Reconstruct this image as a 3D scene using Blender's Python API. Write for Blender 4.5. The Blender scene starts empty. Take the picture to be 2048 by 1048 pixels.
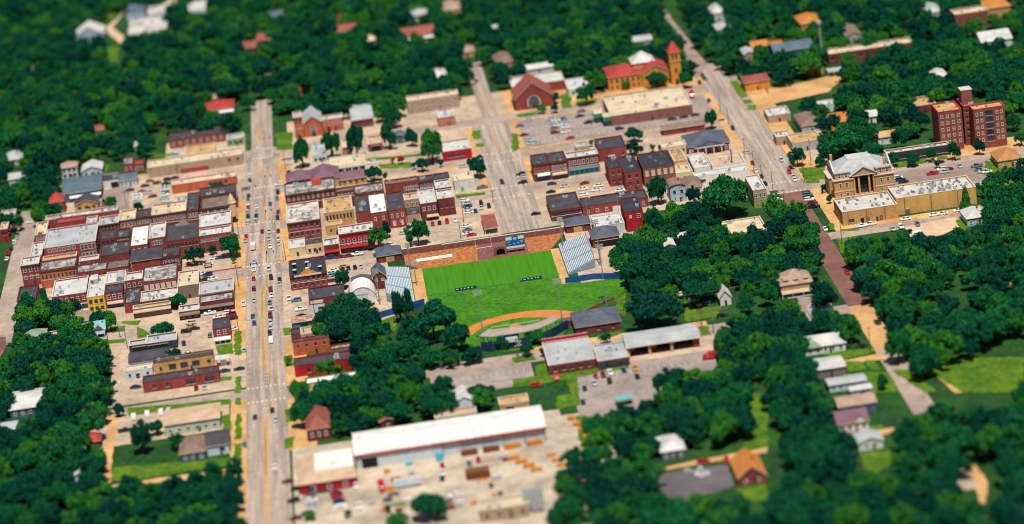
import bpy, bmesh, math, random
from mathutils import Vector, Matrix
random.seed(11)
PI = math.pi
scene = bpy.context.scene
COL = scene.collection

# ------------------------------------------------------------------ camera
PITCH, ROLL, YAW, DIST = math.radians(18.15), math.radians(7.6), math.radians(2.58), 1364.0
fh = Vector((math.sin(YAW), math.cos(YAW), 0)); rt = Vector((math.cos(YAW), -math.sin(YAW), 0))
fw = fh*math.cos(PITCH) + Vector((0, 0, -math.sin(PITCH))); up = rt.cross(fw)
R_ = rt*math.cos(ROLL) - up*math.sin(ROLL); U_ = rt*math.sin(ROLL) + up*math.cos(ROLL)
cam = bpy.data.cameras.new('camera'); cam_o = bpy.data.objects.new('camera', cam); COL.objects.link(cam_o)
m = Matrix.Identity(4)
for i in range(3): m[i][0] = R_[i]; m[i][1] = U_[i]; m[i][2] = -fw[i]; m[i][3] = (-fw*DIST)[i]
cam_o.matrix_world = m
cam.sensor_width = 360.0; cam.lens = 360.0*6000/2048      # a long lens on a very large format
cam.clip_start = 10; cam.clip_end = 9000
cam.dof.use_dof = True; cam.dof.focus_distance = 1368.0; cam.dof.aperture_fstop = 0.112
scene.camera = cam_o

# ------------------------------------------------------------------ sky, sun, exposure
SUN_EL, SUN_AZ = math.radians(66), math.radians(176)      # azimuth from +y clockwise: sun behind the camera
w = bpy.data.worlds.new('World'); scene.world = w; w.use_nodes = True
nt = w.node_tree; bg = nt.nodes['Background']
sky = nt.nodes.new('ShaderNodeTexSky'); sky.sky_type = 'NISHITA'; sky.sun_disc = False
sky.sun_elevation = SUN_EL; sky.sun_rotation = SUN_AZ
nt.links.new(sky.outputs[0], bg.inputs[0]); bg.inputs[1].default_value = 0.05
sl = bpy.data.lights.new('sun', 'SUN'); sl.energy = 5.0; sl.angle = math.radians(0.5); sl.color = (1.0, .93, .82)
so = bpy.data.objects.new('sun', sl); COL.objects.link(so)
sd = Vector((math.sin(SUN_AZ)*math.cos(SUN_EL), math.cos(SUN_AZ)*math.cos(SUN_EL), math.sin(SUN_EL)))
so.rotation_euler = sd.to_track_quat('Z', 'Y').to_euler(); so.location = (0, -200, 400)
vs = scene.view_settings; vs.view_transform = 'Standard'; vs.look = 'None'; vs.exposure = 0.0; vs.gamma = 1.0
scene.cycles.use_denoising = True; scene.cycles.filter_width = 1.1; scene.cycles.max_bounces = 5; scene.cycles.diffuse_bounces = 3
scene.cycles.transparent_max_bounces = 4; scene.cycles.caustics_reflective = False; scene.cycles.caustics_refractive = False

# ------------------------------------------------------------------ survey data (metres)
GROUPS=[
('tree in the dark lower right thicket','trees of the lower right thicket'),
('tree in the grove right of the brick street','trees right of the brick street'),
('tree in the thicket below the fire station car park','trees of the thicket below the fire station'),
('tree in the dark lower left thicket','trees of the lower left thicket'),
('tree in the dense grove right of the stadium','trees of the grove right of the stadium'),
('tree in the dark belt along the bottom left edge','trees along the bottom left edge'),
('tree behind the churches between the side street and the avenue','trees behind the churches'),
('tree in the dark wood north-west of the town','trees of the north-west wood'),
('tree in the upper right neighbourhood around the school','trees of the upper right neighbourhood'),
('tree in the thicket behind the white warehouse','trees behind the white warehouse'),
('tree around the white house on the country road','trees by the country road')]
B=[
{'x':-219.6,'y':250.6,'w':8.5,'d':9,'h':6.2,'wall':'white','roof':'shin_tan','label':'white two-storey house with a brown hip roof at the edge of the wood','name':'house','cat':'house','kind':'hip','win':[(4.6,3,1.6,1.7,'d'),(1.6,3,1.6,1.7,'d')]},
{'x':-208.5,'y':247,'w':10.5,'d':13,'h':3.8,'wall':'pale','roof':'white','label':'low white-roofed gable house next to the two-storey white house','name':'house','cat':'house','kind':'gable_y','win':[(1.9,3,1.2,1.3,'d')]},
{'x':-186.5,'y':244,'w':5.5,'d':14.7,'h':5,'wall':'brick','roof':'patch','label':'small red brick building with a stained white roof behind the long pale shop','name':'brick_building','cat':'building','win':[(2.6,2,1.1,1.9,'w')]},
{'x':-180.9,'y':243.1,'w':5.6,'d':10.5,'h':4.2,'wall':'brick','roof':'redroof','label':'low red brick annexe with red roof patches beside the long pale shop','name':'brick_building','cat':'building','win':[(2.2,3,1.1,1.9,'w')]},
{'x':-172.8,'y':227.9,'w':50.1,'d':13.8,'h':5.8,'wall':'stone','roof':'cream','label':'long grey-tan shop with a pale roof and a red mural along its wall','name':'shop','cat':'shop','win':[(3.6,2,1.4,1.6,'d',0.82,1)],'mural':(0.34,0.61,0.2,2.6),'acs':3},
{'x':-153.5,'y':247,'w':15.9,'d':18.2,'h':4.5,'wall':'tan','roof':'tanroof','label':'flat tan-roofed block behind the long shop with the mural','name':'shop','cat':'shop','acs':1},
{'x':-162.7,'y':279.8,'w':30.3,'d':15.2,'h':5,'wall':'brick','roof':'dark','label':'long dark-roofed red brick building at the top of the main street','name':'brick_building','cat':'building','win':[(2.6,8,1.5,1.7,'w')]},
{'x':-131.4,'y':267.6,'w':9,'d':10.8,'h':4,'wall':'green','roof':'lgrey','label':'low green-walled building beside the dark-roofed brick one','name':'shop','cat':'shop','win':[(2,3,1.5,1.5,'d')]},
{'x':-159.4,'y':191.2,'w':33.4,'d':9.7,'h':5,'wall':'orange','roof':'cream','label':'narrow white-roofed orange brick shop along the car park','name':'shop','cat':'shop','win':[(2.6,4,1.4,1.8,'d',0.55,0.88)],'acs':2},
{'x':-216.8,'y':203.7,'w':20.3,'d':29.2,'h':5,'wall':'bluewall','roof':'bluemetal','label':'blue-grey metal-roofed garage with a white front awning','name':'garage','cat':'garage','kind':'gable_x','rise':1.2,'win':[(2,7,2.4,2.6,'d',0.2,1)],'awn':('white',0.2,1,3.6)},
{'x':-196.4,'y':219.4,'w':8.6,'d':14.2,'h':4.6,'wall':'white','roof':'dark','label':'white workshop with a dark roof and a wide black garage door','name':'workshop','cat':'workshop','door':(0.5,0.95,3.4,'black')},
{'x':-187.4,'y':218,'w':8.8,'d':12,'h':3.8,'wall':'pale','roof':'bluemetal','label':'pale blue house with grey roof beside the black garage door','name':'house','cat':'house','kind':'gable_x','win':[(1.9,4,1.1,1.4,'w')]},
{'x':-221.8,'y':186.5,'w':7.4,'d':9,'h':6.5,'wall':'brick','roof':'redroof','label':'narrow brick house with a red hip roof and white window trim','name':'house','cat':'house','kind':'hip','rise':4,'win':[(4.8,2,1.6,2.2,'w'),(1.6,2,1.4,1.8,'w')]},
{'x':-209,'y':183.8,'w':11.7,'d':12,'h':3.8,'wall':'tan','roof':'dark','label':'tan gabled shop with a dark shallow roof north of the brick row','name':'shop','cat':'shop','kind':'gable_y','rise':2.2,'win':[(1.9,3,1.8,1.6,'d')]},
{'x':-221.9,'y':155.5,'w':36.3,'d':7.8,'h':6.5,'wall':'brick','roof':'patchw','label':'long white-roofed building at the back of the north brick row','name':'shop','cat':'shop','acs':3},
{'x':-225.7,'y':131.8,'w':5.7,'d':21.6,'h':6.5,'wall':'brick','roof':'cream','label':'cream-roofed corner shop with a rounded brick parapet','name':'shop','cat':'shop','win':[(4.8,3,1.1,1.7,'a')],'arch':True},
{'x':-216.1,'y':144.9,'w':15.2,'d':9,'h':7,'wall':'brick','roof':'redroof','label':'brick shop with a rust red roof west of the white patch','name':'shop','cat':'shop'},
{'x':-200.3,'y':138.3,'w':5.3,'d':10.3,'h':7,'wall':'brick','roof':'white','label':'narrow white-roofed brick shop beside the rust red roof','name':'shop','cat':'shop'},
{'x':-193.25,'y':124.7,'w':9.95,'d':13.8,'h':9,'wall':'brick','roof':'lgrey','label':'grey-roofed brick block with round arched upper windows','name':'brick_building','cat':'building','win':[(6.8,5,1.8,2.2,'t')],'acs':3,'cornice':True},
{'x':-183,'y':127.3,'w':7.9,'d':16.7,'h':9,'wall':'orange','roof':'cream','label':'cream-roofed orange brick shop in the north row','name':'shop','cat':'shop','win':[(6.6,4,1.4,2,'w')],'cornice':True},
{'x':-175,'y':128.2,'w':7.6,'d':12.9,'h':9,'wall':'brick','roof':'dark','label':'dark-roofed brick shop between two cream roofs','name':'shop','cat':'shop','win':[(6.6,5,1.1,2,'a')],'cornice':True},
{'x':-167.2,'y':128.3,'w':17.1,'d':18.2,'h':9,'wall':'brick','roof':'cream','label':'large cream-roofed brick block in the north row','name':'brick_building','cat':'building','win':[(6.6,9,1.1,2,'a')],'acs':3,'cornice':True},
{'x':-157.4,'y':155.2,'w':7.6,'d':13.3,'h':5,'wall':'lgreyw','roof':'patchw','label':'mottled pale roof of a rear annexe beside the car park','name':'annexe','cat':'annexe'},
{'x':-149.7,'y':126.8,'w':5.75,'d':31.1,'h':9,'wall':'brick','roof':'dark','label':'dark-roofed brick shop with rear skylights near the turret','name':'shop','cat':'shop','win':[(6.6,4,1.1,2,'w')],'acs':3,'cornice':True},
{'x':-142.5,'y':125,'w':16.1,'d':20,'h':9.4,'wall':'brickd','roof':'brownroof','label':'brown-roofed brick corner block with a white conical turret','name':'brick_building','cat':'building','win':[(6.8,8,1.1,2,'a')],'acs':2,'cornice':True,'turret':True,'sw':[(6.8,6,1,1.9,'a'),(2.4,5,1.6,2.2,'d')]},
{'x':-143.85,'y':150.4,'w':18.35,'d':15.2,'h':8.5,'wall':'brickd','roof':'dark','label':'black-roofed block behind the turret corner on the main street','name':'brick_building','cat':'building','acs':4,'sw':[(6,4,1,1.8,'w')]},
{'x':-225,'y':92.6,'w':5.65,'d':21.9,'h':8,'wall':'brick','roof':'white','label':'white-roofed corner building beside the western street','name':'brick_building','cat':'building','acs':2},
{'x':-218.5,'y':97.2,'w':25.15,'d':31.1,'h':9.5,'wall':'brick','roof':'lgrey','label':'large pale grey flat-roofed brick block with tall white-framed windows','name':'brick_building','cat':'building','win':[(7.4,4,1.7,2.6,'w',0.7,1),(3.2,4,1.7,2.6,'w',0.7,1),(8,6,1.6,1.6,'w',0.05,0.62)],'vents':9},
{'x':-219.25,'y':90.6,'w':16.35,'d':6.54,'h':5.5,'wall':'brick','roof':'tanroof','label':'low tan ribbed roof in front of the large grey-roofed block','name':'shop','cat':'shop'},
{'x':-192.3,'y':106.3,'w':7.7,'d':14.9,'h':7,'wall':'brick','roof':'dark','label':'black tar-roofed shop east of the large grey-roofed block','name':'shop','cat':'shop','win':[(5,3,1.8,2,'d')]},
{'x':-184.3,'y':105.2,'w':6.7,'d':14.1,'h':7,'wall':'brickd','roof':'dark','label':'second black tar-roofed shop with white roof hatches','name':'shop','cat':'shop','win':[(5,4,1,1.8,'w')],'acs':2},
{'x':-191.4,'y':84,'w':14.1,'d':19.9,'h':5.5,'wall':'brickd','roof':'dark','label':'low black roof with a white ladder line below the tar-roofed shops','name':'shop','cat':'shop','acs':3},
{'x':-176.2,'y':79.5,'w':8.8,'d':32.9,'h':9.5,'wall':'brick','roof':'bright','label':'bright white membrane roof stepping forward of its neighbour in the south row','name':'brick_building','cat':'building','win':[(7,3,1.1,1.9,'w')]},
{'x':-167.3,'y':87.9,'w':7.9,'d':24.3,'h':9.5,'wall':'brick','roof':'white','label':'white-roofed brick building with a triple white window','name':'brick_building','cat':'building','win':[(7,4,1.1,2,'w',0.1,0.8)],'vents':3},
{'x':-158.7,'y':76.9,'w':15.7,'d':29.3,'h':10,'wall':'brick','roof':'dark','label':'dark-roofed brick hall with a small pyramid at the rear','name':'brick_building','cat':'building','win':[(7.4,9,1,1.8,'d')],'vents':6,'pyramid':True},
{'x':-143,'y':92.7,'w':15.4,'d':21.3,'h':10,'wall':'brick','roof':'white','label':'white-roofed brick corner block with ball finials by the main street','name':'brick_building','cat':'building','win':[(7.4,7,1,1.8,'w')],'finials':True,'sw':[(7.4,5,1,1.8,'w'),(3,5,1.6,2.2,'d')]},
{'x':-143,'y':81.7,'w':15.4,'d':11,'h':9,'wall':'brick','roof':'white','label':'long brick corner block with a narrow white roof behind the street trees','name':'brick_building','cat':'building','win':[(6.6,9,1.1,1.7,'a')],'sw':[(6.6,3,1,1.8,'w')]},
{'x':-175.4,'y':62.7,'w':14.1,'d':16.74,'h':7.2,'wall':'brick','roof':'dark','label':'hall with a broad black hipped roof and brick front in the south row','name':'hall','cat':'hall','kind':'hip','rise':2.2},
{'x':-160.6,'y':57.7,'w':8.4,'d':15.6,'h':8.5,'wall':'brickd','roof':'dark','label':'dark red brick front with a small arched crest and white arches','name':'brick_building','cat':'building','win':[(6.2,5,1.2,2,'a')],'arch':True,'cornice':True},
{'x':-200.8,'y':77.1,'w':9.3,'d':7.1,'h':6.5,'wall':'brick','roof':'patchw','label':'small stained white roof between the brick shops of the front row','name':'shop','cat':'shop'},
{'x':-227.7,'y':70.8,'w':8.8,'d':12.8,'h':10.5,'wall':'brick','roof':'white','label':'tall dark red corner block with two rows of arched windows','name':'brick_building','cat':'building','win':[(8.2,3,1.4,2.4,'a'),(4.6,3,1.3,2,'a')],'cornice':True,'acs':1},
{'x':-218.5,'y':62.8,'w':17.3,'d':14.6,'h':9,'wall':'orange','roof':'patch','label':'long brick front with a row of arched tan-trimmed windows','name':'brick_building','cat':'building','win':[(5.8,9,1.3,2.2,'t')],'cornice':True,'acs':4},
{'x':-201.1,'y':57.5,'w':14.3,'d':12.4,'h':7,'wall':'brick','roof':'patch','label':'grey-roofed brick shop east of the arched window row','name':'shop','cat':'shop','win':[(4.4,6,1,1.6,'d')],'acs':3},
{'x':-186.4,'y':53.5,'w':10.5,'d':12.8,'h':8,'wall':'brick','roof':'brownroof','label':'brick building with a dark red front and brown roof behind the yellow shop','name':'brick_building','cat':'building','win':[(5.6,6,1,1.7,'w')],'acs':2},
{'x':-227.5,'y':32.3,'w':8.95,'d':20.8,'h':5.8,'wall':'brick','roof':'dark','label':'small brick building with a patched black roof by the western street','name':'brick_building','cat':'building','win':[(3.6,3,1.1,1.6,'w')]},
{'x':-218.45,'y':34,'w':2.95,'d':15.8,'h':4.6,'wall':'brickd','roof':'dark','label':'narrow dark lean-to beside the small black-roofed brick building','name':'annexe','cat':'annexe'},
{'x':-210.3,'y':22.6,'w':15.8,'d':24.9,'h':8.2,'wall':'brick','roof':'white','label':'white-roofed brick shop with six upper windows and a white shopfront','name':'shop','cat':'shop','win':[(5.8,6,1.1,1.9,'w')],'store':('white',0.62,1),'acs':2},
{'x':-193.8,'y':14.2,'w':7.9,'d':30.8,'h':8.2,'wall':'yellow','roof':'white','label':'yellow two-storey shop with three dark upper windows','name':'shop','cat':'shop','win':[(5.8,3,1.5,1.9,'d'),(2.4,3,1.5,1.8,'d')],'penthouse':True},
{'x':-185.9,'y':18.8,'w':8.3,'d':11.44,'h':7.6,'wall':'brick','roof':'dark','label':'narrow brick shop with three white-framed windows and a tan awning','name':'shop','cat':'shop','win':[(5.4,3,1.5,2.2,'w')],'awn':('tan',0.05,0.95,3.4),'store':('dark',0.05,0.95)},
{'x':-185.7,'y':30.3,'w':8.8,'d':16.8,'h':8.4,'wall':'lgreyw','roof':'white','label':'white building with a grey domed skylight behind the narrow brick shop','name':'brick_building','cat':'building','dome':True},
{'x':-176.8,'y':29.6,'w':8.2,'d':11.7,'h':8.6,'wall':'brick','roof':'white','label':'brick back wall with three white windows above a low black roof','name':'brick_building','cat':'building','win':[(6.2,3,1.3,1.9,'w')]},
{'x':-177,'y':7.2,'w':7.5,'d':21.7,'h':5,'wall':'brick','roof':'dark','label':'low black roof crowded with white roof units','name':'shop','cat':'shop','acs':7},
{'x':-168.5,'y':22.3,'w':16,'d':24.1,'h':8.8,'wall':'brick','roof':'patch','label':'large weathered grey roof over a brick wall with shuttered windows','name':'brick_building','cat':'building','win':[(6.2,6,1.8,2.2,'b')],'acs':7},
{'x':-169.4,'y':6.2,'w':16.9,'d':14.9,'h':5,'wall':'brick','roof':'patchw','label':'low dirty white roof in front of the shuttered brick wall','name':'shop','cat':'shop','acs':3},
{'x':-172.7,'y':-1.8,'w':17.1,'d':5.3,'h':4.6,'wall':'greybrown','roof':'tanroof','label':'loading dock shed with a tan canopy and grey-brown wall','name':'warehouse','cat':'warehouse','awn':('tan',0,1,4),'door':(0.52,0.68,2.8,'grey')},
{'x':-152.4,'y':16,'w':9.65,'d':22,'h':6.5,'wall':'greybrown','roof':'cream','label':'cream-roofed block with a plain grey side wall','name':'shop','cat':'shop','acs':1},
{'x':-142.65,'y':4.3,'w':15.85,'d':17.8,'h':5,'wall':'stone','roof':'lgrey','label':'plain pale grey flat roof facing the main street','name':'shop','cat':'shop'},
{'x':-142.25,'y':-8.7,'w':15.35,'d':10.4,'h':5.2,'wall':'brickd','roof':'patch','label':'shop with a white-splashed roof and brown shingle awning','name':'shop','cat':'shop','awn':('shingle',0,1,3.6),'win':[(1.9,6,1.6,1.9,'d')],'acs':2},
{'x':-151.7,'y':-13.6,'w':9.35,'d':8.8,'h':4,'wall':'brickd','roof':'white','label':'small white-roofed shop with a shingle awning beside the parked cars','name':'shop','cat':'shop','awn':('shingle',0,1,3.4),'win':[(1.8,3,1.5,1.7,'d')],'acs':1},
{'x':-135.6,'y':-53.4,'w':7.4,'d':14.4,'h':7,'wall':'brick','roof':'dark','label':'tall narrow brick building with four white windows near the grass verge','name':'brick_building','cat':'building','win':[(5.2,2,1.3,1.9,'w',0.1,0.9),(2.2,2,1.3,1.9,'w',0.1,0.9)],'porch':'white'},
{'x':-165.1,'y':-50.7,'w':13.3,'d':10.9,'h':4,'wall':'dark','roof':'lgrey','label':'long grey metal shed with a dark open front','name':'shed','cat':'shed','door':(0.02,0.7,3,'black')},  # black door panel paints in the shade of the open front
{'x':-172.9,'y':-50.1,'w':7.6,'d':6.7,'h':4,'wall':'dark','roof':'lgrey','label':'short pale shed joined to the dark open-fronted shed','name':'shed','cat':'shed','door':(0.2,0.98,3,'black')},  # open-front shade painted as a black door panel here too
{'x':-171.8,'y':-73.3,'w':16.4,'d':14,'h':3.8,'wall':'pale','roof':'dark','label':'black-roofed shed behind the tan garage','name':'shed','cat':'shed','kind':'gable_x','rise':1.5},
{'x':-173.8,'y':-83,'w':12.1,'d':7,'h':3.8,'wall':'pale','roof':'cream','label':'low white-walled building beside the tan garage','name':'workshop','cat':'workshop','win':[(1.8,3,1,1.2,'d')],'door':(0.4,0.52,2.4,'black')},
{'x':-161,'y':-82.6,'w':25.7,'d':6.7,'h':5.6,'wall':'tan','roof':'dark','label':'tan garage with three large dark windows','name':'garage','cat':'garage','win':[(2.8,3,3.2,2.6,'d',0.2,0.8),(2.4,1,1.1,1.8,'d',0.02,0.18),(2.8,1,1.6,1.6,'d',0.85,1)],'acs':1},
{'x':-134.8,'y':-84.9,'w':6.6,'d':4.8,'h':4,'wall':'white','roof':'white','label':'white flat canopy on posts beside the tan garage','name':'canopy','cat':'canopy','kind':'canopy'},
{'x':-165.1,'y':-103,'w':32.2,'d':8.2,'h':4.8,'wall':'brick','roof':'dark','label':'long low red brick building with a dark roof','name':'brick_building','cat':'building','win':[(2.2,2,4,2.2,'d',0.5,1),(2.4,2,1.6,1.6,'d',0.05,0.4)],'acs':1},
{'x':-195,'y':-20.1,'w':10.2,'d':10,'h':3.6,'wall':'brick','roof':'teal','label':'small brick house with a teal metal roof and blue porch','name':'house','cat':'house','kind':'gable_x','rise':2.4,'porch':'teal','fgable':True,'win':[(1.8,4,1,1.6,'w')]},
{'x':-199.3,'y':-5.2,'w':6.1,'d':13,'h':3.8,'wall':'greybrown','roof':'shin_tan','label':'grey-brown hip-roofed house half hidden by trees','name':'house','cat':'house','kind':'hip'},
{'x':-220.9,'y':-20.7,'w':9.3,'d':13,'h':3.6,'wall':'brick','roof':'shin_green','label':'brick house with a grey-green hip roof','name':'house','cat':'house','kind':'hip','win':[(1.8,4,1,1.4,'w')]},
{'x':-211.5,'y':-18.1,'w':8.8,'d':5.1,'h':3.6,'wall':'brick','roof':'white','label':'brick garage with a white flat roof beside the green hip roof','name':'garage','cat':'garage'},
{'x':-220.5,'y':-110.3,'w':13.1,'d':22,'h':4,'wall':'bluewall','roof':'white','label':'white-roofed house under trees at the western edge','name':'house','cat':'house','kind':'gable_x','rise':1.8,'win':[(2,4,1.2,1.3,'w')]},
{'x':-222.6,'y':-131.6,'w':6.3,'d':9,'h':3.5,'wall':'bluewall','roof':'lgrey','label':'small grey-roofed house deep in the dark trees','name':'house','cat':'house','kind':'gable_x','rise':1.4},
{'x':-154.6,'y':-157.9,'w':22.3,'d':16.8,'h':4.8,'wall':'palegreen','roof':'tanroof2','label':'long low building with a tan roof and pale green front','name':'shop','cat':'shop','win':[(2.2,6,1.6,1.4,'w')],'kind':'gable_x','rise':0.8},
{'x':-147.7,'y':-190.3,'w':10.1,'d':17,'h':4,'wall':'bluewall','roof':'shin_brown','label':'house with a broad brown hip roof near the lawn','name':'house','cat':'house','kind':'hip','rise':2.8,'win':[(2,3,1.2,1.5,'w')]},
{'x':-137.2,'y':-186.9,'w':8.7,'d':16,'h':4.2,'wall':'pale','roof':'dark','label':'white addition with a dark grey roof facing the main street','name':'house','cat':'house','kind':'gable_x','rise':1.6,'win':[(2.2,1,2,1.6,'d',0.4,1)]},
{'x':-186.3,'y':-159.8,'w':5.6,'d':8,'h':3.4,'wall':'brickd','roof':'redroof','label':'small dark red cottage beside the dirt lane','name':'house','cat':'house','kind':'hip'},
{'x':-189.2,'y':-194.1,'w':4.6,'d':7,'h':3.2,'wall':'pale','roof':'lgrey','label':'small pale blue shed at the bend of the dirt lane','name':'shed','cat':'shed','kind':'gable_y'},
{'x':-97.1,'y':-188.1,'w':8.8,'d':20,'h':5.4,'wall':'brickd','roof':'redbrown','label':'tall house with a red-brown hip roof beside the main street','name':'house','cat':'house','kind':'hip','rise':4,'win':[(3,3,1.2,1.8,'w')]},
{'x':-68.4,'y':-186.2,'w':6.3,'d':8,'h':3.4,'wall':'brickd','roof':'redbrown','label':'tiny dark red gabled cottage behind the white warehouse','name':'house','cat':'house','kind':'gable_y','win':[(1.6,1,1.2,1.2,'w')]},
{'x':-39.1,'y':-182,'w':9.7,'d':13,'h':4.6,'wall':'pale','roof':'white','label':'white gabled house behind the warehouse roof','name':'house','cat':'house','kind':'gable_y','rise':2.6,'win':[(2.4,2,1.1,1.4,'w')]},
{'x':-46.9,'y':-190.9,'w':16.7,'d':7.7,'h':3.2,'wall':'stone','roof':'tanroof2','label':'low tan-roofed shed between the white house and the warehouse','name':'shed','cat':'shed'},
{'x':-20.9,'y':-188.5,'w':11.8,'d':8.6,'h':3.8,'wall':'tan','roof':'tanroof','label':'tan-roofed workshop at the corner of the lumber yard','name':'workshop','cat':'workshop','door':(0.2,0.5,2.8,'black')},
{'x':-36.7,'y':-294.7,'w':17.8,'d':9.2,'h':5,'wall':'stone','roof':'cream','label':'pale flat-roofed building at the bottom edge beside the tanks','name':'workshop','cat':'workshop','win':[(2.4,4,1.2,1.4,'d')]},
{'x':33.9,'y':-262.3,'w':8.8,'d':15,'h':4,'wall':'bluewall','roof':'white','label':'white hip-roofed house among the lower trees','name':'house','cat':'house','kind':'hip','rise':2.2,'win':[(2,3,1.2,1.5,'w')]},
{'x':57.5,'y':-296.6,'w':10,'d':18,'h':3.4,'wall':'brick','roof':'orangeroof','label':'brick house with a bright orange gable roof','name':'house','cat':'house','kind':'gable_y','rise':3.8,'win':[(1.7,2,1.2,1.4,'w')]},
{'x':100.8,'y':-261.5,'w':11.4,'d':11,'h':4,'wall':'white','roof':'purple','label':'white house with a slate purple roof and front gables','name':'house','cat':'house','kind':'gable_x','rise':3,'fgable':True,'win':[(2,4,1,1.6,'d')]},
{'x':104.2,'y':-245.8,'w':14.2,'d':10,'h':4.6,'wall':'bluewall','roof':'shin_tan','label':'tan-roofed house behind the slate purple roof','name':'house','cat':'house','kind':'gable_x','rise':1.6},
{'x':104.7,'y':-280.8,'w':9.1,'d':9,'h':3.2,'wall':'white','roof':'lgrey','label':'white garage with two small round windows','name':'garage','cat':'garage','kind':'gable_y','rise':1.7,'win':[(1.9,2,0.8,1,'d',0.15,0.85)]},
{'x':106.8,'y':-102.2,'w':13.8,'d':14,'h':5.6,'wall':'stone','roof':'shin_tan','label':'tan hip-roofed house with three dormers','name':'house','cat':'house','kind':'hip','rise':4.4,'dormers':3,'porch':'tan','win':[(1.8,5,1.1,1.6,'d')]},
{'x':104.1,'y':-175,'w':16.2,'d':13,'h':3.4,'wall':'white','roof':'white','label':'white house with a green and white hip roof','name':'house','cat':'house','kind':'hip','rise':2.6,'win':[(1.7,5,0.9,1.4,'d')],'greenpatch':True},
{'x':104.1,'y':-201.6,'w':11,'d':12,'h':3.6,'wall':'greybrown','roof':'white','label':'white-roofed shed with a brown side wall','name':'shed','cat':'shed','kind':'gable_x','rise':0.8},
{'x':105.6,'y':-218.2,'w':14.4,'d':7,'h':3,'wall':'pale','roof':'lgrey','label':'long white mobile home beside the country road','name':'mobile_home','cat':'mobile home','kind':'gable_x','rise':0.5,'win':[(1.7,5,1,0.9,'d')]},
{'x':112.5,'y':-226.6,'w':8,'d':4.5,'h':2.8,'wall':'pale','roof':'white','label':'short white mobile home nearest the country road','name':'mobile_home','cat':'mobile home','kind':'gable_x','rise':0.4,'win':[(1.6,3,0.9,0.8,'d')]},
{'x':80.8,'y':-100.7,'w':4.7,'d':10,'h':3.8,'wall':'white','roof':'white','label':'small white gabled garage by the fenced yard','name':'garage','cat':'garage','kind':'gable_y','rise':2.8},
{'x':68.7,'y':-86.9,'w':3.7,'d':5,'h':2.6,'wall':'greybrown','roof':'rust','label':'rusty-roofed shed in the fenced yard','name':'shed','cat':'shed','kind':'gable_x','rise':0.6},
{'x':64.5,'y':-85.4,'w':3.5,'d':4.5,'h':2.3,'wall':'stone','roof':'cream','label':'low cream-topped shelter beside the rusty shed','name':'shelter','cat':'shelter','kind':'canopy'},
{'x':17.8,'y':-111.2,'w':19.1,'d':19,'h':3.8,'wall':'brickd','roof':'slate','label':'dark brick concession building with a slate grey hip roof','name':'concession_building','cat':'building','kind':'hip','rise':3.8,'win':[(1.7,3,1.2,1.2,'d')]},
{'x':-100.9,'y':4.8,'w':16.7,'d':23.7,'h':7,'wall':'brick','roof':'black','label':'red brick hall with a black roof and a tan brick pediment','name':'brick_building','cat':'building','win':[(5,7,1.1,1.9,'d'),(2,6,1.1,1.9,'d')],'pediment':'tan','dormv':5,'cornice':True,'acs':1},
{'x':-93,'y':-25,'w':15.9,'d':16.1,'h':4.6,'wall':'brickd','roof':'dark','label':'low black-roofed workshop behind the white block','name':'workshop','cat':'workshop'},
{'x':-93,'y':-31.3,'w':6.6,'d':6.24,'h':4.2,'wall':'pale','roof':'rust','label':'white block with a rusty parapet beside the car park','name':'workshop','cat':'workshop','win':[(2,1,2.2,1.4,'d',0.5,1)]},
{'x':-101,'y':-47.9,'w':15.6,'d':7,'h':2.8,'wall':'bluewall','roof':'rust','label':'long low shed with a rust and white corrugated roof','name':'shed','cat':'shed','kind':'gable_x','rise':0.5},
{'x':-73.1,'y':-11.6,'w':8.7,'d':12,'h':3.6,'wall':'brickd','roof':'slate','label':'ticket pavilion with a slate hip roof behind the arched white barn','name':'pavilion','cat':'pavilion','kind':'hip','rise':2.6},
{'x':-63.6,'y':-11.5,'w':5.8,'d':12,'h':6.4,'wall':'brickd','roof':'slate','label':'gabled brick gatehouse beside the home bleachers','name':'gatehouse','cat':'gatehouse','kind':'gable_y','rise':2.6,'win':[(4.6,2,1,1.2,'w')]},
{'x':-101.2,'y':-84.6,'w':15.7,'d':4.4,'h':6.4,'wall':'orange','roof':'dark','label':'two-storey orange brick shop with a tarred roof beside the main street','name':'shop','cat':'shop','win':[(4.2,4,1,1.4,'d')],'acs':1},
{'x':-85.4,'y':-93.1,'w':17.3,'d':5.2,'h':3.8,'wall':'greybrown','roof':'rust','label':'low rust-streaked extension behind the orange brick shop','name':'annexe','cat':'annexe'},
{'x':-101.1,'y':-111.3,'w':24.1,'d':10.3,'h':5,'wall':'red','roof':'dark','label':'long red painted shop with a black tar roof beside the main street','name':'shop','cat':'shop','win':[(2.4,3,1.6,1.8,'d',0.15,0.7)]},
{'x':-101.9,'y':-66.7,'w':4.1,'d':7.5,'h':4,'wall':'brickd','roof':'dark','label':'tiny dark red brick shop on the main street','name':'shop','cat':'shop'},
{'x':-97.7,'y':-66.7,'w':5.1,'d':9.5,'h':3.2,'wall':'stone','roof':'tanroof2','label':'low tan-roofed annexe beside the tiny dark red shop','name':'annexe','cat':'annexe'},
{'x':-84.3,'y':-58.1,'w':7.8,'d':3.4,'h':3,'wall':'stone','roof':'tanroof2','label':'tan flat roof showing between the trees east of the main street','name':'shed','cat':'shed'},
{'x':-96.7,'y':-133.6,'w':21.2,'d':7.3,'h':4.6,'wall':'cream','roof':'bright','label':'low cream building with a bright white roof among trees','name':'shop','cat':'shop','win':[(2.2,3,1,1.3,'d',0.7,1)]},
{'x':-100.2,'y':171.2,'w':12.1,'d':14,'h':4,'wall':'dark','roof':'purple','label':'restaurant wing with a purple-brown hip roof on the main street','name':'restaurant','cat':'restaurant','kind':'hip','rise':3,'win':[(1.8,5,1.6,1.6,'d')]},
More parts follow.
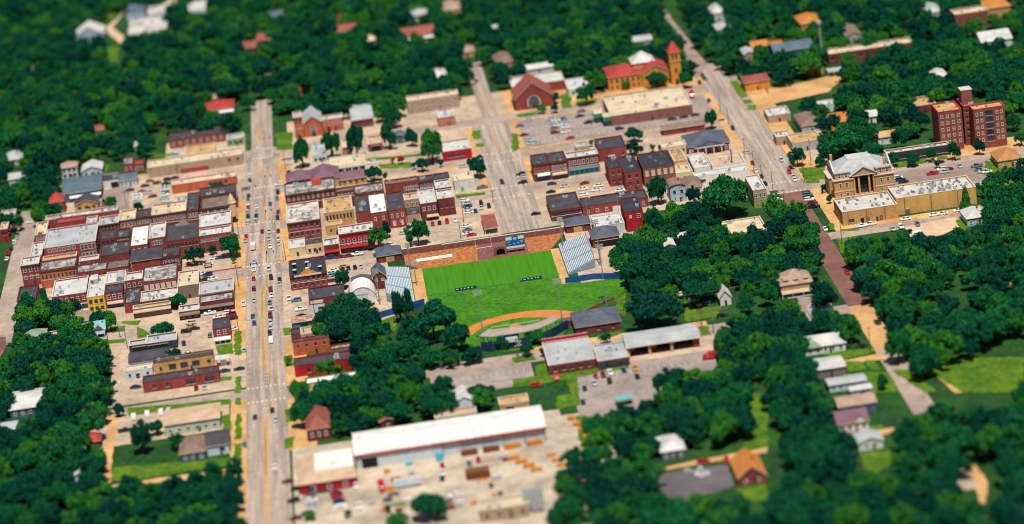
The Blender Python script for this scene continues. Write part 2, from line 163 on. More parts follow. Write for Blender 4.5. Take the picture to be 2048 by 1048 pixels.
{'x':-87.8,'y':162.3,'w':14,'d':19.24,'h':5,'wall':'stone','roof':'purple','label':'restaurant hall with a tall purple-brown hip roof','name':'restaurant','cat':'restaurant','kind':'hip','rise':4.6},
{'x':-73.1,'y':160.7,'w':12.9,'d':12,'h':3.6,'wall':'tan','roof':'purple','label':'long purple-brown gable roof joined to the restaurant hall','name':'restaurant','cat':'restaurant','kind':'gable_x','rise':2.2,'win':[(1.8,4,1.4,1.5,'d')]},
{'x':-100.9,'y':128,'w':25,'d':21.3,'h':9.2,'wall':'brickd','roof':'patch','label':'block with a mottled white roof and dark red cornice on the main street','name':'brick_building','cat':'building','win':[(7,10,1,1.7,'a')],'acs':8,'cornice':True,'orangeunit':True},
{'x':-75.8,'y':123.4,'w':9.1,'d':7,'h':8.4,'wall':'brickd','roof':'brownroof','label':'brown-roofed brick shop east of the mottled white roof','name':'shop','cat':'shop','win':[(6.4,5,1,1.6,'w')]},
{'x':-66.7,'y':115.9,'w':14.3,'d':14.1,'h':8.6,'wall':'brick','roof':'patch','label':'brick block with pointed stone gablets along its front','name':'brick_building','cat':'building','win':[(6,6,1.2,1.8,'w')],'gablets':3,'acs':3},
{'x':-51.6,'y':122,'w':16.55,'d':7.5,'h':9,'wall':'brick','roof':'brownroof','label':'bright red brick block with two white rear windows','name':'brick_building','cat':'building','win':[(5.6,6,1.2,1.9,'w',0.55,1)],'acs':2},
{'x':-34.95,'y':120.8,'w':7.45,'d':9.6,'h':8.4,'wall':'brickd','roof':'dark','label':'dark-roofed brick shop west of the white metal building','name':'shop','cat':'shop','win':[(6,4,1.1,1.7,'a')]},
{'x':-27.3,'y':119.8,'w':7.7,'d':11,'h':8.4,'wall':'brickd','roof':'dark','label':'dark-roofed brick shop touching the white metal building','name':'shop','cat':'shop','win':[(6,4,1.1,1.7,'a')]},
{'x':-17.6,'y':121.2,'w':10,'d':13.4,'h':6,'wall':'white','roof':'cream','label':'white metal building with ribbed walls beside the wide side street','name':'metal_building','cat':'building','door':(0.3,0.42,2.4,'green'),'ribs':True,'acs':1},
{'x':-100.7,'y':80.8,'w':15.8,'d':31.5,'h':9.2,'wall':'brick','roof':'patchw','label':'brick corner block under a blotchy white roof full of skylights','name':'brick_building','cat':'building','win':[(7,6,1.2,2,'d'),(3,6,1.2,2,'d')],'acs':12,'cornice':True},
{'x':-82.5,'y':87.16,'w':13.9,'d':24.14,'h':9.6,'wall':'tan','roof':'tanroof','label':'tan building with a worn tan roof and a row of narrow dark windows','name':'brick_building','cat':'building','win':[(6.8,8,0.9,2.6,'d')],'acs':6},
{'x':-82.4,'y':79.9,'w':7.8,'d':7.2,'h':5.4,'wall':'tan','roof':'tanroof','label':'lower tan wing with an outside stair below the narrow windows','name':'annexe','cat':'annexe','win':[(2.6,2,1,1.4,'d')]},
{'x':-67.3,'y':82.9,'w':6.5,'d':28.3,'h':8.8,'wall':'brick','roof':'dark','label':'black tar roof with white skylight frames beside the tan building','name':'shop','cat':'shop','acs':6},
{'x':-60.7,'y':77.4,'w':8.4,'d':32.7,'h':9,'wall':'brick','roof':'bright','label':'brick shop with a dazzling white roof in the middle of the block','name':'shop','cat':'shop','win':[(6,2,1,1.8,'w')]},
{'x':-51.9,'y':77.1,'w':8,'d':30.2,'h':9,'wall':'brick','roof':'dark','label':'brick shop with a black roof and three small white vents','name':'shop','cat':'shop','win':[(6.4,3,1,1.8,'w'),(2.6,2,1.4,2.2,'b')],'vents':4},
{'x':-43.5,'y':92.3,'w':7.1,'d':10.9,'h':8.6,'wall':'stone','roof':'tanroof2','label':'stone-fronted shop with a tan roof between brick neighbours','name':'shop','cat':'shop','win':[(6,3,1,2,'w')]},
{'x':-43.4,'y':81.1,'w':6.3,'d':11.14,'h':4.6,'wall':'stone','roof':'dark','label':'dark lower roof crowded with vents in front of the stone shop','name':'annexe','cat':'annexe','acs':4},
{'x':-36.3,'y':81.4,'w':8,'d':24.4,'h':9,'wall':'brickd','roof':'white','label':'dark brick building with a white roof and a tan entrance canopy','name':'brick_building','cat':'building','win':[(6.2,3,1.3,1.9,'w')],'awn':('tan',0.3,1,3.2),'vents':2},
{'x':-27.7,'y':85,'w':8.1,'d':14.54,'h':9,'wall':'brickd','roof':'white','label':'dark brick end building with a stained white roof beside the car park','name':'brick_building','cat':'building','win':[(5,3,1,1.8,'d')]},
{'x':-27.6,'y':99.6,'w':7.7,'d':13.6,'h':10,'wall':'brickd','roof':'white','label':'tall white-roofed brick block behind the dark brick end building','name':'brick_building','cat':'building','acs':1},
{'x':-76.6,'y':49.6,'w':16.3,'d':12.5,'h':9.6,'wall':'red','roof':'white','label':'bright red two-storey shop with six tall white arched windows','name':'shop','cat':'shop','win':[(5.6,6,1.5,2.8,'a')],'store':('dark',0.05,0.95),'awn':('red',0,0.95,3.8),'cornice':True,'acs':2},
{'x':-84.3,'y':48.4,'w':7,'d':9.9,'h':5.6,'wall':'brickd','roof':'white','label':'single-storey white-roofed shop with a red awning','name':'shop','cat':'shop','store':('dark',0.1,0.95),'awn':('red',0,1,3.2),'acs':1},
{'x':-100.9,'y':55.2,'w':7.8,'d':14.3,'h':4.4,'wall':'cream','roof':'white','label':'low white roof at the corner beside the main street','name':'shop','cat':'shop'},
{'x':-92.7,'y':55.1,'w':7.8,'d':9.6,'h':5.4,'wall':'cream','roof':'dark','label':'cream shop front with a dark roof next to the low white roof','name':'shop','cat':'shop','win':[(2,3,1.2,1.8,'d')]},
{'x':-77.6,'y':181.6,'w':18.2,'d':17.3,'h':5.2,'wall':'pale','roof':'cream','label':'bank with a cream flat roof and white columns','name':'bank','cat':'bank','win':[(2.2,6,2,2.6,'d')],'kind':'flat','columns':6},
{'x':-19.5,'y':178.1,'w':14.6,'d':19.3,'h':5.4,'wall':'red','roof':'white','label':'red building with a white roof at the corner of the wide side street','name':'shop','cat':'shop','win':[(2.6,6,1.2,1.6,'d',0.1,0.75)]},
{'x':-56.7,'y':216.4,'w':7.6,'d':15.6,'h':4.4,'wall':'brick','roof':'tanroof2','label':'brick garage with a black door and tan roof behind the street trees','name':'garage','cat':'garage','door':(0.2,0.85,3.2,'black')},
{'x':-70.1,'y':214.9,'w':4.6,'d':14.8,'h':5,'wall':'brick','roof':'cream','label':'small brick annexe between the churchyard trees','name':'annexe','cat':'annexe','win':[(2.4,2,1,1.6,'w')]},
{'x':-86.1,'y':210.6,'w':7.2,'d':22,'h':4.2,'wall':'pale','roof':'lgrey','label':'white awning-fronted shop beside the churchyard','name':'shop','cat':'shop','win':[(1.8,3,1.4,1.6,'d')]},
{'x':-8.9,'y':45.2,'w':6.7,'d':22.4,'h':3.2,'wall':'brickd','roof':'redbrown','label':'drive-through kiosk under a red-brown canopy','name':'canopy','cat':'canopy','kind':'canopy'},
{'x':-43.8,'y':224.8,'w':7.8,'d':9,'h':3.4,'wall':'bluewall','roof':'bluemetal','label':'blue-roofed house between tall churchyard trees','name':'house','cat':'house','kind':'gable_y','win':[(1.6,2,1,1.2,'w')]},
{'x':-89.3,'y':263.1,'w':9.7,'d':22,'h':8,'wall':'orange','roof':'lgrey','label':'brick church with a tall arched window in its gable','name':'church','cat':'church','kind':'gable_y','rise':3.4,'bigwin':True},
{'x':-94.3,'y':262.7,'w':4.7,'d':11.8,'h':12,'wall':'orange','roof':'lgrey','label':'square brick bell tower beside the arched church window','name':'bell_tower','cat':'tower','win':[(9,2,0.9,2.2,'d')],'cornice':True},
{'x':-79.5,'y':268.6,'w':11.4,'d':8.4,'h':7,'wall':'orange','roof':'white','label':'flat-roofed church wing with a white coping','name':'church_wing','cat':'building','win':[(4.6,5,1,2,'w')]},
{'x':-63.3,'y':266.9,'w':11.1,'d':30.5,'h':4.8,'wall':'brickd','roof':'lgrey','label':'church hall with a pale grey metal roof','name':'hall','cat':'hall','kind':'gable_x','rise':2,'win':[(2,4,1.4,1.6,'d')]},
{'x':-32.3,'y':279.4,'w':28.1,'d':10.8,'h':7.6,'wall':'stone','roof':'cream','label':'large stone block with a cream roof west of the wide side street','name':'brick_building','cat':'building','win':[(5.4,7,1.4,1.8,'w'),(2.2,7,1.4,1.8,'w')],'acs':2},
{'x':-17.9,'y':246,'w':9.2,'d':16.5,'h':5,'wall':'orange','roof':'white','label':'small orange brick shop with a white roof below the large stone block','name':'shop','cat':'shop','win':[(2.4,4,1,1.8,'w')]},
{'x':-27.1,'y':441,'w':19.1,'d':20,'h':4,'wall':'brickd','roof':'redbrown','label':'house with a dull red roof and white porch in the far wood','name':'house','cat':'house','kind':'gable_x','rise':3,'porch':'white'},
{'x':-18.3,'y':491.6,'w':9.6,'d':14,'h':4,'wall':'lgreyw','roof':'lgrey','label':'grey-roofed house behind the dull red roof in the far wood','name':'house','cat':'house','kind':'hip'},
{'x':-65.7,'y':479.6,'w':12.2,'d':14,'h':3.6,'wall':'cream','roof':'redbrown','label':'cottage with a red-brown roof deep in the far wood','name':'house','cat':'house','kind':'gable_x','rise':2.6},
{'x':-63.7,'y':500.7,'w':3.9,'d':8,'h':5,'wall':'red','roof':'redroof','label':'bright red roofed turret house in the far wood','name':'house','cat':'house','kind':'hip','rise':4},
{'x':-49.5,'y':448.6,'w':6.2,'d':10,'h':3.2,'wall':'stone','roof':'cream','label':'small cream cottage among the far trees','name':'house','cat':'house','kind':'hip'},
{'x':-16.9,'y':337.9,'w':9.6,'d':16,'h':3.6,'wall':'lgreyw','roof':'white','label':'white-roofed house in the trees left of the side street','name':'house','cat':'house','kind':'hip'},
{'x':1,'y':492.9,'w':11.2,'d':22,'h':4,'wall':'tan','roof':'shin_tan','label':'tan hip-roofed house at the top of the side street','name':'house','cat':'house','kind':'hip','rise':3.4},
{'x':3.5,'y':386.6,'w':8.4,'d':13,'h':3.2,'wall':'tan','roof':'shin_tan','label':'tan bungalow at the end of the side street','name':'house','cat':'house','kind':'hip'},
{'x':21.4,'y':345.5,'w':9.5,'d':20,'h':4.4,'wall':'stone','roof':'shin_brown','label':'grey-brown hip-roofed house right of the side street','name':'house','cat':'house','kind':'hip','rise':3.2},
{'x':25.6,'y':431,'w':8.2,'d':10,'h':3.2,'wall':'pale','roof':'lgrey','label':'pale house in the trees above the side street','name':'house','cat':'house','kind':'gable_x'},
{'x':-106.7,'y':547.6,'w':9.5,'d':12,'h':3.2,'wall':'bluewall','roof':'bluemetal','label':'blue-grey roofed house in the dark upper wood','name':'house','cat':'house','kind':'gable_x'},
{'x':-114.5,'y':487.6,'w':9.2,'d':18,'h':3.4,'wall':'brickd','roof':'redbrown','label':'brown-roofed house in a clearing of the upper wood','name':'house','cat':'house','kind':'gable_x'},
{'x':-112.6,'y':414.3,'w':8.1,'d':14,'h':3.4,'wall':'cream','roof':'shin_tan','label':'cream house at the upper end of the main street','name':'house','cat':'house','kind':'hip'},
{'x':-92,'y':354,'w':3.3,'d':7,'h':3,'wall':'tan','roof':'redroof','label':'tiny red-roofed cottage in the wood above the church','name':'house','cat':'house','kind':'hip'},
{'x':-228.7,'y':559.6,'w':18.3,'d':20,'h':5.4,'wall':'paleblue','roof':'white','label':'white gabled barn with pale blue walls in the upper wood','name':'barn','cat':'barn','kind':'gable_y','rise':5,'win':[(2,1,1.4,2.6,'d',0.2,0.5)]},
{'x':-194.8,'y':548.7,'w':24.2,'d':41.5,'h':4.6,'wall':'pale','roof':'patchw','label':'rambling white-roofed works in the upper wood clearing','name':'works','cat':'works','acs':8},
{'x':-183.7,'y':595.7,'w':12.1,'d':28.9,'h':5,'wall':'paleblue','roof':'patchw','label':'rear white-roofed part of the works in the upper wood','name':'works','cat':'works','acs':3},
{'x':-197.7,'y':606.5,'w':12.1,'d':25.4,'h':5.4,'wall':'paleblue','roof':'bluemetal','label':'blue-grey roofed part of the works beside the gravel drive','name':'works','cat':'works','acs':2},
{'x':-158.8,'y':593.1,'w':12.9,'d':27.2,'h':4,'wall':'pale','roof':'white','label':'small bright white-roofed building at the top edge','name':'shed','cat':'shed'},
{'x':-172.6,'y':624.66,'w':5.7,'d':9.84,'h':3.4,'wall':'tan','roof':'cream','label':'cream cottage at the top edge beside the works','name':'house','cat':'house','kind':'hip'},
{'x':-144.4,'y':335.5,'w':16.6,'d':17,'h':4,'wall':'bluewall','roof':'redroof','label':'house with a curved red roof and white porch in the wood','name':'house','cat':'house','kind':'hip','rise':3.2,'porch':'white'},
{'x':-139.9,'y':363.1,'w':7.1,'d':9,'h':3.4,'wall':'cream','roof':'shin_tan','label':'cream cottage behind the curved red roof','name':'house','cat':'house','kind':'hip'},
{'x':-264.3,'y':505.8,'w':3.8,'d':7,'h':3,'wall':'pale','roof':'white','label':'tiny white cottage in the far western wood','name':'house','cat':'house','kind':'hip'},
{'x':-255.4,'y':499,'w':6.1,'d':9,'h':3,'wall':'cream','roof':'lgrey','label':'small cream cottage in the far western wood','name':'house','cat':'house','kind':'gable_x'},
{'x':-123.5,'y':473.7,'w':9,'d':16,'h':3.4,'wall':'brickd','roof':'redbrown','label':'brown-roofed barn among the upper trees','name':'barn','cat':'barn','kind':'gable_x'},
{'x':-208.3,'y':330.9,'w':7.7,'d':10,'h':3.2,'wall':'tan','roof':'redbrown','label':'brown-roofed cottage half hidden in the western wood','name':'house','cat':'house','kind':'gable_x'},
{'x':-181.8,'y':283.7,'w':4.4,'d':10,'h':3.4,'wall':'pale','roof':'lgrey','label':'grey cottage among the trees above the car park','name':'house','cat':'house','kind':'gable_x'},
{'x':-253.5,'y':292.5,'w':9.9,'d':16,'h':3.6,'wall':'lgreyw','roof':'lgrey','label':'large grey-roofed house in the western wood','name':'house','cat':'house','kind':'hip'},
{'x':-248,'y':254.2,'w':8,'d':12,'h':3.2,'wall':'pale','roof':'lgrey','label':'pale bungalow under trees at the western edge','name':'house','cat':'house','kind':'gable_x'},
{'x':-246.8,'y':179.9,'w':7.6,'d':11.1,'h':4.6,'wall':'lgreyw','roof':'lgrey','label':'long grey shed at the western edge beside the brick apron','name':'shed','cat':'shed'},
{'x':-244,'y':149,'w':3.7,'d':11.8,'h':7,'wall':'red','roof':'cream','label':'red building cut by the western picture edge','name':'brick_building','cat':'building','win':[(4.6,2,1.2,1.8,'d')]},
{'x':24.3,'y':254.9,'w':20.4,'d':22,'h':6.4,'wall':'brick','roof':'redbrown','label':'red brick church with a broad rose-brown gable','name':'church','cat':'church','kind':'gable_y','rise':8,'bigwin':True},
{'x':25.4,'y':285.1,'w':28.95,'d':22.3,'h':5.4,'wall':'brick','roof':'white','label':'white flat roof of the church hall behind the rose-brown gable','name':'church_hall','cat':'hall'},
{'x':54.45,'y':267.8,'w':14.35,'d':22,'h':4.2,'wall':'pale','roof':'white','label':'low white building east of the rose-brown church','name':'shop','cat':'shop','win':[(2,3,1.4,1.6,'d')]},
{'x':69.8,'y':198.4,'w':42.6,'d':40.1,'h':5.6,'wall':'brown','roof':'cream','label':'supermarket with a broad cream roof and brown brick side','name':'supermarket','cat':'supermarket','acs':10,'greenroof':True},
{'x':92.4,'y':167.4,'w':21.7,'d':7,'h':3.2,'wall':'brick','roof':'shin_brown','label':'row of small brick garages behind the supermarket','name':'garages','cat':'garage','kind':'gable_x','rise':1.4},
{'x':144.7,'y':226.8,'w':13.3,'d':14,'h':5,'wall':'orangewall','roof':'redbrown','label':'orange-walled restaurant with a red roof beside the diagonal avenue','name':'restaurant','cat':'restaurant','kind':'hip','rise':2},
{'x':154.2,'y':289.2,'w':5.6,'d':12,'h':4,'wall':'stone','roof':'lgrey','label':'grey-roofed house above the diagonal avenue','name':'house','cat':'house','kind':'gable_y'},
{'x':160.7,'y':301.3,'w':8.85,'d':12,'h':4,'wall':'tan','roof':'orangeroof','label':'orange-tiled hall above the diagonal avenue','name':'hall','cat':'hall','kind':'gable_x'},
{'x':151.2,'y':386.2,'w':7.3,'d':14,'h':5,'wall':'pale','roof':'white','label':'white house with a round white porch in the upper wood','name':'house','cat':'house','kind':'hip','rise':4},
{'x':148.7,'y':351,'w':8.6,'d':14,'h':4,'wall':'lgreyw','roof':'lgrey','label':'grey house below the white one in the upper wood','name':'house','cat':'house','kind':'hip','rise':2},
{'x':98.5,'y':352.9,'w':12.9,'d':12,'h':3.6,'wall':'lgreyw','roof':'lgrey','label':'low grey-roofed house behind the yellow church','name':'house','cat':'house','kind':'gable_x','rise':1.4},
{'x':36.4,'y':325.2,'w':15.5,'d':10,'h':3.6,'wall':'pale','roof':'white','label':'white-roofed bungalow behind the red brick church','name':'house','cat':'house','kind':'gable_x','rise':1.4},
{'x':31,'y':346.2,'w':5.9,'d':9,'h':3.6,'wall':'lgreyw','roof':'lgrey','label':'grey bungalow at the edge of the wood behind the church','name':'house','cat':'house','kind':'hip'},
{'x':21.8,'y':118.9,'w':8.3,'d':17.1,'h':9.2,'wall':'brick','roof':'dark','label':'red brick corner shop with arched tan windows and a white awning','name':'shop','cat':'shop','win':[(6,4,1,1.9,'t')],'store':('dark',0.05,0.95),'awn':('white',0.2,0.95,4.2),'cornice':True,'acs':2},
{'x':30.3,'y':118.4,'w':8.3,'d':16.5,'h':9.2,'wall':'brick','roof':'dark','label':'red brick shop with four white windows over a dark shopfront','name':'shop','cat':'shop','win':[(6.2,4,1.2,2,'w')],'store':('dark',0.05,0.95),'awn':('tan',0.05,0.95,3.8),'cornice':True,'acs':3},
{'x':38.9,'y':120.1,'w':15.7,'d':9.6,'h':9.6,'wall':'brick','roof':'white','label':'red brick block with white windows above a turquoise shopfront','name':'shop','cat':'shop','win':[(6.8,7,1.3,2.2,'w')],'store':('turq',0.03,0.97),'cornice':True},
{'x':56.3,'y':136.7,'w':13.9,'d':20.5,'h':6.6,'wall':'brick','roof':'dark','label':'dark-roofed brick building with a white loading door behind the turquoise shop','name':'brick_building','cat':'building','win':[(3,1,1.2,1.6,'d',0.75,1)],'door':(0.32,0.56,3,'white'),'acs':1},
{'x':46.7,'y':155.9,'w':6.9,'d':8.8,'h':4,'wall':'stone','roof':'lgrey','label':'low grey roof between the big car park and the brick row','name':'shop','cat':'shop'},
{'x':56.5,'y':92.6,'w':6.4,'d':19.5,'h':9.4,'wall':'brick','roof':'black','label':'red brick block with a black roof and an outside stair','name':'brick_building','cat':'building','win':[(6.8,2,1,1.8,'d'),(3,2,1,1.8,'d')],'acs':1},
{'x':63,'y':82,'w':8,'d':27,'h':9.4,'wall':'brick','roof':'black','label':'projecting red brick wing with small windows and a black roof','name':'brick_building','cat':'building','win':[(7,2,1.2,1.8,'d'),(3.4,2,1.2,2,'d')],'acs':2},
{'x':72.2,'y':84.3,'w':15.5,'d':25.5,'h':9.4,'wall':'brickb','roof':'black','label':'brown brick block with five tall white blind windows','name':'brick_building','cat':'building','win':[(6.6,5,1.6,2.6,'b')],'vents':6},
{'x':89.2,'y':100.5,'w':6.3,'d':16.4,'h':6,'wall':'tan','roof':'tanroof','label':'tan-roofed shop beside the brown brick block','name':'shop','cat':'shop'},
{'x':87.9,'y':85.3,'w':8.3,'d':15.14,'h':4.2,'wall':'cream','roof':'cream','label':'low cream-roofed annexe below the tan roof','name':'annexe','cat':'annexe'},
{'x':96.8,'y':82.8,'w':8.2,'d':24.7,'h':6.2,'wall':'white','roof':'patchw','label':'white building with a grimy parapet roof','name':'shop','cat':'shop','acs':1},
{'x':105.5,'y':81.7,'w':16,'d':17.7,'h':6.2,'wall':'white','roof':'tanroof2','label':'white building with a tan roof and a tall flue','name':'shop','cat':'shop','flue':True},
{'x':95.5,'y':73.3,'w':26.6,'d':8.34,'h':4.6,'wall':'white','roof':'white','label':'long low white building behind the large dark tree','name':'shop','cat':'shop','win':[(2.4,2,1,1.2,'d',0.05,0.2)],'acs':2},
{'x':99.5,'y':125.1,'w':21,'d':22,'h':4.6,'wall':'brick','roof':'slate','label':'brick funeral home with a slate hip roof and white columned porch','name':'funeral_home','cat':'building','kind':'hip','rise':4.4,'portico':True,'win':[(2.2,6,1.2,2,'w')]},
{'x':87.2,'y':128.2,'w':12.2,'d':9.8,'h':5.2,'wall':'cream','roof':'cream','label':'cream building with four small dark windows','name':'shop','cat':'shop','win':[(2.8,4,1,1.2,'d')]},
{'x':80.8,'y':52.8,'w':7.5,'d':13,'h':7.2,'wall':'paleblue','roof':'shin_brown','label':'pale blue false-fronted house with a brown roof','name':'house','cat':'house','kind':'barrel','rise':1.4,'win':[(5,2,1.3,1.8,'d'),(2,2,1.2,1.6,'w')]},
{'x':89,'y':57.5,'w':7.6,'d':15,'h':5,'wall':'pale','roof':'shin_brown','label':'pale house wing with a brown hip roof beside the false front','name':'house','cat':'house','kind':'hip','rise':2.4},
{'x':116.4,'y':26.2,'w':6.4,'d':24.4,'h':8.6,'wall':'stone','roof':'white','label':'stone corner building with a white roof and green lower shutters','name':'brick_building','cat':'building','win':[(6,3,1.1,2,'w'),(2.4,3,1.3,2.2,'g')],'acs':1},
{'x':23.6,'y':50.8,'w':14.5,'d':26.1,'h':5.2,'wall':'brick','roof':'dark','label':'low brick showroom with a stepped parapet and big dark roof','name':'showroom','cat':'shop','store':('dark',0.08,0.92),'cornice':True,'vents':4},
{'x':38.7,'y':52.7,'w':31.4,'d':14.2,'h':4.6,'wall':'brick','roof':'dark','label':'long low brick building with a dark roof behind the showroom','name':'brick_building','cat':'building','win':[(2,7,1.4,1.6,'w')],'acs':1,'door':(0.45,0.6,2.6,'white')},
{'x':55.5,'y':18,'w':8.2,'d':21.8,'h':9.8,'wall':'red','roof':'black','label':'tall narrow red building with a black roof','name':'brick_building','cat':'building','win':[(7.4,1,1.6,1.8,'w',0.55,0.95),(7.4,1,1,1.2,'b',0.1,0.4)],'vents':2},
{'x':40.8,'y':18,'w':13.8,'d':16.6,'h':5,'wall':'pale','roof':'white','label':'white-roofed storage building behind the visitor pavilion','name':'warehouse','cat':'warehouse','acs':3,'ribs':True},
{'x':28.4,'y':29.3,'w':11.3,'d':11,'h':3.8,'wall':'brickd','roof':'slate','label':'slate-roofed entrance pavilion at the end of the stadium wall','name':'pavilion','cat':'pavilion','kind':'hip','rise':2.4,'door':(0.3,0.65,2.6,'tan')},
{'x':37.7,'y':1.8,'w':12.3,'d':13,'h':4.8,'wall':'brickd','roof':'slate','label':'slate-roofed pavilion with a small second roof behind the visitor bleachers','name':'pavilion','cat':'pavilion','kind':'hip','rise':3.4,'door':(0.1,0.95,3.2,'black')},  # black door panel stands in for the shade of the open sides
{'x':67.7,'y':-21.1,'w':4.8,'d':10,'h':3.6,'wall':'white','roof':'white','label':'white cottage roof peeping out of the grove','name':'house','cat':'house','kind':'gable_y'},
{'x':75.7,'y':-14.6,'w':5.5,'d':10,'h':3.6,'wall':'white','roof':'white','label':'second white cottage roof in the grove, farther from the stadium','name':'house','cat':'house','kind':'gable_x'},
{'x':96.8,'y':-18.7,'w':18.2,'d':20,'h':4,'wall':'cream','roof':'cream','label':'cream flat roof rising from the trees','name':'shop','cat':'shop','acs':1},
{'x':-60.3,'y':26.3,'w':11.1,'d':12,'h':3.6,'wall':'brickd','roof':'slate','label':'slate-roofed entrance pavilion beside the welcome sign wall','name':'pavilion','cat':'pavilion','kind':'hip','rise':2.6,'door':(0.35,0.7,2.4,'tan')},
{'x':149.5,'y':-19,'w':25.3,'d':21.3,'h':6.6,'wall':'tan','roof':'white2','label':'lower tan jail block with roof units on its white roof','name':'jail_building','cat':'building','win':[(2,2,1.2,1.6,'d',0.1,0.2)],'doors3':True,'acs':11,'pilasters':3},
{'x':175.2,'y':-15,'w':36.6,'d':19,'h':8,'wall':'tan2','roof':'white2','label':'taller tan jail block with a white roof crowded with ducts','name':'jail_building','cat':'building','acs':30,'pilasters':3,'door':(0.1,0.16,2.4,'grey')},
{'x':186.9,'y':64.4,'w':30.7,'d':5.84,'h':5.2,'wall':'dark','roof':'cream','label':'long school wing with a cream roof and dark window wall','name':'school_wing','cat':'school','win':[(2.6,14,1.8,2.2,'d')],'acs':4},
{'x':200.5,'y':-44.7,'w':9,'d':13,'h':3.6,'wall':'paleblue','roof':'white','label':'pale blue cottage with a white hip roof at the jail car park','name':'house','cat':'house','kind':'hip','rise':2.8,'win':[(1.7,3,1,1.4,'w')]},
{'x':233.2,'y':31.7,'w':11.1,'d':15,'h':3.8,'wall':'tan','roof':'orangeroof2','label':'tan house with an orange-brown hip roof','name':'house','cat':'house','kind':'hip','rise':3.6,'win':[(1.8,2,1.2,1.2,'w')]},
{'x':148.4,'y':104.9,'w':14.7,'d':15.74,'h':5,'wall':'lgreyw','roof':'tanroof','label':'tan-roofed garage east of the diagonal avenue','name':'garage','cat':'garage'},
{'x':143.2,'y':120.7,'w':7.7,'d':9.9,'h':4.4,'wall':'stone','roof':'white','label':'small white-roofed shop near the red sign','name':'shop','cat':'shop'},
{'x':189.4,'y':96.8,'w':11.3,'d':10,'h':3.8,'wall':'white','roof':'tanroof','label':'tan-roofed white cottage behind the school wing','name':'house','cat':'house','kind':'gable_x','rise':1.2,'win':[(1.8,3,1,1.2,'w')]},
{'x':214.6,'y':70.3,'w':11.4,'d':16,'h':20,'wall':'brickh','roof':'tanroof','label':'west wing of the tall brick hospital','name':'hospital_wing','cat':'hospital','win':[(17.4,4,1.2,1.5,'w'),(14.2,4,1.2,1.5,'w'),(11,4,1.2,1.5,'w'),(7.8,4,1.2,1.5,'w'),(4.6,4,1.2,1.5,'w')],'redcoping':True},
{'x':227.8,'y':74.6,'w':6.1,'d':14,'h':20,'wall':'brickh','roof':'tanroof','label':'recessed middle block of the tall brick hospital','name':'hospital_wing','cat':'hospital','win':[(17.4,2,1.2,1.5,'d'),(14.2,2,1.2,1.5,'d'),(11,2,1.2,1.5,'d'),(7.8,2,1.2,1.5,'d'),(4.6,2,1.2,1.5,'d')],'redcoping':True,'tower':True},
{'x':230.6,'y':65.9,'w':15.3,'d':8.64,'h':20,'wall':'brickh','roof':'tanroof','label':'east wing of the tall brick hospital with a glazed stair','name':'hospital_wing','cat':'hospital','win':[(17.4,2,1.1,1.5,'w',0.02,0.32),(14.2,2,1.1,1.5,'w',0.02,0.32),(11,2,1.1,1.5,'w',0.02,0.32),(7.8,2,1.1,1.5,'w',0.02,0.32),(4.6,2,1.1,1.5,'w',0.02,0.32),(17.4,1,3.6,2.6,'d',0.34,0.66),(14.2,1,3.6,2.6,'d',0.34,0.66),(11,1,3.6,2.6,'d',0.34,0.66),(7.8,1,3.6,2.6,'d',0.34,0.66),(4.6,1,3.6,2.6,'d',0.34,0.66),(17.4,2,1.1,1.5,'w',0.68,0.98),(14.2,2,1.1,1.5,'w',0.68,0.98),(11,2,1.1,1.5,'w',0.68,0.98),(7.8,2,1.1,1.5,'w',0.68,0.98),(4.6,2,1.1,1.5,'w',0.68,0.98)],'redcoping':True},
{'x':215.5,'y':139.4,'w':12.4,'d':15.7,'h':4.4,'wall':'brickd','roof':'tanroof','label':'low tan-roofed wing west of the hospital','name':'hospital_annexe','cat':'annexe'},
{'x':194,'y':334,'w':11.9,'d':20,'h':4.6,'wall':'tan','roof':'orangeroof','label':'tan building with an orange hip roof in the upper trees','name':'hall','cat':'hall','kind':'hip','rise':3},
{'x':195.1,'y':256.3,'w':46.4,'d':11.4,'h':6,'wall':'brickd','roof':'cream','label':'long low school with a narrow cream roof','name':'school','cat':'school','win':[(3,12,1.6,2,'d')]},
{'x':272.3,'y':289.4,'w':18.5,'d':11.7,'h':9,'wall':'brickh','roof':'cream','label':'red brick hall with tan bands and a cream roof at the top right','name':'hall','cat':'hall','win':[(5,4,1.6,4,'t')]},
{'x':292,'y':296,'w':13,'d':20,'h':8,'wall':'tan','roof':'orangeroof','label':'tan tower-fronted block beside the red brick hall','name':'hall','cat':'hall','kind':'hip','rise':2},
{'x':275.8,'y':242.6,'w':16.4,'d':18,'h':4,'wall':'pale','roof':'white','label':'white-roofed house group at the right edge','name':'house','cat':'house','kind':'gable_x'},
{'x':212.7,'y':296.1,'w':8.2,'d':22,'h':4,'wall':'lgreyw','roof':'shin_brown','label':'grey-brown house between the upper right trees','name':'house','cat':'house','kind':'gable_y'},
{'x':263.5,'y':320.7,'w':8.2,'d':20,'h':4,'wall':'paleblue','roof':'lgrey','label':'blue-grey house at the top edge','name':'house','cat':'house','kind':'hip'},
{'x':181.1,'y':240.6,'w':8,'d':9.7,'h':4,'wall':'orangewall','roof':'redbrown','label':'small orange kiosk at the foot of the grey mast','name':'kiosk','cat':'kiosk'},
{'x':190.1,'y':231.6,'w':8.9,'d':6.9,'h':3.2,'wall':'pale','roof':'lgrey','label':'pale canopy beside the orange kiosk','name':'canopy','cat':'canopy','kind':'canopy'},
{'x':169.9,'y':282,'w':21.5,'d':17.34,'h':4.6,'wall':'bluewall','roof':'bluemetal','label':'dark blue-roofed hall beside the grey mast','name':'hall','cat':'hall','kind':'gable_x','rise':2.4},
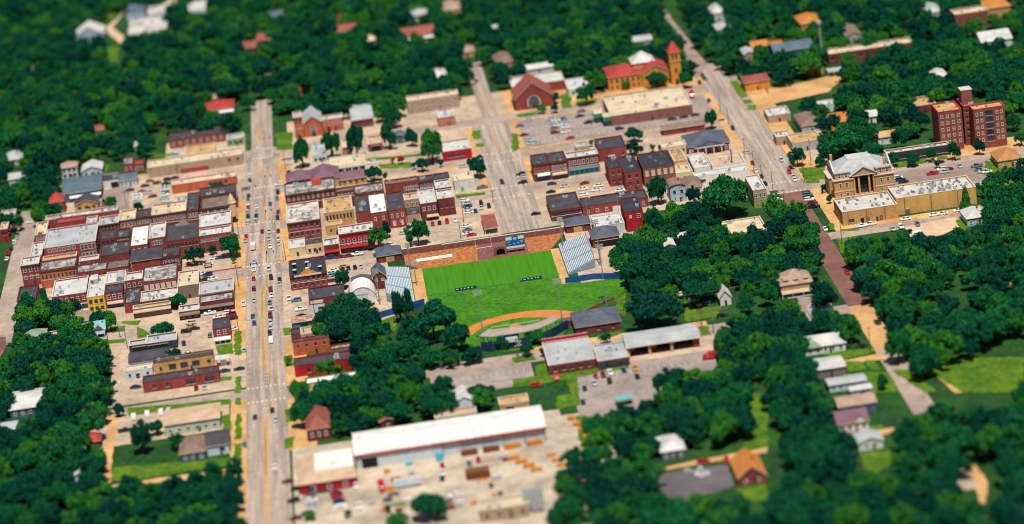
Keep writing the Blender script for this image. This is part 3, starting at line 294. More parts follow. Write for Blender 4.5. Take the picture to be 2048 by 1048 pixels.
{'x':169.65,'y':299.4,'w':8.85,'d':8.9,'h':4.6,'wall':'orangewall','roof':'orangeroof','label':'orange-roofed shop front beside the dark blue hall','name':'shop','cat':'shop'},
{'x':171.8,'y':167,'w':10,'d':8.9,'h':4,'wall':'pale','roof':'white','label':'white-roofed shed behind the school wing trees','name':'shed','cat':'shed'},
{'x':146,'y':161.6,'w':11.6,'d':15,'h':4,'wall':'stone','roof':'white','label':'white flat-roofed shop by the diagonal avenue','name':'shop','cat':'shop','acs':2},
{'x':158.6,'y':135,'w':10.1,'d':22,'h':4,'wall':'lgreyw','roof':'shin_brown','label':'grey-brown hip-roofed house near the red awning','name':'house','cat':'house','kind':'hip','rise':2.6},
{'x':190.4,'y':135.7,'w':7,'d':12,'h':3.6,'wall':'white','roof':'white','label':'white cottage behind the courthouse trees','name':'house','cat':'house','kind':'gable_x'},
{'x':173.1,'y':133,'w':11.7,'d':16,'h':4,'wall':'orangewall','roof':'orangeroof','label':'orange-tiled house behind the courthouse oak','name':'house','cat':'house','kind':'hip'},
{'x':237.8,'y':188.2,'w':7.2,'d':14,'h':4,'wall':'pale','roof':'white','label':'white house above the hospital','name':'house','cat':'house','kind':'hip'}]
SP={'fire_main':[2.1,-153.8,19.3,28.1,4.4],'fire_wing':[21.8,-155.8,13.3,19.2,3.8],'fire_bays':[34.9,-147.4,30,16.3,5],'warehouse':[-79.2,-224.7,73.2,22.7,6.4],'store':[-101.5,-241.9,21.5,24,4.4],'courthouse':[153.6,21.2,28.2,22,12.5],'yellow_church':[76.3,266,32.8,22,8],'church_tower':[109.4,260.7,7.1,7,18],'quonset':[-75.6,-28.9,12.7,14,0],'dome':[113.6,-136.4,10.9,12,0],'slab':[30.3,-301.2,23.3,34,0],'mast':[192,257.9,0],'tanks':[[-19.3,-290.7,0],[-16.8,-291.6,0],[-14.3,-291.8,0]],'stand':[[-22.5,-112.5],[-18,-115],[-6.5,-115.5],[1.5,-114],[7.5,-109.5],[15.5,-101]],'shell':[[-65.5,-52],[-56.5,-49],[-42.5,-42]]}
TREES=[
[-190.7,184,6,3.7,'leaf','bright green tree beside the red paving in the west block'],
[-175.9,168,5,3,'leaf','round dark tree at the corner of the crowded car park'],
[-136.3,190,3.8,3.2,'leaf','small green tree against the orange brick shop'],
[-146.1,65.3,8.7,5,'leaf','round green tree standing alone in the corner plaza'],
[-128.8,68.7,11.2,5.8,'leaf','broad dark street tree at the plaza beside the main street'],
[-137.6,77.9,4.4,2.4,'leaf','small light green tree between the two plaza trees'],
[-127.6,58.9,3.3,1.8,'leaf','low bush at the plaza kerb'],
[-152.3,3.3,7.5,4.3,'leaf','leafy tree behind the small white-roofed shop'],
[-158.3,-33.1,6.7,6.1,'leaf','wide low tree spreading over the tan yard'],
[-153.1,-67.7,6.5,4,'leaf','dark tree beside the black-roofed shed'],
[-198.3,-21.9,6.4,2.6,'leaf','round bright bush beside the teal-roofed house'],
[-213.6,22.6,13,2.4,'leaf','narrow tree beside the small black-roofed brick building'],
[-203.4,4.6,10.1,4.2,'leaf','tree in front of the white shopfront'],
[-215.1,-0.6,13.7,6.5,'leaf','large tree below the western brick shops'],
[-188.1,-5.9,8.3,4.5,'leaf','tree in front of the yellow shop'],
[-182.7,-15.3,9.4,3.6,'leaf','tree below the tan shop awning'],
[-91.5,204.3,19.1,4.2,'leaf','tall narrow tree beside the bank sign'],
[-75.6,213.7,15.8,4.9,'leaf','tall tree behind the bank'],
[-62.9,209.4,18.8,4.9,'leaf','tall dark tree at the rear corner of the bank'],
[-45.5,215.8,13.7,3.9,'leaf','tall tree beside the blue-roofed house'],
[-33.8,214.3,9.6,3.8,'leaf','dark tree right of the blue-roofed house'],
[-25.1,178,19.6,6.4,'leaf','largest dark tree on the lawn beside the red building'],
[-31,165.7,7.2,3.5,'leaf','round low tree on the lawn beside the cross street'],
[-35.2,172.1,4.4,2,'leaf','small round bush left of the round low tree'],
[-21.8,169.2,4.1,1.9,'leaf','small round bush right of the round low tree'],
[-5.1,140.2,11.5,5.1,'leaf','tree at the corner of the wide side street'],
[-41.2,185.1,4.9,2.2,'red','small crimson-leaved tree on the lawn'],
[-45.5,188.8,3.7,1.3,'red','smallest crimson-leaved tree on the lawn'],
[-56.1,161.2,8.6,4.7,'leaf','loose green tree beside the purple-brown roof'],
[-50.5,158.3,5.6,1.6,'leaf','slim tree right of the loose green tree'],
[-62.8,89.7,5.1,5,'leaf','dark spreading tree against the white-roofed shop wall'],
[-58.9,48.4,10.2,5.6,'leaf','large dark tree beside the bright red shop'],
[-53.8,62.8,8.7,2.4,'leaf','narrow tree behind the large dark one by the red shop'],
[-40.2,43.8,11.5,5.7,'leaf','broad tree alone in the tan car park'],
[-99.4,192,4.1,1.7,'leaf','small tree on the corner by the restaurant'],
[74.8,52.9,15.4,5,'leaf','tree in front of the brown brick block'],
[73,75.4,5,2.1,'leaf','small tree left of the brown brick block tree'],
[102.2,19,20.7,11.3,'leaf','huge dark tree hiding the long low white building'],
[90.6,44.2,9,3.8,'leaf','slim light tree beside the pale house wing'],
[98,73.1,3.8,1.8,'leaf','small bush at the end of the low white building'],
[74.5,140.3,6.6,4.2,'leaf','bright green tree behind the black-roofed brick block'],
[77.4,163.5,7.3,4.8,'leaf','round tree at the edge of the big car park'],
[83.5,141.7,4.5,1.9,'leaf','small light green tree beside the cream building'],
[87.1,139.8,4.1,1.4,'leaf','smaller green tree touching the cream building'],
[55.3,166.5,4.2,1.9,'leaf','small tree by the low grey roof'],
[61.5,246.1,11.6,5,'leaf','round tree on the church lawn'],
[36.9,242.4,5.4,3,'leaf','dark bush before the church steps'],
[45.8,257.6,6.4,3.1,'leaf','tree beside the rose-brown church'],
[44.3,240,4.9,2.8,'leaf','dark bush at the corner of the church lawn'],
[101.9,260.3,9.6,6.4,'leaf','wide tree in front of the yellow church'],
[85.5,265.7,5,3,'leaf','round bush before the yellow church wing'],
[117.5,166.5,11.7,3.3,'leaf','upright dark tree at the avenue kerb'],
[122.7,278.5,7.5,4.6,'leaf','dark tree right of the yellow church tower'],
[74.7,287.2,4.7,2.7,'leaf','small tree left of the yellow church'],
[146.4,79.9,9,4.5,'leaf','tree on the courthouse lawn beside the avenue'],
[167.7,79,15.5,11.4,'leaf','large bright oak behind the courthouse'],
[156.5,75,6.3,2.7,'leaf','small tree left of the courthouse wall'],
[188.6,57.5,7,3.3,'leaf','dark tree at the right wall of the courthouse'],
[197.5,53.9,7.3,3.1,'leaf','round tree in the grass strip, nearest the courthouse'],
[206.8,57.5,6.8,2.7,'leaf','round tree in the grass strip, second from the courthouse'],
[206.9,45.6,4.2,2.1,'leaf','small round tree at the kerb opposite the jail'],
[217.7,54.5,8.8,2.8,'leaf','round tree in the grass strip, third from the courthouse'],
[230.3,56.6,8,2.7,'leaf','round tree in front of the hospital'],
[204.6,-25.8,12.7,5.1,'cone','conical dark tree beside the taller jail block'],
[150.2,33.3,4.9,2,'leaf','clipped bush at the west side of the courthouse'],
[149.9,16,5.2,2.1,'leaf','clipped bush at the corner of the lower jail block'],
[28.7,-126.2,4.4,2.2,'leaf','small round tree between the fire station roofs'],
[0.1,-115,6.3,4.2,'leaf','tree behind the fire station parapet'],
[-4.7,-127,5.7,3.1,'leaf','small round tree on the grass island'],
[1.5,-130.5,4.4,1.8,'leaf','bush at the corner of the fire station'],
[50.5,-118.5,17.6,12.3,'leaf','huge dark tree behind the engine bays'],
[-77.4,-3.4,10,4,'leaf','tree beside the hall car park'],
[-84.6,-33.3,3.8,3,'leaf','tree beside the white block with the rusty parapet'],
[-68.7,-41.8,6.5,4.1,'leaf','tree in front of the arched white barn'],
[-53.9,-61.9,14.9,3.5,'leaf','upright dark tree beside the home bleachers'],
[-50,-62,14.6,2.4,'leaf','second upright tree at the foot of the home bleachers'],
[-41.2,-92.4,16.5,11.2,'leaf','massive round tree left of the infield'],
[-32.7,-109.1,13.3,6.8,'leaf','dark tree at the end of the grandstand roof'],
[-51.2,-97.7,12.8,6.9,'leaf','dark tree behind the massive round tree'],
[-44.8,-124.8,9,4.7,'leaf','round kerb tree, farthest from the grandstand'],
[-36.5,-125.9,7.3,4.8,'leaf','round kerb tree in the middle of three'],
[-27.1,-126,7.2,4.9,'leaf','round kerb tree nearest the grandstand'],
[-86.5,-118.9,7.9,5.5,'leaf','tree in front of the long red shop'],
[-13.9,-115.9,6,2.9,'leaf','small tree behind the grandstand seats'],
[-96.1,-50.3,3.2,2.2,'leaf','bush beside the corrugated shed'],
[-103.9,-95.7,4.7,1.6,'leaf','bush on the verge by the red shops'],
[-54.5,-284.6,11,6.8,'leaf','round dark tree in the lumber yard'],
[-69.7,-272.5,4,1.7,'leaf','small round tree at the yard kerb'],
[-84.6,-271.1,3.6,2.1,'leaf','small round tree in the shop car park'],
[-67,-285.7,4.3,5,'leaf','tree at the bottom edge beside the orange canopy'],
[-98.2,-267,3.2,3,'leaf','low tree in front of the parked cars'],
[-174.4,-127.4,6.8,2.4,'leaf','grey-green tree at the end of the alley'],
[-163.2,-173.1,13.9,5,'leaf','tall dark tree behind the pale green building'],
[-158.1,-155,7.4,3,'leaf','dark tree left of the pale green building'],
[-148.6,-175.6,6.8,3.7,'leaf','round green tree beside the brown hip roof'],
[120.5,-132.6,15.5,7,'leaf','large tree beside the brick street'],
[123.6,-170.3,11.9,4.8,'leaf','tree at the side of the tan country road'],
[143.4,-144,8.1,4.1,'leaf','bright tree at the bend of the tan road'],
[137,-198.7,15.8,5.4,'leaf','leafy tree leaning over the country road'],
[125.2,-224.5,6.6,2.5,'leaf','small tree on the lawn by the mobile homes'],
[209.3,-55.9,13.9,5.2,'leaf','dark tree left of the right-hand grove'],
[254.2,87.3,8.6,4.1,'leaf','dark round tree at the right side of the hospital'],
[259.2,122.6,6.5,2.2,'leaf','small tree behind the hospital east wing'],
[251.8,61.7,6.3,3.3,'leaf','tree at the right edge below the hospital'],
[-119.8,336,9,4.6,'leaf','tree overhanging the far end of the main street on its left'],
[-105.6,344,10,4.8,'leaf','tree overhanging the far end of the main street on its right'],
[-112.6,360,10,5,'leaf','tree closing the far end of the main street'],
[4.2,352,9,4.5,'leaf','tree overhanging the far end of the side street on its left'],
[15.2,362,9,4.4,'leaf','tree overhanging the far end of the side street on its right'],
[27.9,-334.6,13.6,10,'leaf',0],
[68.1,-339.3,14,9.2,'leaf',0],
[163.1,-289.2,12.7,8.5,'leaf',0],
[176.5,-191,13.1,9.1,'leaf',1],
[67.2,-225.3,12.3,8.7,'leaf',2],
[-217.3,-205.6,11.8,8.7,'leaf',3],
[23.8,-288.6,11.2,8.1,'leaf',2],
[137.9,-305.2,14.1,7.8,'leaf',0],
[-196.2,-180.5,12.5,8.5,'leaf',3],
[182.4,-177.9,13.5,8.5,'leaf',1],
[44.4,-341.9,13.7,7.3,'leaf',0],
[160.1,-193.2,11.4,8.3,'leaf',1],
[29.1,-327,12.3,7.3,'leaf',2],
[-219.7,-177.5,11.9,8.2,'leaf',3],
[166.5,-115.6,13.3,8.3,'leaf',1],
[14.6,-279.2,10.5,7.2,'leaf',2],
[217,-40.9,13.5,8.7,'leaf',1],
[169.6,-185.1,12.3,7.7,'leaf',1],
[190.7,-182.2,13.2,7.7,'leaf',1],
[91.1,-292.5,11.9,7,'leaf',0],
[160.3,-306.7,13.8,6.9,'leaf',0],
[82.7,-300,13.6,6.9,'leaf',0],
[96.2,-159,12.6,7.7,'leaf',4],
[-194.4,-105.2,11.6,7.9,'leaf',3],
[123.6,-341.5,10.4,6.5,'leaf',0],
[146.8,-307.4,13.4,6.7,'leaf',0],
[66.5,-62.9,12.2,8.1,'leaf',4],
[26.6,-230.8,9.9,7.1,'leaf',2],
[82.8,-350,11.8,6.4,'leaf',0],
[154.2,-209.8,13.4,7.2,'leaf',1],
[57.7,-256.1,12.6,6.9,'leaf',2],
[59.6,-341.5,9,6.4,'leaf',0],
[56.2,-202.2,10.8,7.2,'leaf',2],
[-191,-70.3,12.8,7.9,'leaf',3],
[104.2,-360,11.4,6.2,'leaf',0],
[142.6,-218.6,13.3,7,'leaf',1],
[118,-371,13.2,6.1,'leaf',0],
[157.4,-121.9,12.1,7.5,'leaf',1],
[-138.4,-260.1,10.3,6.6,'leaf',5],
[50.9,-228.8,10.6,6.8,'leaf',2],
[143.5,-108,10.2,7.5,'leaf',1],
[147.2,-160.3,13,7.2,'leaf',1],
[68.4,-351.3,13.3,6.1,'leaf',0],
[131.5,-295.3,11.9,6.4,'leaf',0],
[179.8,-162.2,13.5,7.1,'leaf',1],
[48.2,352.7,13.9,9.9,'leaf',6],
[92.7,-282,12.6,6.4,'leaf',0],
[138.7,-367.6,14.2,5.9,'leaf',0],
[-228.1,239,13.8,9.1,'leaf',7],
[56.7,-213.1,12,6.7,'leaf',2],
[23.6,-243.4,11.8,6.5,'leaf',2],
[86,-263.8,10.4,6.4,'leaf',0],
[143.3,-126.6,11.4,7.1,'leaf',1],
[-167.7,-240.8,8.7,6.4,'leaf',5],
[5.7,-303.8,10.3,6.1,'leaf',2],
[66.1,-206.7,9.4,6.6,'leaf',2],
[-195.6,348,13.4,9.5,'leaf',7],
[-197.6,-208.5,11.7,6.5,'leaf',3],
[80.4,342.8,13.1,9.5,'leaf',6],
[96.8,-330.7,13.8,5.9,'leaf',0],
[99.9,-348.9,12.2,5.8,'leaf',0],
[202.6,175.1,11.8,8.6,'leaf',8],
[126.4,-367.2,11.3,5.7,'leaf',0],
[179,235.6,14.2,8.9,'leaf',8],
[148.2,-347.5,11.3,5.8,'leaf',0],
[-74.4,326,14.3,9.3,'leaf',7],
[59.5,-238.6,12.7,6.3,'leaf',2],
[45.9,-235.8,13.1,6.3,'leaf',2],
[63.5,-197.7,9.4,6.5,'leaf',2],
[-258.1,317.6,13.3,9.1,'leaf',7],
[-130.7,374.1,13.7,9.4,'leaf',7],
[150.2,-114.8,13,6.9,'leaf',1],
[143.9,-190.1,10.6,6.5,'leaf',1],
[182.6,-152.8,9.6,6.7,'leaf',1],
[33,-242.1,11.6,6.2,'leaf',2],
[-225.2,-105.6,12.6,6.8,'leaf',3],
[149.5,-286.8,11.5,5.9,'leaf',0],
[213,161.5,13.8,8.2,'leaf',8],
[-6.3,-317.2,12.8,5.7,'leaf',2],
[97.7,-321.8,8.8,5.7,'leaf',0],
[-214.2,419.6,13.5,9.4,'leaf',7],
[213.4,191,13.2,8.3,'leaf',8],
[-64.2,-170.4,10.3,6.4,'leaf',9],
[170.4,-198.5,12.5,6.3,'leaf',1],
[107.8,-352.4,13.3,5.5,'leaf',0],
[95.2,-229.8,9.1,6.1,'leaf',10],
[-110.1,397.7,13.8,9.2,'leaf',7],
[77.9,-343.2,12.4,5.5,'leaf',0],
[-44.6,283.5,13,8.6,'leaf',7],
[95.3,-178.4,12.3,6.3,'leaf',4],
[86.9,-318.1,11.1,5.6,'leaf',0],
[123.7,-359.3,7.5,5.4,'leaf',0],
[-203.6,-59.5,10,6.8,'leaf',3],
[150.7,-315,10.6,5.6,'leaf',0],
[119.3,-333.2,11.6,5.5,'leaf',0],
[126.5,-29.4,12.6,7,'leaf',4],
[83.4,-248.9,9.8,5.9,'leaf',0],
[187.1,151.4,12.8,7.9,'leaf',8],
[101.2,-146.5,10.7,6.4,'leaf',4],
[202.4,376.1,12.2,9,'leaf',8],
[-198.7,-171.7,12.3,6.2,'leaf',3],
[24.6,386.3,13.1,9,'leaf',6],
[153.1,-186.9,9.5,6.2,'leaf',1],
[-81,290.2,13,8.5,'leaf',7],
[-186.7,497.9,14.1,9.5,'leaf',7],
[-58.9,-115.6,9,6.5,'leaf',9],
[-234.9,362.5,13.5,8.8,'leaf',7],
[269.3,177.7,11.7,8,'leaf',8],
[128.4,-303.6,8.7,5.6,'leaf',0],
[121.7,-76.9,9.8,6.7,'leaf',4],
[-141.3,-268.5,11.7,5.7,'leaf',5],
[-84,426.4,13.4,9.1,'leaf',7],
[-200,-77.2,11.9,6.6,'leaf',3],
[-226.5,-94.5,12.6,6.5,'leaf',3],
[143.8,-356,12.1,5.3,'leaf',0],
[221.4,195.4,11.2,8,'leaf',8],
[-195.4,-113.8,13.1,6.4,'leaf',3],
[114.3,-84.4,13,6.6,'leaf',4],
[154.3,-146.8,13.9,6.3,'leaf',1],
[78.8,-287.5,11.3,5.6,'leaf',0],
[85.7,-358,12.9,5.2,'leaf',0],
[-129.7,360,13.3,8.6,'leaf',7],
[59.1,-227.7,12.1,5.8,'leaf',2],
[131.6,-272.7,7.7,5.6,'leaf',0],
[155.8,-294.5,12,5.5,'leaf',0],
[-61.5,-159.3,9.2,6.1,'leaf',9],
[245.8,209.9,10.8,7.9,'leaf',8],
[76.6,-73.4,9.6,6.5,'leaf',4],
[74.3,438.8,13.6,8.9,'leaf',6],
[71.1,-98.4,13.2,6.3,'leaf',4],
[-169.7,490.4,13.8,9,'leaf',7],
[122.1,436.5,13.5,8.8,'leaf',6],
[206.3,306.9,11.4,8.2,'leaf',8],
[207.3,-116.6,11.5,6.2,'leaf',1],
[-225,363.3,12.8,8.3,'leaf',7],
[25.9,-271,11.3,5.4,'leaf',2],
[-178.5,-218,8.5,5.6,'leaf',5],
[74,-53.7,12.7,6.4,'leaf',4],
[255,155.9,13.6,7.4,'leaf',8],
[77.4,-334.4,13.3,5.1,'leaf',0],
[177.6,357.3,14.1,8.3,'leaf',8],
[-173.3,-256.3,10.3,5.4,'leaf',5],
[167.1,-95.1,11.5,6.2,'leaf',1],
[190.3,-160.3,8.2,5.9,'leaf',1],
[50.4,-64.9,12.9,6.3,'leaf',4],
[90.9,-197.5,11.6,5.7,'leaf',4],
[78.5,-151.8,11,5.9,'leaf',4],
[233,214.6,13.9,7.6,'leaf',8],
[-50,337.7,12.4,8.1,'leaf',7],
[147.6,-86.5,10.3,6.2,'leaf',1],
[255.1,106.3,10.8,7.1,'leaf',8],
[186.1,-87,13.5,6.2,'leaf',1],
[86.3,-148,12,5.9,'leaf',4],
[48.6,-211.1,13.1,5.6,'leaf',2],
[-194.4,-131.6,13,5.9,'leaf',3],
[47.5,-252.2,10.4,5.4,'leaf',2],
[-225.9,507.7,13.5,8.8,'leaf',7],
[-146,-241.2,11.2,5.4,'leaf',5],
[98.4,-340,11.3,5,'leaf',0],
[184,-77,8.7,6.2,'leaf',1],
[-188.9,-213.8,7.5,5.5,'leaf',3],
[-60.8,335.6,13,8,'leaf',7],
[254.7,277.6,14.3,7.8,'leaf',8],
[98.3,-246.1,9.1,5.4,'leaf',0],
[263.4,193.4,14.1,7.4,'leaf',8],
[105.6,313.2,11.3,7.9,'leaf',6],
[11,-259.9,10.4,5.3,'leaf',2],
[-81,503.5,13.1,8.7,'leaf',7],
[-230.6,379.4,12,8.1,'leaf',7],
[89,-187.3,8,5.6,'leaf',10],
[3.1,-315.2,6.9,5,'leaf',2],
[146.4,-70.4,12,6.1,'leaf',1],
[-209.6,-52.4,11.2,6.1,'leaf',3],
[-189.8,-97.8,11.2,5.9,'leaf',3],
[-148.5,-232.3,10.8,5.3,'leaf',5],
[52.6,-37,13,6.2,'leaf',4],
[-153.2,406.7,12.4,8.1,'leaf',7],
[-127.2,522.2,12.6,8.6,'leaf',7],
[-109.9,567.1,12.9,8.8,'leaf',7],
[-2,-298.5,10.5,5,'leaf',2],
[185.6,-169.1,12.8,5.6,'leaf',1],
[9.9,-296,10.1,5,'leaf',2],
[278.9,172.6,13,7.1,'leaf',8],
[-197.7,-238.1,12,5.2,'leaf',3],
[215.4,202.1,12.2,7.2,'leaf',8],
[13.4,-222.9,7.4,5.3,'leaf',2],
[199.2,113.4,13.6,6.8,'leaf',8],
[90.3,303.2,10.8,7.6,'leaf',6],
[33.1,443.6,11.3,8.2,'leaf',6],
[-188.2,643.8,12.4,9,'leaf',7],
[56,471.7,13.1,8.3,'leaf',6]]
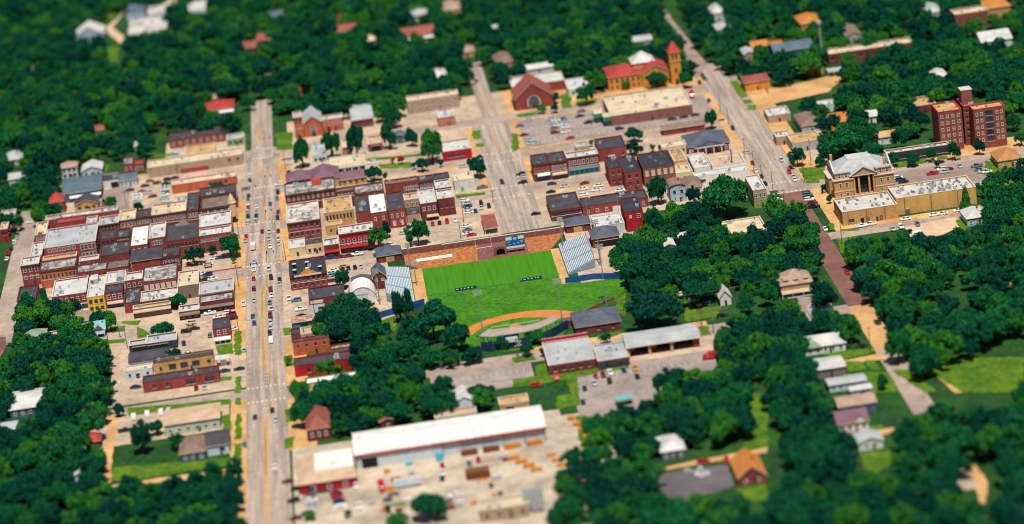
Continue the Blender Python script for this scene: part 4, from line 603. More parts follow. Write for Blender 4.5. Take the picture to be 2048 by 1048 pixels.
WOOD='84,-12 72,381 206,101 -9,392 68,-73 -193,-246 257,128 89,-118 192,-99 216,-76 -32,354 40,-230 -209,-169 -224,-120 261,212 88,-341 35,-339 166,-132 -4,-288 143,-152 92,392 -151,311 121,-289 145,303 6,-326 139,-379 69,-329 194,-169 -188,-56 -17,365 127,-328 88,-274 166,-277 -201,-69 -207,414 211,182 -15,528 245,159 93,-312 -207,281 -177,-226 -194,-200 21,-258 -166,474 192,-120 226,288 202,-143 188,-141 -247,218 -194,-123 -38,335 -261,354 -152,302 120,-50 -19,322 95,-269 -159,622 -160,310 -204,-7 205,197 27,451 60,-90 21,-332 97,-188 94,353 172,-166 18,408 -196,420 -46,413 115,432 148,-334 -169,347 -242,449 -182,-243 18,-301 157,-280 95,-302 317,309 259,142 104,-146 8,408 -65,362 264,278 76,12 -244,428 -215,-75 -258,378 -68,447 158,-164 198,388 -58,399 169,390 184,366 -208,-194 65,323 105,-156 -178,-244 -129,-244 -80,310 -214,-239 163,-205 -157,-241 -216,-86 -168,444 183,-128 262,224 229,226 166,-175 122,-350 -120,398 44,-244 -146,-260 -190,332 84,-139 33,373 -65,327 170,-270 -30,484 -161,-252 -194,-146 -260,344 84,-81 66,-233 148,-134 23,-279 -259,327 -228,403 38,392 -259,535 106,-332 -96,400 -72,-142 65,370 -62,-139 218,-22 78,-93 93,-195 43,-217 -187,-180 -209,4 129,-375 -167,-229 15,-288 -180,-252 -215,352 -234,484 -76,530 -82,-150 160,418 -7,-308 67,4 -125,-275 -182,-219 -223,470 148,-100 53,-333 -102,492 284,186 -202,-109 172,244 95,-96 -111,576 97,-65 71,340 -154,436 52,-50 -83,438 100,-51 -4,489 80,-183 25,-313 -134,-252 109,-341 -229,211 240,297 205,-76 -204,-245 232,327 45,-202 111,-365 -3,-279 -216,299 279,332 -205,273 -250,443 -25,298 -175,-236 83,404 76,-355 -216,338 -228,420 -259,451 1,413 267,293 59,-78 39,-321 -215,-228 35,362 82,442 -191,403 12,422 196,-133 141,-294 -55,427 78,-44 228,306 20,481 -175,381 142,-181 -165,-221 -2,349 94,-259 -234,390 238,151 167,-64 -88,555 -245,314 -203,395 115,-308 -217,428 141,412 80,305 144,-169 70,-192 -209,-233 92,-107 -225,297 -160,-234 73,-160 243,249 238,278 93,-76 152,423 193,-108 120,-300 88,8 154,-326 -119,581 -252,671 178,-103 83,377 278,341 170,376 128,-14 -232,256 52,-346 -158,337 144,-209 206,-127 98,-36 -82,562 -29,392 84,-35 -84,-167 -104,454 194,188 89,-201 277,160 -86,459 114,309 -169,435 -82,517 -177,636 -263,528 -122,380 -211,-67 -152,470 -214,617 -210,391 89,463 -32,304 140,-274 25,-297 -214,628 185,327 40,449 -3,338 -189,-167 -65,-115 62,-33 -16,374 220,-8 133,-320 -171,-249 46,-56 -42,-167 -119,557 94,-86 0,381 239,226 229,-3 182,404 105,-84 100,-112 -253,337 175,-85 -168,482 -128,539 -208,-181 -154,425 200,149 -197,428 -94,544 -76,457 -209,-147 53,-246 211,-48 103,-72 -22,344 197,218 210,335 -162,-260 13,-238 -181,326 -54,409 99,403 -215,271 47,-30 212,142 161,-89 -189,635 244,175 267,233 74,-317 -74,402 -239,676 45,338 -83,405 -218,649 -222,207 -186,295 -229,-59 -175,477 -257,510 -244,480 59,407 -30,413 107,-160 201,-104 -248,394 -230,603 -38,416 186,-191 -176,334 -67,-149 16,-270 130,-6 -243,195 96,-361 32,-326 30,487 -71,312 -159,-226 88,-327 72,276 -184,318 148,-299 52,489 -40,524 -93,527 -213,382 -146,379 -218,-190 87,-174 -194,-220 161,248 -50,529 52,344 122,-21 -230,268 185,-113 -186,510 77,351 -239,457 99,-165 -54,328 229,-19 112,322 -138,548 73,-7 135,-283 -49,519 118,-68 101,393 127,-280 -150,-268 -226,-80 -281,629 -59,-147 -127,-236 -138,440 -202,-140 210,-65 111,-61 -41,256 106,372 -49,349 -73,-172 199,-153 279,306 238,1 -143,297 -32,325 -217,364 268,158 -169,396 -74,-165 248,285 -284,652 -262,466 142,-79 64,297 -178,370 -210,344 -127,589 -158,373 -79,-158 -84,496 160,-104 -123,408 -38,467 75,370 -175,320 119,370 52,-221 -92,380 36,408 118,-316 220,-68 -149,544 57,-59 -181,424 -163,424 -213,-44 -147,458 -48,-176 -186,-231 174,-121 229,318 -32,362 310,317 158,262 281,322 -69,369 74,-206 96,430 -161,506 22,435 46,-327 225,174 -195,-156 -182,-124 307,268 -237,293 248,335 107,437 210,-108 -14,508 -153,-250 -58,511 194,276 -71,480 -221,328 206,215 11,-318 169,410 -241,558 76,-64 144,318 211,-99 120,-159 -181,-209 87,-61 65,-252 -215,308 -185,374 63,460 -95,340 -178,443 92,-215 123,-86 -270,642 -223,-70 174,366 -91,314 -36,442 5,-272 -262,518 -51,444 -76,415 -22,480 -163,324 233,371 -85,355 175,-111 -218,-61 211,117 231,182 -240,627 -192,-189 202,184 -50,392 97,-168 -236,239 130,-38 140,394 -25,369 -218,280 -141,540 -278,580 222,163 185,165 218,360 179,100 -51,-118 -90,-150 -90,410 -40,346 250,168 -209,456 289,203 89,-52 -86,-77 158,409 -131,489 -138,523 -219,-168 -208,-36 -112,592 -122,426 67,-244 253,247 161,384 86,354 288,213 37,425 -198,-163 -185,-64 209,151 112,-76 234,288 -56,368 -218,-158 85,-71 294,220 94,364 -82,573 -244,617 -46,307 -135,514 -89,579 -213,-219 -158,416 -58,546 -65,413 211,367 -226,490 -18,314 -19,516 -54,418 -72,-85 227,340 -91,490 189,174 182,-95 56,319 -80,394 -143,398 -175,468 155,-156 -238,270 -233,473 -9,362 20,394 177,253 13,-249 -211,-136 -188,271 -201,-34 -253,650 255,119 -32,472 -198,311 91,-350 165,227 -168,413 -99,376 -195,-63 -39,477 274,191 -250,590 -284,695 69,303 80,-276 158,337 129,-312 -224,596 -186,286 116,444 61,447 -133,-229 -230,532 168,-104 -4,420 -196,-53 217,342 57,422 -103,361 -97,-155 223,279 -69,-156 -149,333 253,314 -203,-44 67,14 83,-228 -126,440 -204,-214 -68,508 77,467 -193,-39 258,289 -201,379 -22,408 -27,-183 -7,513 109,-48 20,-322 -183,457 -34,451 -161,526 -75,488 -130,422 44,484 -159,354 90,-42 115,-357 -206,358 249,233 -200,-97 -214,10 137,310 -215,641 137,346 81,418 -128,498 -261,400 68,351 165,101 185,383 174,-74 -220,263 -62,433 -54,538 -57,-166 -238,371 92,-243 210,318 -72,296 -221,373 55,-27 -210,446 79,-309 83,-26 -29,334 91,400 -250,451 -56,301 -142,555 -128,-261 85,334 -6,374 -182,347 -47,271 145,334 63,-51 -37,310 61,342 -246,356 -75,385 -264,608 163,90 -159,462 -182,357 -31,529 -170,500 -95,498 -287,687 -239,220 -184,469 31,-256 -47,464 -190,366 -118,436 79,-325 250,351 -234,229 -182,-133 29,400 -205,-127 -43,264 -78,447 182,74 118,-30 91,-29 -8,410 98,-210 -130,598 82,-245 201,-69 15,448 248,185 -118,492 -117,420 -227,499 157,-136 -178,497 -193,280 -33,382 143,266 -207,-82 201,228 -206,646 265,262 17,-309 199,84 -103,571 -227,434 -130,576 93,-18 63,-16 -269,511 90,-235 80,459 -184,-149 253,197 -252,257 -219,-37 88,315 82,-196 -78,472 150,-197 -275,557 -263,558 271,167 16,473 -230,668 -229,412 42,474 262,170 267,134 -89,-70 -226,231 -182,414 -71,520 -136,382 165,-75 228,-40 -117,533 172,261 -214,465 -60,347 99,-289 127,-66 216,376 97,419 -39,537 66,386 -160,398 -21,466 10,466 -186,438 -251,628 112,-321 73,391 -180,627 -278,672 -255,598 223,352 -87,-158 198,204 -201,-228 -217,487 73,400 -183,-76 -109,447 66,-200 107,399 -130,450 -7,294 19,444 75,-84 -262,421 265,247 -155,-262 150,-275 51,-195 -198,-32 220,326 104,447 -237,652 -262,578 -239,540 -192,463 -95,458 -178,311 -271,542 -237,315 11,455 -49,-184 37,343 107,-39 257,258 -190,-139 -221,660 -237,206 108,382 79,3 -120,545 -144,356 -71,392 48,425 -20,391 59,-69 -68,319 77,427 -165,362 71,-182 22,318 -229,522 -156,481 -56,-173 -259,410 -267,601 -134,481 100,-180 283,196 142,355 227,236 -93,482 -239,528 -203,-201 -235,338 85,-213 -83,-52 164,398 -274,686 93,-174 204,282 -132,568 231,360 -181,-198 -233,613 -244,383 300,244 -137,-237 89,-208 73,410 -25,379 -74,-120 -80,-81 -144,387 -219,316 -136,390 228,297 -181,394 -183,-110 60,-42 -128,550 -259,440 -127,512 40,351 18,-232 314,300 -272,521 258,186 196,-83 -206,637 -39,397 -197,638 -226,445 -63,-107 114,-154 64,395 205,273 -85,366 268,116 -67,288 91,-186 -271,654 -39,371 -271,618 -208,655 -222,460 -147,418 -250,659 95,449 76,333 201,367 -242,663 49,-20 -226,308 117,293 -171,427 -80,345 270,210 104,-137 54,-12 253,178 -55,311 -97,355 250,220 64,429 -211,521 -30,513 -240,165 -121,598 -101,479 32,314 53,-84 -73,440 -25,400 161,272 256,269 188,352 213,352 -256,613 54,399 -200,11 -250,415 209,-86 98,-238 149,402 -260,625 -262,546 -65,378 65,334 -72,-182 -260,674 99,457 60,378 3,-263 16,506 295,252 -234,440 -5,431 -134,559 -47,477 -187,-45 -149,523 96,-139 -248,203 269,343 -38,276 -119,567 248,307 -97,447 156,-176 -94,-165 278,270 -200,455 96,320 -213,499 130,-48 -134,458 -150,500 7,-287 51,411 -26,538 -230,631 109,410 -102,502 -211,508 230,159 -164,547 -4,458 -218,513 115,417 42,380 153,-79 -52,-151 -78,554 311,290 -52,556 -277,608 -211,481 -273,529 196,304 155,306 -281,619 -282,664 -1,359 -93,363 211,225 -53,-138 44,361 -137,580 219,270 -198,-86 36,-222 -80,332 137,-266 -186,-251 34,457 103,-93 -207,470 -184,385 199,158 241,325 153,330 -105,385 -68,342 46,-44 -153,346 -69,470 33,469 148,253 -252,271 -225,186 -172,526 188,340 -179,488 -221,533 119,347 -228,322 -258,367 -267,454 -31,316 -181,-190 -198,410 -272,502 -201,288 -73,-103 -134,-271 -140,-228 -225,249 33,324 -244,467 -45,545 -227,645 -232,560 136,330 179,375 -226,178 268,201 87,429 -162,571 -269,492 -160,444 200,-94 -136,534 71,-217 240,345 -37,406 -38,498 18,453 84,451 228,271 241,359 -250,558 -129,289 -221,603 -11,464 169,324 295,230 -109,514 -97,425 -278,700 -200,388 -223,-142 166,-158 -134,610 -125,390 -74,-56 -131,307 166,162 194,294 -239,404 -60,-184 103,-101 236,205 -66,353 -228,584 -57,355 127,-56 -149,-222 -65,-91 -10,310 62,-6 -238,278 98,309 -245,548 179,84 -209,-33 -192,-79 24,-223 -99,-172 220,222 -256,291 -216,474 83,326 -162,609 -208,-158 -222,387 117,281 69,421 -178,434 -129,432 -252,346 -42,382 -68,-71 -141,-247 148,288 84,18 -16,299 -230,220 110,390 -48,490 158,-69 41,440 -258,500 -182,-98 -99,-147 -66,404 -236,323 -147,320 232,350 -49,317 -230,464 -194,325 -84,-187 79,314 -141,509 -248,329 -188,-88 -229,331 -206,423 114,362 -92,372 73,320 90,413 55,368 235,-10 143,278 -81,-177 -263,483 -243,436 67,471 -224,624 -254,579 69,-41 203,238 52,479 -75,-76 -187,-117 257,238 -92,536 260,334 59,438 -209,-207 -222,216 -75,351 -188,451 -254,550 -47,400 79,-168 -126,-251 -177,508 -217,-149 184,119 -96,416 187,309 -224,615 -199,-193 -270,668 -167,331 -222,-47 -90,470 291,265 -253,385 274,314 163,367 8,517 186,129 -207,435 99,-200 -226,200 120,-150 -263,633 121,-6 299,274 31,479 203,137 16,482 -194,-36 92,-1 298,329 1,391 -211,401 118,338 -82,299 -240,595 208,383 141,293 -226,167 -126,-223 -120,502 189,393 -174,361 -114,409 119,302 -203,-118 -163,560 57,310 140,403 49,-76 -161,518 -40,513 -82,323 0,368 -141,424 120,316 -58,521 2,324 -24,524 214,171 224,367 -221,-5 -227,339 -115,385 -83,483 254,325 140,431 84,386 169,235 308,280 -67,546 -77,-47 187,140 44,398 -19,354 -273,565 -76,-40 -148,561 -126,461 -223,20 -174,419 -234,572 74,360 -136,470 66,362 -64,-83 160,358 -5,317 -41,-181 -84,375 221,211 -253,433 -94,326 -193,381 179,315 -222,635 -234,638 -252,540 -159,539 -83,385 192,376 -74,-67 203,126 -232,451 289,326 120,385 -152,449 -71,497 -207,302 -241,304 -68,-109 120,394 -92,506 178,395 -221,5 -140,310 84,-160 253,296 -75,-150 -253,527 -175,267 -19,416 -99,471 -208,13 -100,319 -222,479 219,-53 -29,424 -255,283 212,108 -76,-190 177,111 246,263 122,-41 -196,-26 92,376 288,316 55,329 235,167 273,220 -142,448 98,385 145,386 -200,-16 -223,354 -36,295 -193,356 -40,457 -244,521 54,455 -251,473 151,244 -62,307 -70,-114 -208,369 1,522 90,-223 -267,429 25,469 -49,-163 184,92 -73,-106 -63,532 230,147 -211,329 -232,546 -110,544 55,431 -30,436 36,433 -158,496 -214,18 -226,394 34,382 187,108 -93,389 -152,395 -132,398 -3,503 -16,398 -169,460 169,125 165,343 -268,473 -119,524 -253,423 -264,588 120,408 21,416 117,251 -108,374 121,424 -224,275 26,378 273,148 70,268 -9,382 -176,452 -243,347 -162,454 -254,459 -60,450 98,-221 -63,-102 -52,456 -268,695 287,335 26,460 -181,303 -221,-29 75,294 -200,365 22,304 -153,552 -190,390 -219,450 191,262 138,379 171,150 -253,684 -67,564 116,271 -178,402 112,333 -120,516 -244,637 -254,638 237,336 52,464 1,468 -145,482 168,353 -169,376 207,359 193,363 -286,679 101,-155 -62,441 147,374 -242,568 197,315 76,-32 -140,566 230,199 -88,449 301,260 -249,403 1,451 280,205 -220,288 -30,458 -218,173 -289,710 -140,588 -2,404 -212,534 -277,599 -66,-120 205,166 -239,606 281,226 -257,490 -151,488 218,232 -241,493 -88,306 -27,-174 22,369 242,240 87,369 40,492 268,125 -121,448 51,441 -61,388 -198,337 54,391 274,260 -218,408 42,459 -143,529 -108,529 -84,534 -7,474 -50,296 -142,615 108,294 -189,310 -108,433 -24,308 288,305 4,443 -278,645 -260,646 -93,514 50,383 188,254 101,330 72,459 -138,601 -135,410 -248,608 -79,545 -260,691 18,424 -145,432 -255,309 20,491 -70,431 -217,439 -267,571 27,497 -238,514 -172,517 -182,519 -261,657 -40,324 -260,666 -162,596 21,327 300,319 -233,350 172,333 95,342 -209,291 65,414 245,144 163,282 -276,636 -38,426 291,280 -127,299 141,422 172,91 -52,435 -168,509 -197,648 -261,386 71,447 259,305 -68,461 -105,463 -74,538 -188,340 120,330 -238,417 -87,-63 -256,567 -68,421 175,347 -78,359 -27,505 -168,386 -153,532 -190,476 92,328 -110,559 -175,284 -74,569 -57,497 18,494 255,341 -280,591 22,506 260,352 13,439 -220,523 66,314 81,395 160,320 -99,563 -241,581 -233,284 -160,580 -84,525 138,365 -81,-71 -33,544 -127,475 -186,484 237,313 -103,409 41,416 -235,431 -134,504 -268,676 -247,532 -63,556 -145,409 -234,660 -24,491 -166,586 -68,-62 -191,523 -100,510 -220,588 -6,526 -169,577 -247,174'
CARS=[
['parked along the west kerb of the main street','parked along the west kerb of the main street',[[-119.5,203.2,'white','suv','y'],[-119.5,195.3,'navy','sedan','y'],[-120.2,167.6,'navy','sedan','y'],[-120.5,160.6,'teal','sedan','y'],[-120.5,153.5,'white','sedan','y'],[-120.5,146.6,'red','sedan','y'],[-120.7,138.9,'silver','suv','y'],[-120.6,131.1,'navy','suv','y'],[-121.2,120.4,'silver','sedan','y'],[-121.6,98.3,'red','sedan','y'],[-122,91.1,'silver','sedan','y']]],
['in the southbound lane of the main street','in the southbound lane of the main street',[[-115.6,251.6,'white','suv','y'],[-112.1,227.7,'silver','sedan','y'],[-116.2,145.2,'white','sedan','y'],[-116.6,136.8,'silver','sedan','y'],[-116.5,129.9,'navy','suv','y'],[-116.8,122,'silver','suv','y'],[-118.1,77.6,'white','boxtruck','y'],[-117.8,55.9,'silver','sedan','y'],[-118.1,43.8,'white','pickup','y'],[-118.2,30.3,'red','sedan','y'],[-118.2,14.8,'darkred','suv','y'],[-118.1,-1.5,'silver','sedan','y'],[-118.8,-24,'blue','sedan','y'],[-118.2,-33.9,'blue','suv','y']]],
['in the northbound lane of the main street','in the northbound lane of the main street',[[-109.4,147,'blue','sedan','y'],[-113.7,102.5,'darkred','sedan','y'],[-110.3,100,'silver','suv','y'],[-110.6,88.7,'silver','sedan','y'],[-110.1,75.7,'white','sedan','y'],[-110.9,41.1,'silver','suv','y'],[-110.1,27.5,'black','suv','y'],[-110.5,10,'darkred','pickup','y'],[-110.2,1.6,'white','sedan','y'],[-111.1,-8.3,'grey','sedan','y'],[-110.3,-17.5,'silver','sedan','y'],[-111,-25.9,'darkred','suv','y'],[-110.8,-31.1,'navy','sedan','y'],[-111,-36.9,'silver','suv','y'],[-111,-43.3,'silver','sedan','y'],[-111.4,-51.2,'navy','suv','y'],[-110.9,-61.3,'white','van','y']]],
['parked along the east kerb of the main street','parked along the east kerb of the main street',[[-105.3,165.2,'black','suv','y'],[-105.8,155.2,'grey','sedan','y'],[-105.6,131.2,'darkred','sedan','y'],[-106,120.8,'navy','suv','y'],[-105.9,99,'darkred','sedan','y'],[-106.1,85.7,'silver','suv','y'],[-106,78.4,'silver','sedan','y'],[-106.2,23.1,'black','sedan','y'],[-106.4,16.5,'silver','sedan','y']]],
['turning across the upper end of the main street','turning across the upper end of the main street',[[-105.6,233.9,'silver','suv','x'],[-119.9,233.4,'silver','sedan','x'],[-104.3,179.1,'white','suv','x'],[-121.5,179.9,'grey','sedan','x']]],
['on the lower stretch of the main street','on the lower stretch of the main street',[[-118.4,-152.1,'navy','sedan','y'],[-122.7,-181.2,'teal','sedan','y']]],
['on the blurred lower end of the main street','on the blurred lower end of the main street',[[-111.3,-147.2,'black','sedan','y'],[-109.9,-158.6,'silver','sedan','y'],[-110.9,-210.2,'white','sedan','y']]],
['at the west kerb near the tall narrow brick building','at the west kerb near the tall narrow brick building',[[-122.8,-5.3,'white','pickup','y'],[-122.6,-67.8,'silver','suv','y']]],
['in the left column of the crowded west car park','in the left column of the crowded west car park',[[-176,202.9,'red','sedan','x'],[-178.1,199.9,'white','sedan','x'],[-177.3,195.1,'white','suv','x'],[-177.5,190.6,'white','sedan','x'],[-178,186.4,'silver','sedan','x']]],
['in the right column of the crowded west car park','in the right column of the crowded west car park',[[-164,205.9,'silver','sedan','x'],[-163.6,200.8,'white','sedan','x'],[-163.4,195.2,'teal','sedan','x'],[-163.6,190.1,'white','suv','x'],[-163.8,185.2,'silver','sedan','x'],[-161.8,178.9,'white','sedan','x']]],
['loose in the crowded west car park','loose in the crowded west car park',[[-172.6,199.3,'silver','suv','x'],[-169.7,191.1,'darkred','sedan','x'],[-171.9,220.6,'grey','sedan','x'],[-168.2,215.1,'darkred','sedan','x'],[-163.2,211.3,'black','sedan','x'],[-162.4,218.4,'black','suv','x'],[-159.1,219.8,'black','sedan','x'],[-182,209,'navy','sedan','x'],[-174.3,213.1,'black','sedan','x']]],
['parked on the western street','parked on the western street',[[-237,157.8,'navy','sedan','y'],[-236.9,153,'silver','sedan','y'],[-237.6,145,'white','suv','y'],[-238.4,135,'navy','suv','y'],[-239.6,127.7,'red','pickup','y'],[-239.4,118.6,'white','sedan','y']]],
['in the tree shade of the western street','in the tree shade of the western street',[[-231.3,177.2,'white','sedan','x']]],
['behind the long shop with the mural','behind the long shop with the mural',[[-157.7,265.2,'white','suv','x'],[-159.3,262.8,'silver','sedan','x']]],
['in the plaza by the street trees','in the plaza by the street trees',[[-136.8,70.3,'white','sedan','x'],[-134.1,69.6,'navy','sedan','x']]],
['in the small lot by the plaza','in the small lot by the plaza',[[-139.7,62.1,'white','sedan','x'],[-139.8,46,'navy','suv','x'],[-140.9,39.3,'navy','sedan','x'],[-137.4,38.6,'white','sedan','x'],[-143.1,48.5,'white','sedan','x']]],
['in the lot beside the shingle awning shops','in the lot beside the shingle awning shops',[[-138.1,-11.6,'white','pickup','x'],[-129.6,-14.6,'white','suv','x'],[-134.4,-18.6,'white','sedan','x'],[-128.5,-17.4,'darkred','suv','x'],[-127.8,-23.3,'black','suv','x']]],
['in the tan yard beside the wide low tree','in the tan yard beside the wide low tree',[[-146.7,-21.1,'silver','suv','x'],[-146.3,-26.1,'orange','sedan','x'],[-144.8,-29.7,'black','sedan','x'],[-148.5,-32.1,'black','suv','x']]],
['around the tall narrow brick building','around the tall narrow brick building',[[-137.8,-41.9,'teal','suv','y'],[-149.3,-47.6,'navy','suv','y'],[-127.8,-38.4,'white','sedan','x'],[-147.4,-62.5,'white','sedan','x']]],
['in front of the tan garage','in front of the tan garage',[[-130.9,-91.4,'navy','sedan','x'],[-124.8,-91.7,'black','sedan','x'],[-143,-107.5,'darkred','sedan','y'],[-139.5,-108.2,'silver','sedan','y'],[-168.9,-95.1,'navy','sedan','x']]],
['beside the long shed alley','beside the long shed alley',[[-171.6,-145.6,'black','pickup','x'],[-168.4,-131.7,'white','van','y'],[-162.8,-130.7,'white','van','y'],[-157.1,-131,'white','van','y'],[-154,-130.8,'silver','van','y']]],
['in the lot behind the red brick hall','in the lot behind the red brick hall',[[-81.1,24.4,'white','sedan','x'],[-82.1,20.7,'silver','sedan','x'],[-82.2,17.4,'teal','sedan','x'],[-82.5,13.8,'silver','sedan','x'],[-82.4,9.3,'darkred','sedan','x'],[-74.1,24.4,'navy','sedan','y'],[-71.1,24.1,'black','sedan','y'],[-68.3,23.9,'silver','sedan','y'],[-76.8,27.6,'orange','sedan','x']]],
['in the lot of the black-roofed workshop','in the lot of the black-roofed workshop',[[-102.2,-6.9,'white','pickup','y'],[-99,-11.2,'teal','suv','x'],[-97.1,-24.7,'white','pickup','x'],[-97.4,-34.1,'black','sedan','x']]],
['at the kerb before the bright red shop','at the kerb before the bright red shop',[[-82.3,44.5,'navy','suv','x'],[-77.4,43.7,'darkred','sedan','x'],[-73.3,43.1,'darkred','sedan','x'],[-69.3,43.4,'white','pickup','x']]],
['in the left column of the lot beside the dark brick end building','in the left column of the lot beside the dark brick end building',[[-14.3,103.8,'white','suv','x'],[-13.3,98.6,'silver','sedan','x'],[-13.7,93.6,'navy','sedan','x'],[-13.7,88.3,'silver','sedan','x'],[-13.7,83.5,'white','sedan','x']]],
['in the right part of the lot beside the dark brick end building','in the right part of the lot beside the dark brick end building',[[-6.8,95.2,'black','suv','y'],[-7.2,88.2,'silver','sedan','y'],[-3.5,88.5,'black','suv','y'],[-10.4,84,'navy','sedan','y']]],
['near the drive-through kiosk','near the drive-through kiosk',[[-16.3,62.1,'white','sedan','x'],[-16.4,55.7,'grey','sedan','x'],[-15,47.3,'red','sedan','x'],[-16.9,49.9,'white','sedan','x'],[-11.7,38.5,'silver','sedan','x']]],
['nosed up to the dark brick building entrance','nosed up to the dark brick building entrance',[[-31.9,73.6,'red','sedan','y'],[-28.6,73.4,'black','sedan','y'],[-24.9,73.6,'red','suv','y'],[-21.1,74.4,'white','sedan','y']]],
['in the wide tan car park','in the wide tan car park',[[-46.3,65.9,'silver','sedan','x'],[-54.2,50.4,'white','suv','x']]],
['on the streets around the red corner building','on the streets around the red corner building',[[-4.2,121.3,'grey','pickup','x'],[-10.6,163.1,'silver','suv','x'],[-55.9,194.3,'white','suv','x'],[6,125.9,'navy','suv','y']]],
['angled at the kerb of the brick corner shop','angled at the kerb of the brick corner shop',[[16.2,134.5,'black','suv','x'],[16.1,129.8,'silver','suv','x'],[15.8,120.1,'black','suv','x']]],
['on the street before the turquoise shop','on the street before the turquoise shop',[[29.4,110.8,'navy','sedan','x'],[35.3,103.3,'silver','sedan','x'],[44.8,103.2,'darkred','sedan','x']]],
['in the lot behind the low brick showroom','in the lot behind the low brick showroom',[[27.6,97.1,'black','sedan','x'],[43.2,94.2,'white','sedan','x'],[50.8,95.9,'white','sedan','x'],[49.1,89.4,'white','sedan','x'],[42.5,84.7,'white','suv','x'],[60,82.9,'white','sedan','x']]],
['alone at the edge of the wide side street','alone at the edge of the wide side street',[[17.2,65.8,'black','sedan','x']]],
['in the middle island of the supermarket car park','in the middle island of the supermarket car park',[[40.5,228,'silver','sedan','x'],[42.9,223.6,'white','sedan','x'],[46.4,224.7,'teal','sedan','x'],[47.2,218.6,'silver','sedan','x'],[40.8,218.9,'silver','sedan','x'],[43.2,213.7,'white','sedan','x'],[46.5,207.9,'white','suv','x'],[40.7,209.1,'grey','sedan','x']]],
['along the edge of the supermarket car park','along the edge of the supermarket car park',[[29,232.6,'silver','sedan','x'],[23.4,223,'grey','sedan','x'],[57.5,233.9,'grey','sedan','x'],[55.9,225,'navy','sedan','x'],[58.6,210.2,'navy','suv','x'],[72.7,189.9,'navy','suv','x']]],
['in the near rows of the supermarket car park','in the near rows of the supermarket car park',[[26,193.4,'silver','suv','x'],[24.1,204.3,'darkred','sedan','x'],[40.1,200.5,'darkred','suv','x'],[45.5,199,'white','sedan','x'],[46.5,186.1,'red','sedan','x'],[26.1,187.1,'silver','suv','x'],[29.4,184.8,'silver','sedan','x']]],
['beside the small brick garages','beside the small brick garages',[[100.7,193.8,'navy','sedan','x'],[107,194.5,'navy','sedan','x'],[113,195,'navy','sedan','x']]],
['on the upper avenue','on the upper avenue',[[123.8,218.9,'navy','sedan','y'],[124.4,256.8,'navy','pickup','y'],[116.6,231.7,'red','boxtruck','y'],[127.3,160.9,'navy','suv','y']]],
['on the upper side street','on the upper side street',[[8.6,328.7,'darkred','sedan','y'],[15.7,311.8,'navy','sedan','y']]],
['on the avenue beside the courthouse lawn','on the avenue beside the courthouse lawn',[[140.8,94.3,'silver','suv','y'],[141,73.1,'red','suv','y'],[141.6,64.7,'silver','sedan','y'],[141.1,60,'white','sedan','y']]],
['on the avenue beside the stone corner building','on the avenue beside the stone corner building',[[127.5,114.6,'silver','suv','x'],[126.9,96.1,'darkred','sedan','y'],[126.2,82.4,'white','sedan','y'],[127.4,72.6,'navy','sedan','y'],[127,59.9,'black','sedan','y']]],
['at the west kerb of the brick street','at the west kerb of the brick street',[[128.3,31.3,'white','suv','x'],[128.3,27.2,'silver','suv','x'],[128.1,23,'navy','sedan','x'],[128,18.6,'white','sedan','x']]],
['at the east kerb of the brick street','at the east kerb of the brick street',[[142.7,33.1,'grey','suv','x'],[142.5,29.4,'black','sedan','x'],[142.1,25.8,'white','suv','x'],[142.5,19.7,'darkred','suv','x'],[142.2,13.7,'black','pickup','x']]],
['alone on the brick street','alone on the brick street',[[140.9,-20.4,'white','sedan','y']]],
['by the front wall of the jail','by the front wall of the jail',[[156.6,-24.3,'white','pickup','x'],[161,-23.7,'white','pickup','x'],[177.1,-23.6,'white','sedan','x'],[190.2,-23.6,'white','sedan','x'],[194.2,-23.6,'white','sedan','x'],[201.7,-22.3,'white','sedan','x']]],
['in the pale gravel lot below the jail','in the pale gravel lot below the jail',[[172.8,-33.4,'white','suv','y'],[180.4,-33.4,'grey','suv','y'],[169,-34.7,'silver','sedan','y'],[173.9,-42.9,'black','suv','x'],[177.5,-47.7,'white','van','x'],[182.3,-55.3,'black','sedan','x']]],
['between the courthouse and the jail roof','between the courthouse and the jail roof',[[186.7,38.2,'white','suv','x'],[187.2,34.8,'navy','suv','x'],[187.9,31.4,'black','sedan','x']]],
['in the street lot behind the jail','in the street lot behind the jail',[[202.9,37.2,'red','pickup','x'],[208.4,41.6,'white','suv','x'],[208.8,36.8,'silver','suv','x'],[211.3,40,'darkred','sedan','x'],[217.2,42.5,'silver','sedan','y'],[224.5,38.6,'grey','pickup','x'],[224.2,32.7,'teal','sedan','x'],[225.1,28.7,'silver','suv','x'],[226.8,27.8,'white','sedan','x'],[209.9,53.3,'black','sedan','x']]],
['in the fire station car park','in the fire station car park',[[19.9,-163.7,'red','sedan','y'],[23.1,-164,'darkred','suv','y'],[26.1,-162.5,'white','pickup','y'],[31.7,-162,'navy','sedan','y'],[36.4,-161.7,'orange','pickup','y'],[36,-171.3,'black','sedan','y'],[24.7,-171.7,'black','pickup','y'],[18.4,-171.9,'silver','suv','y'],[14.2,-175.7,'navy','sedan','y']]],
['on the fire station apron','on the fire station apron',[[67.4,-162.5,'red','boxtruck','x']]],
['on the grass edge by the fire station path','on the grass edge by the fire station path',[[4.4,-159.6,'red','van','y'],[-4.2,-164,'red','suv','x']]],
['at the side of the fenced yard','at the side of the fenced yard',[[79.5,-114.6,'black','sedan','x'],[76.4,-95,'blue','sedan','x']]],
['by the brick street and country road','by the brick street and country road',[[127.6,-137.2,'black','sedan','x'],[138.7,-83.3,'red','sedan','y'],[126.9,-174.8,'black','sedan','x']]],
['below the thicket road','below the thicket road',[[11.9,-190.5,'navy','sedan','y'],[48.3,-269.2,'red','sedan','x'],[56.8,-272,'red','suv','y']]],
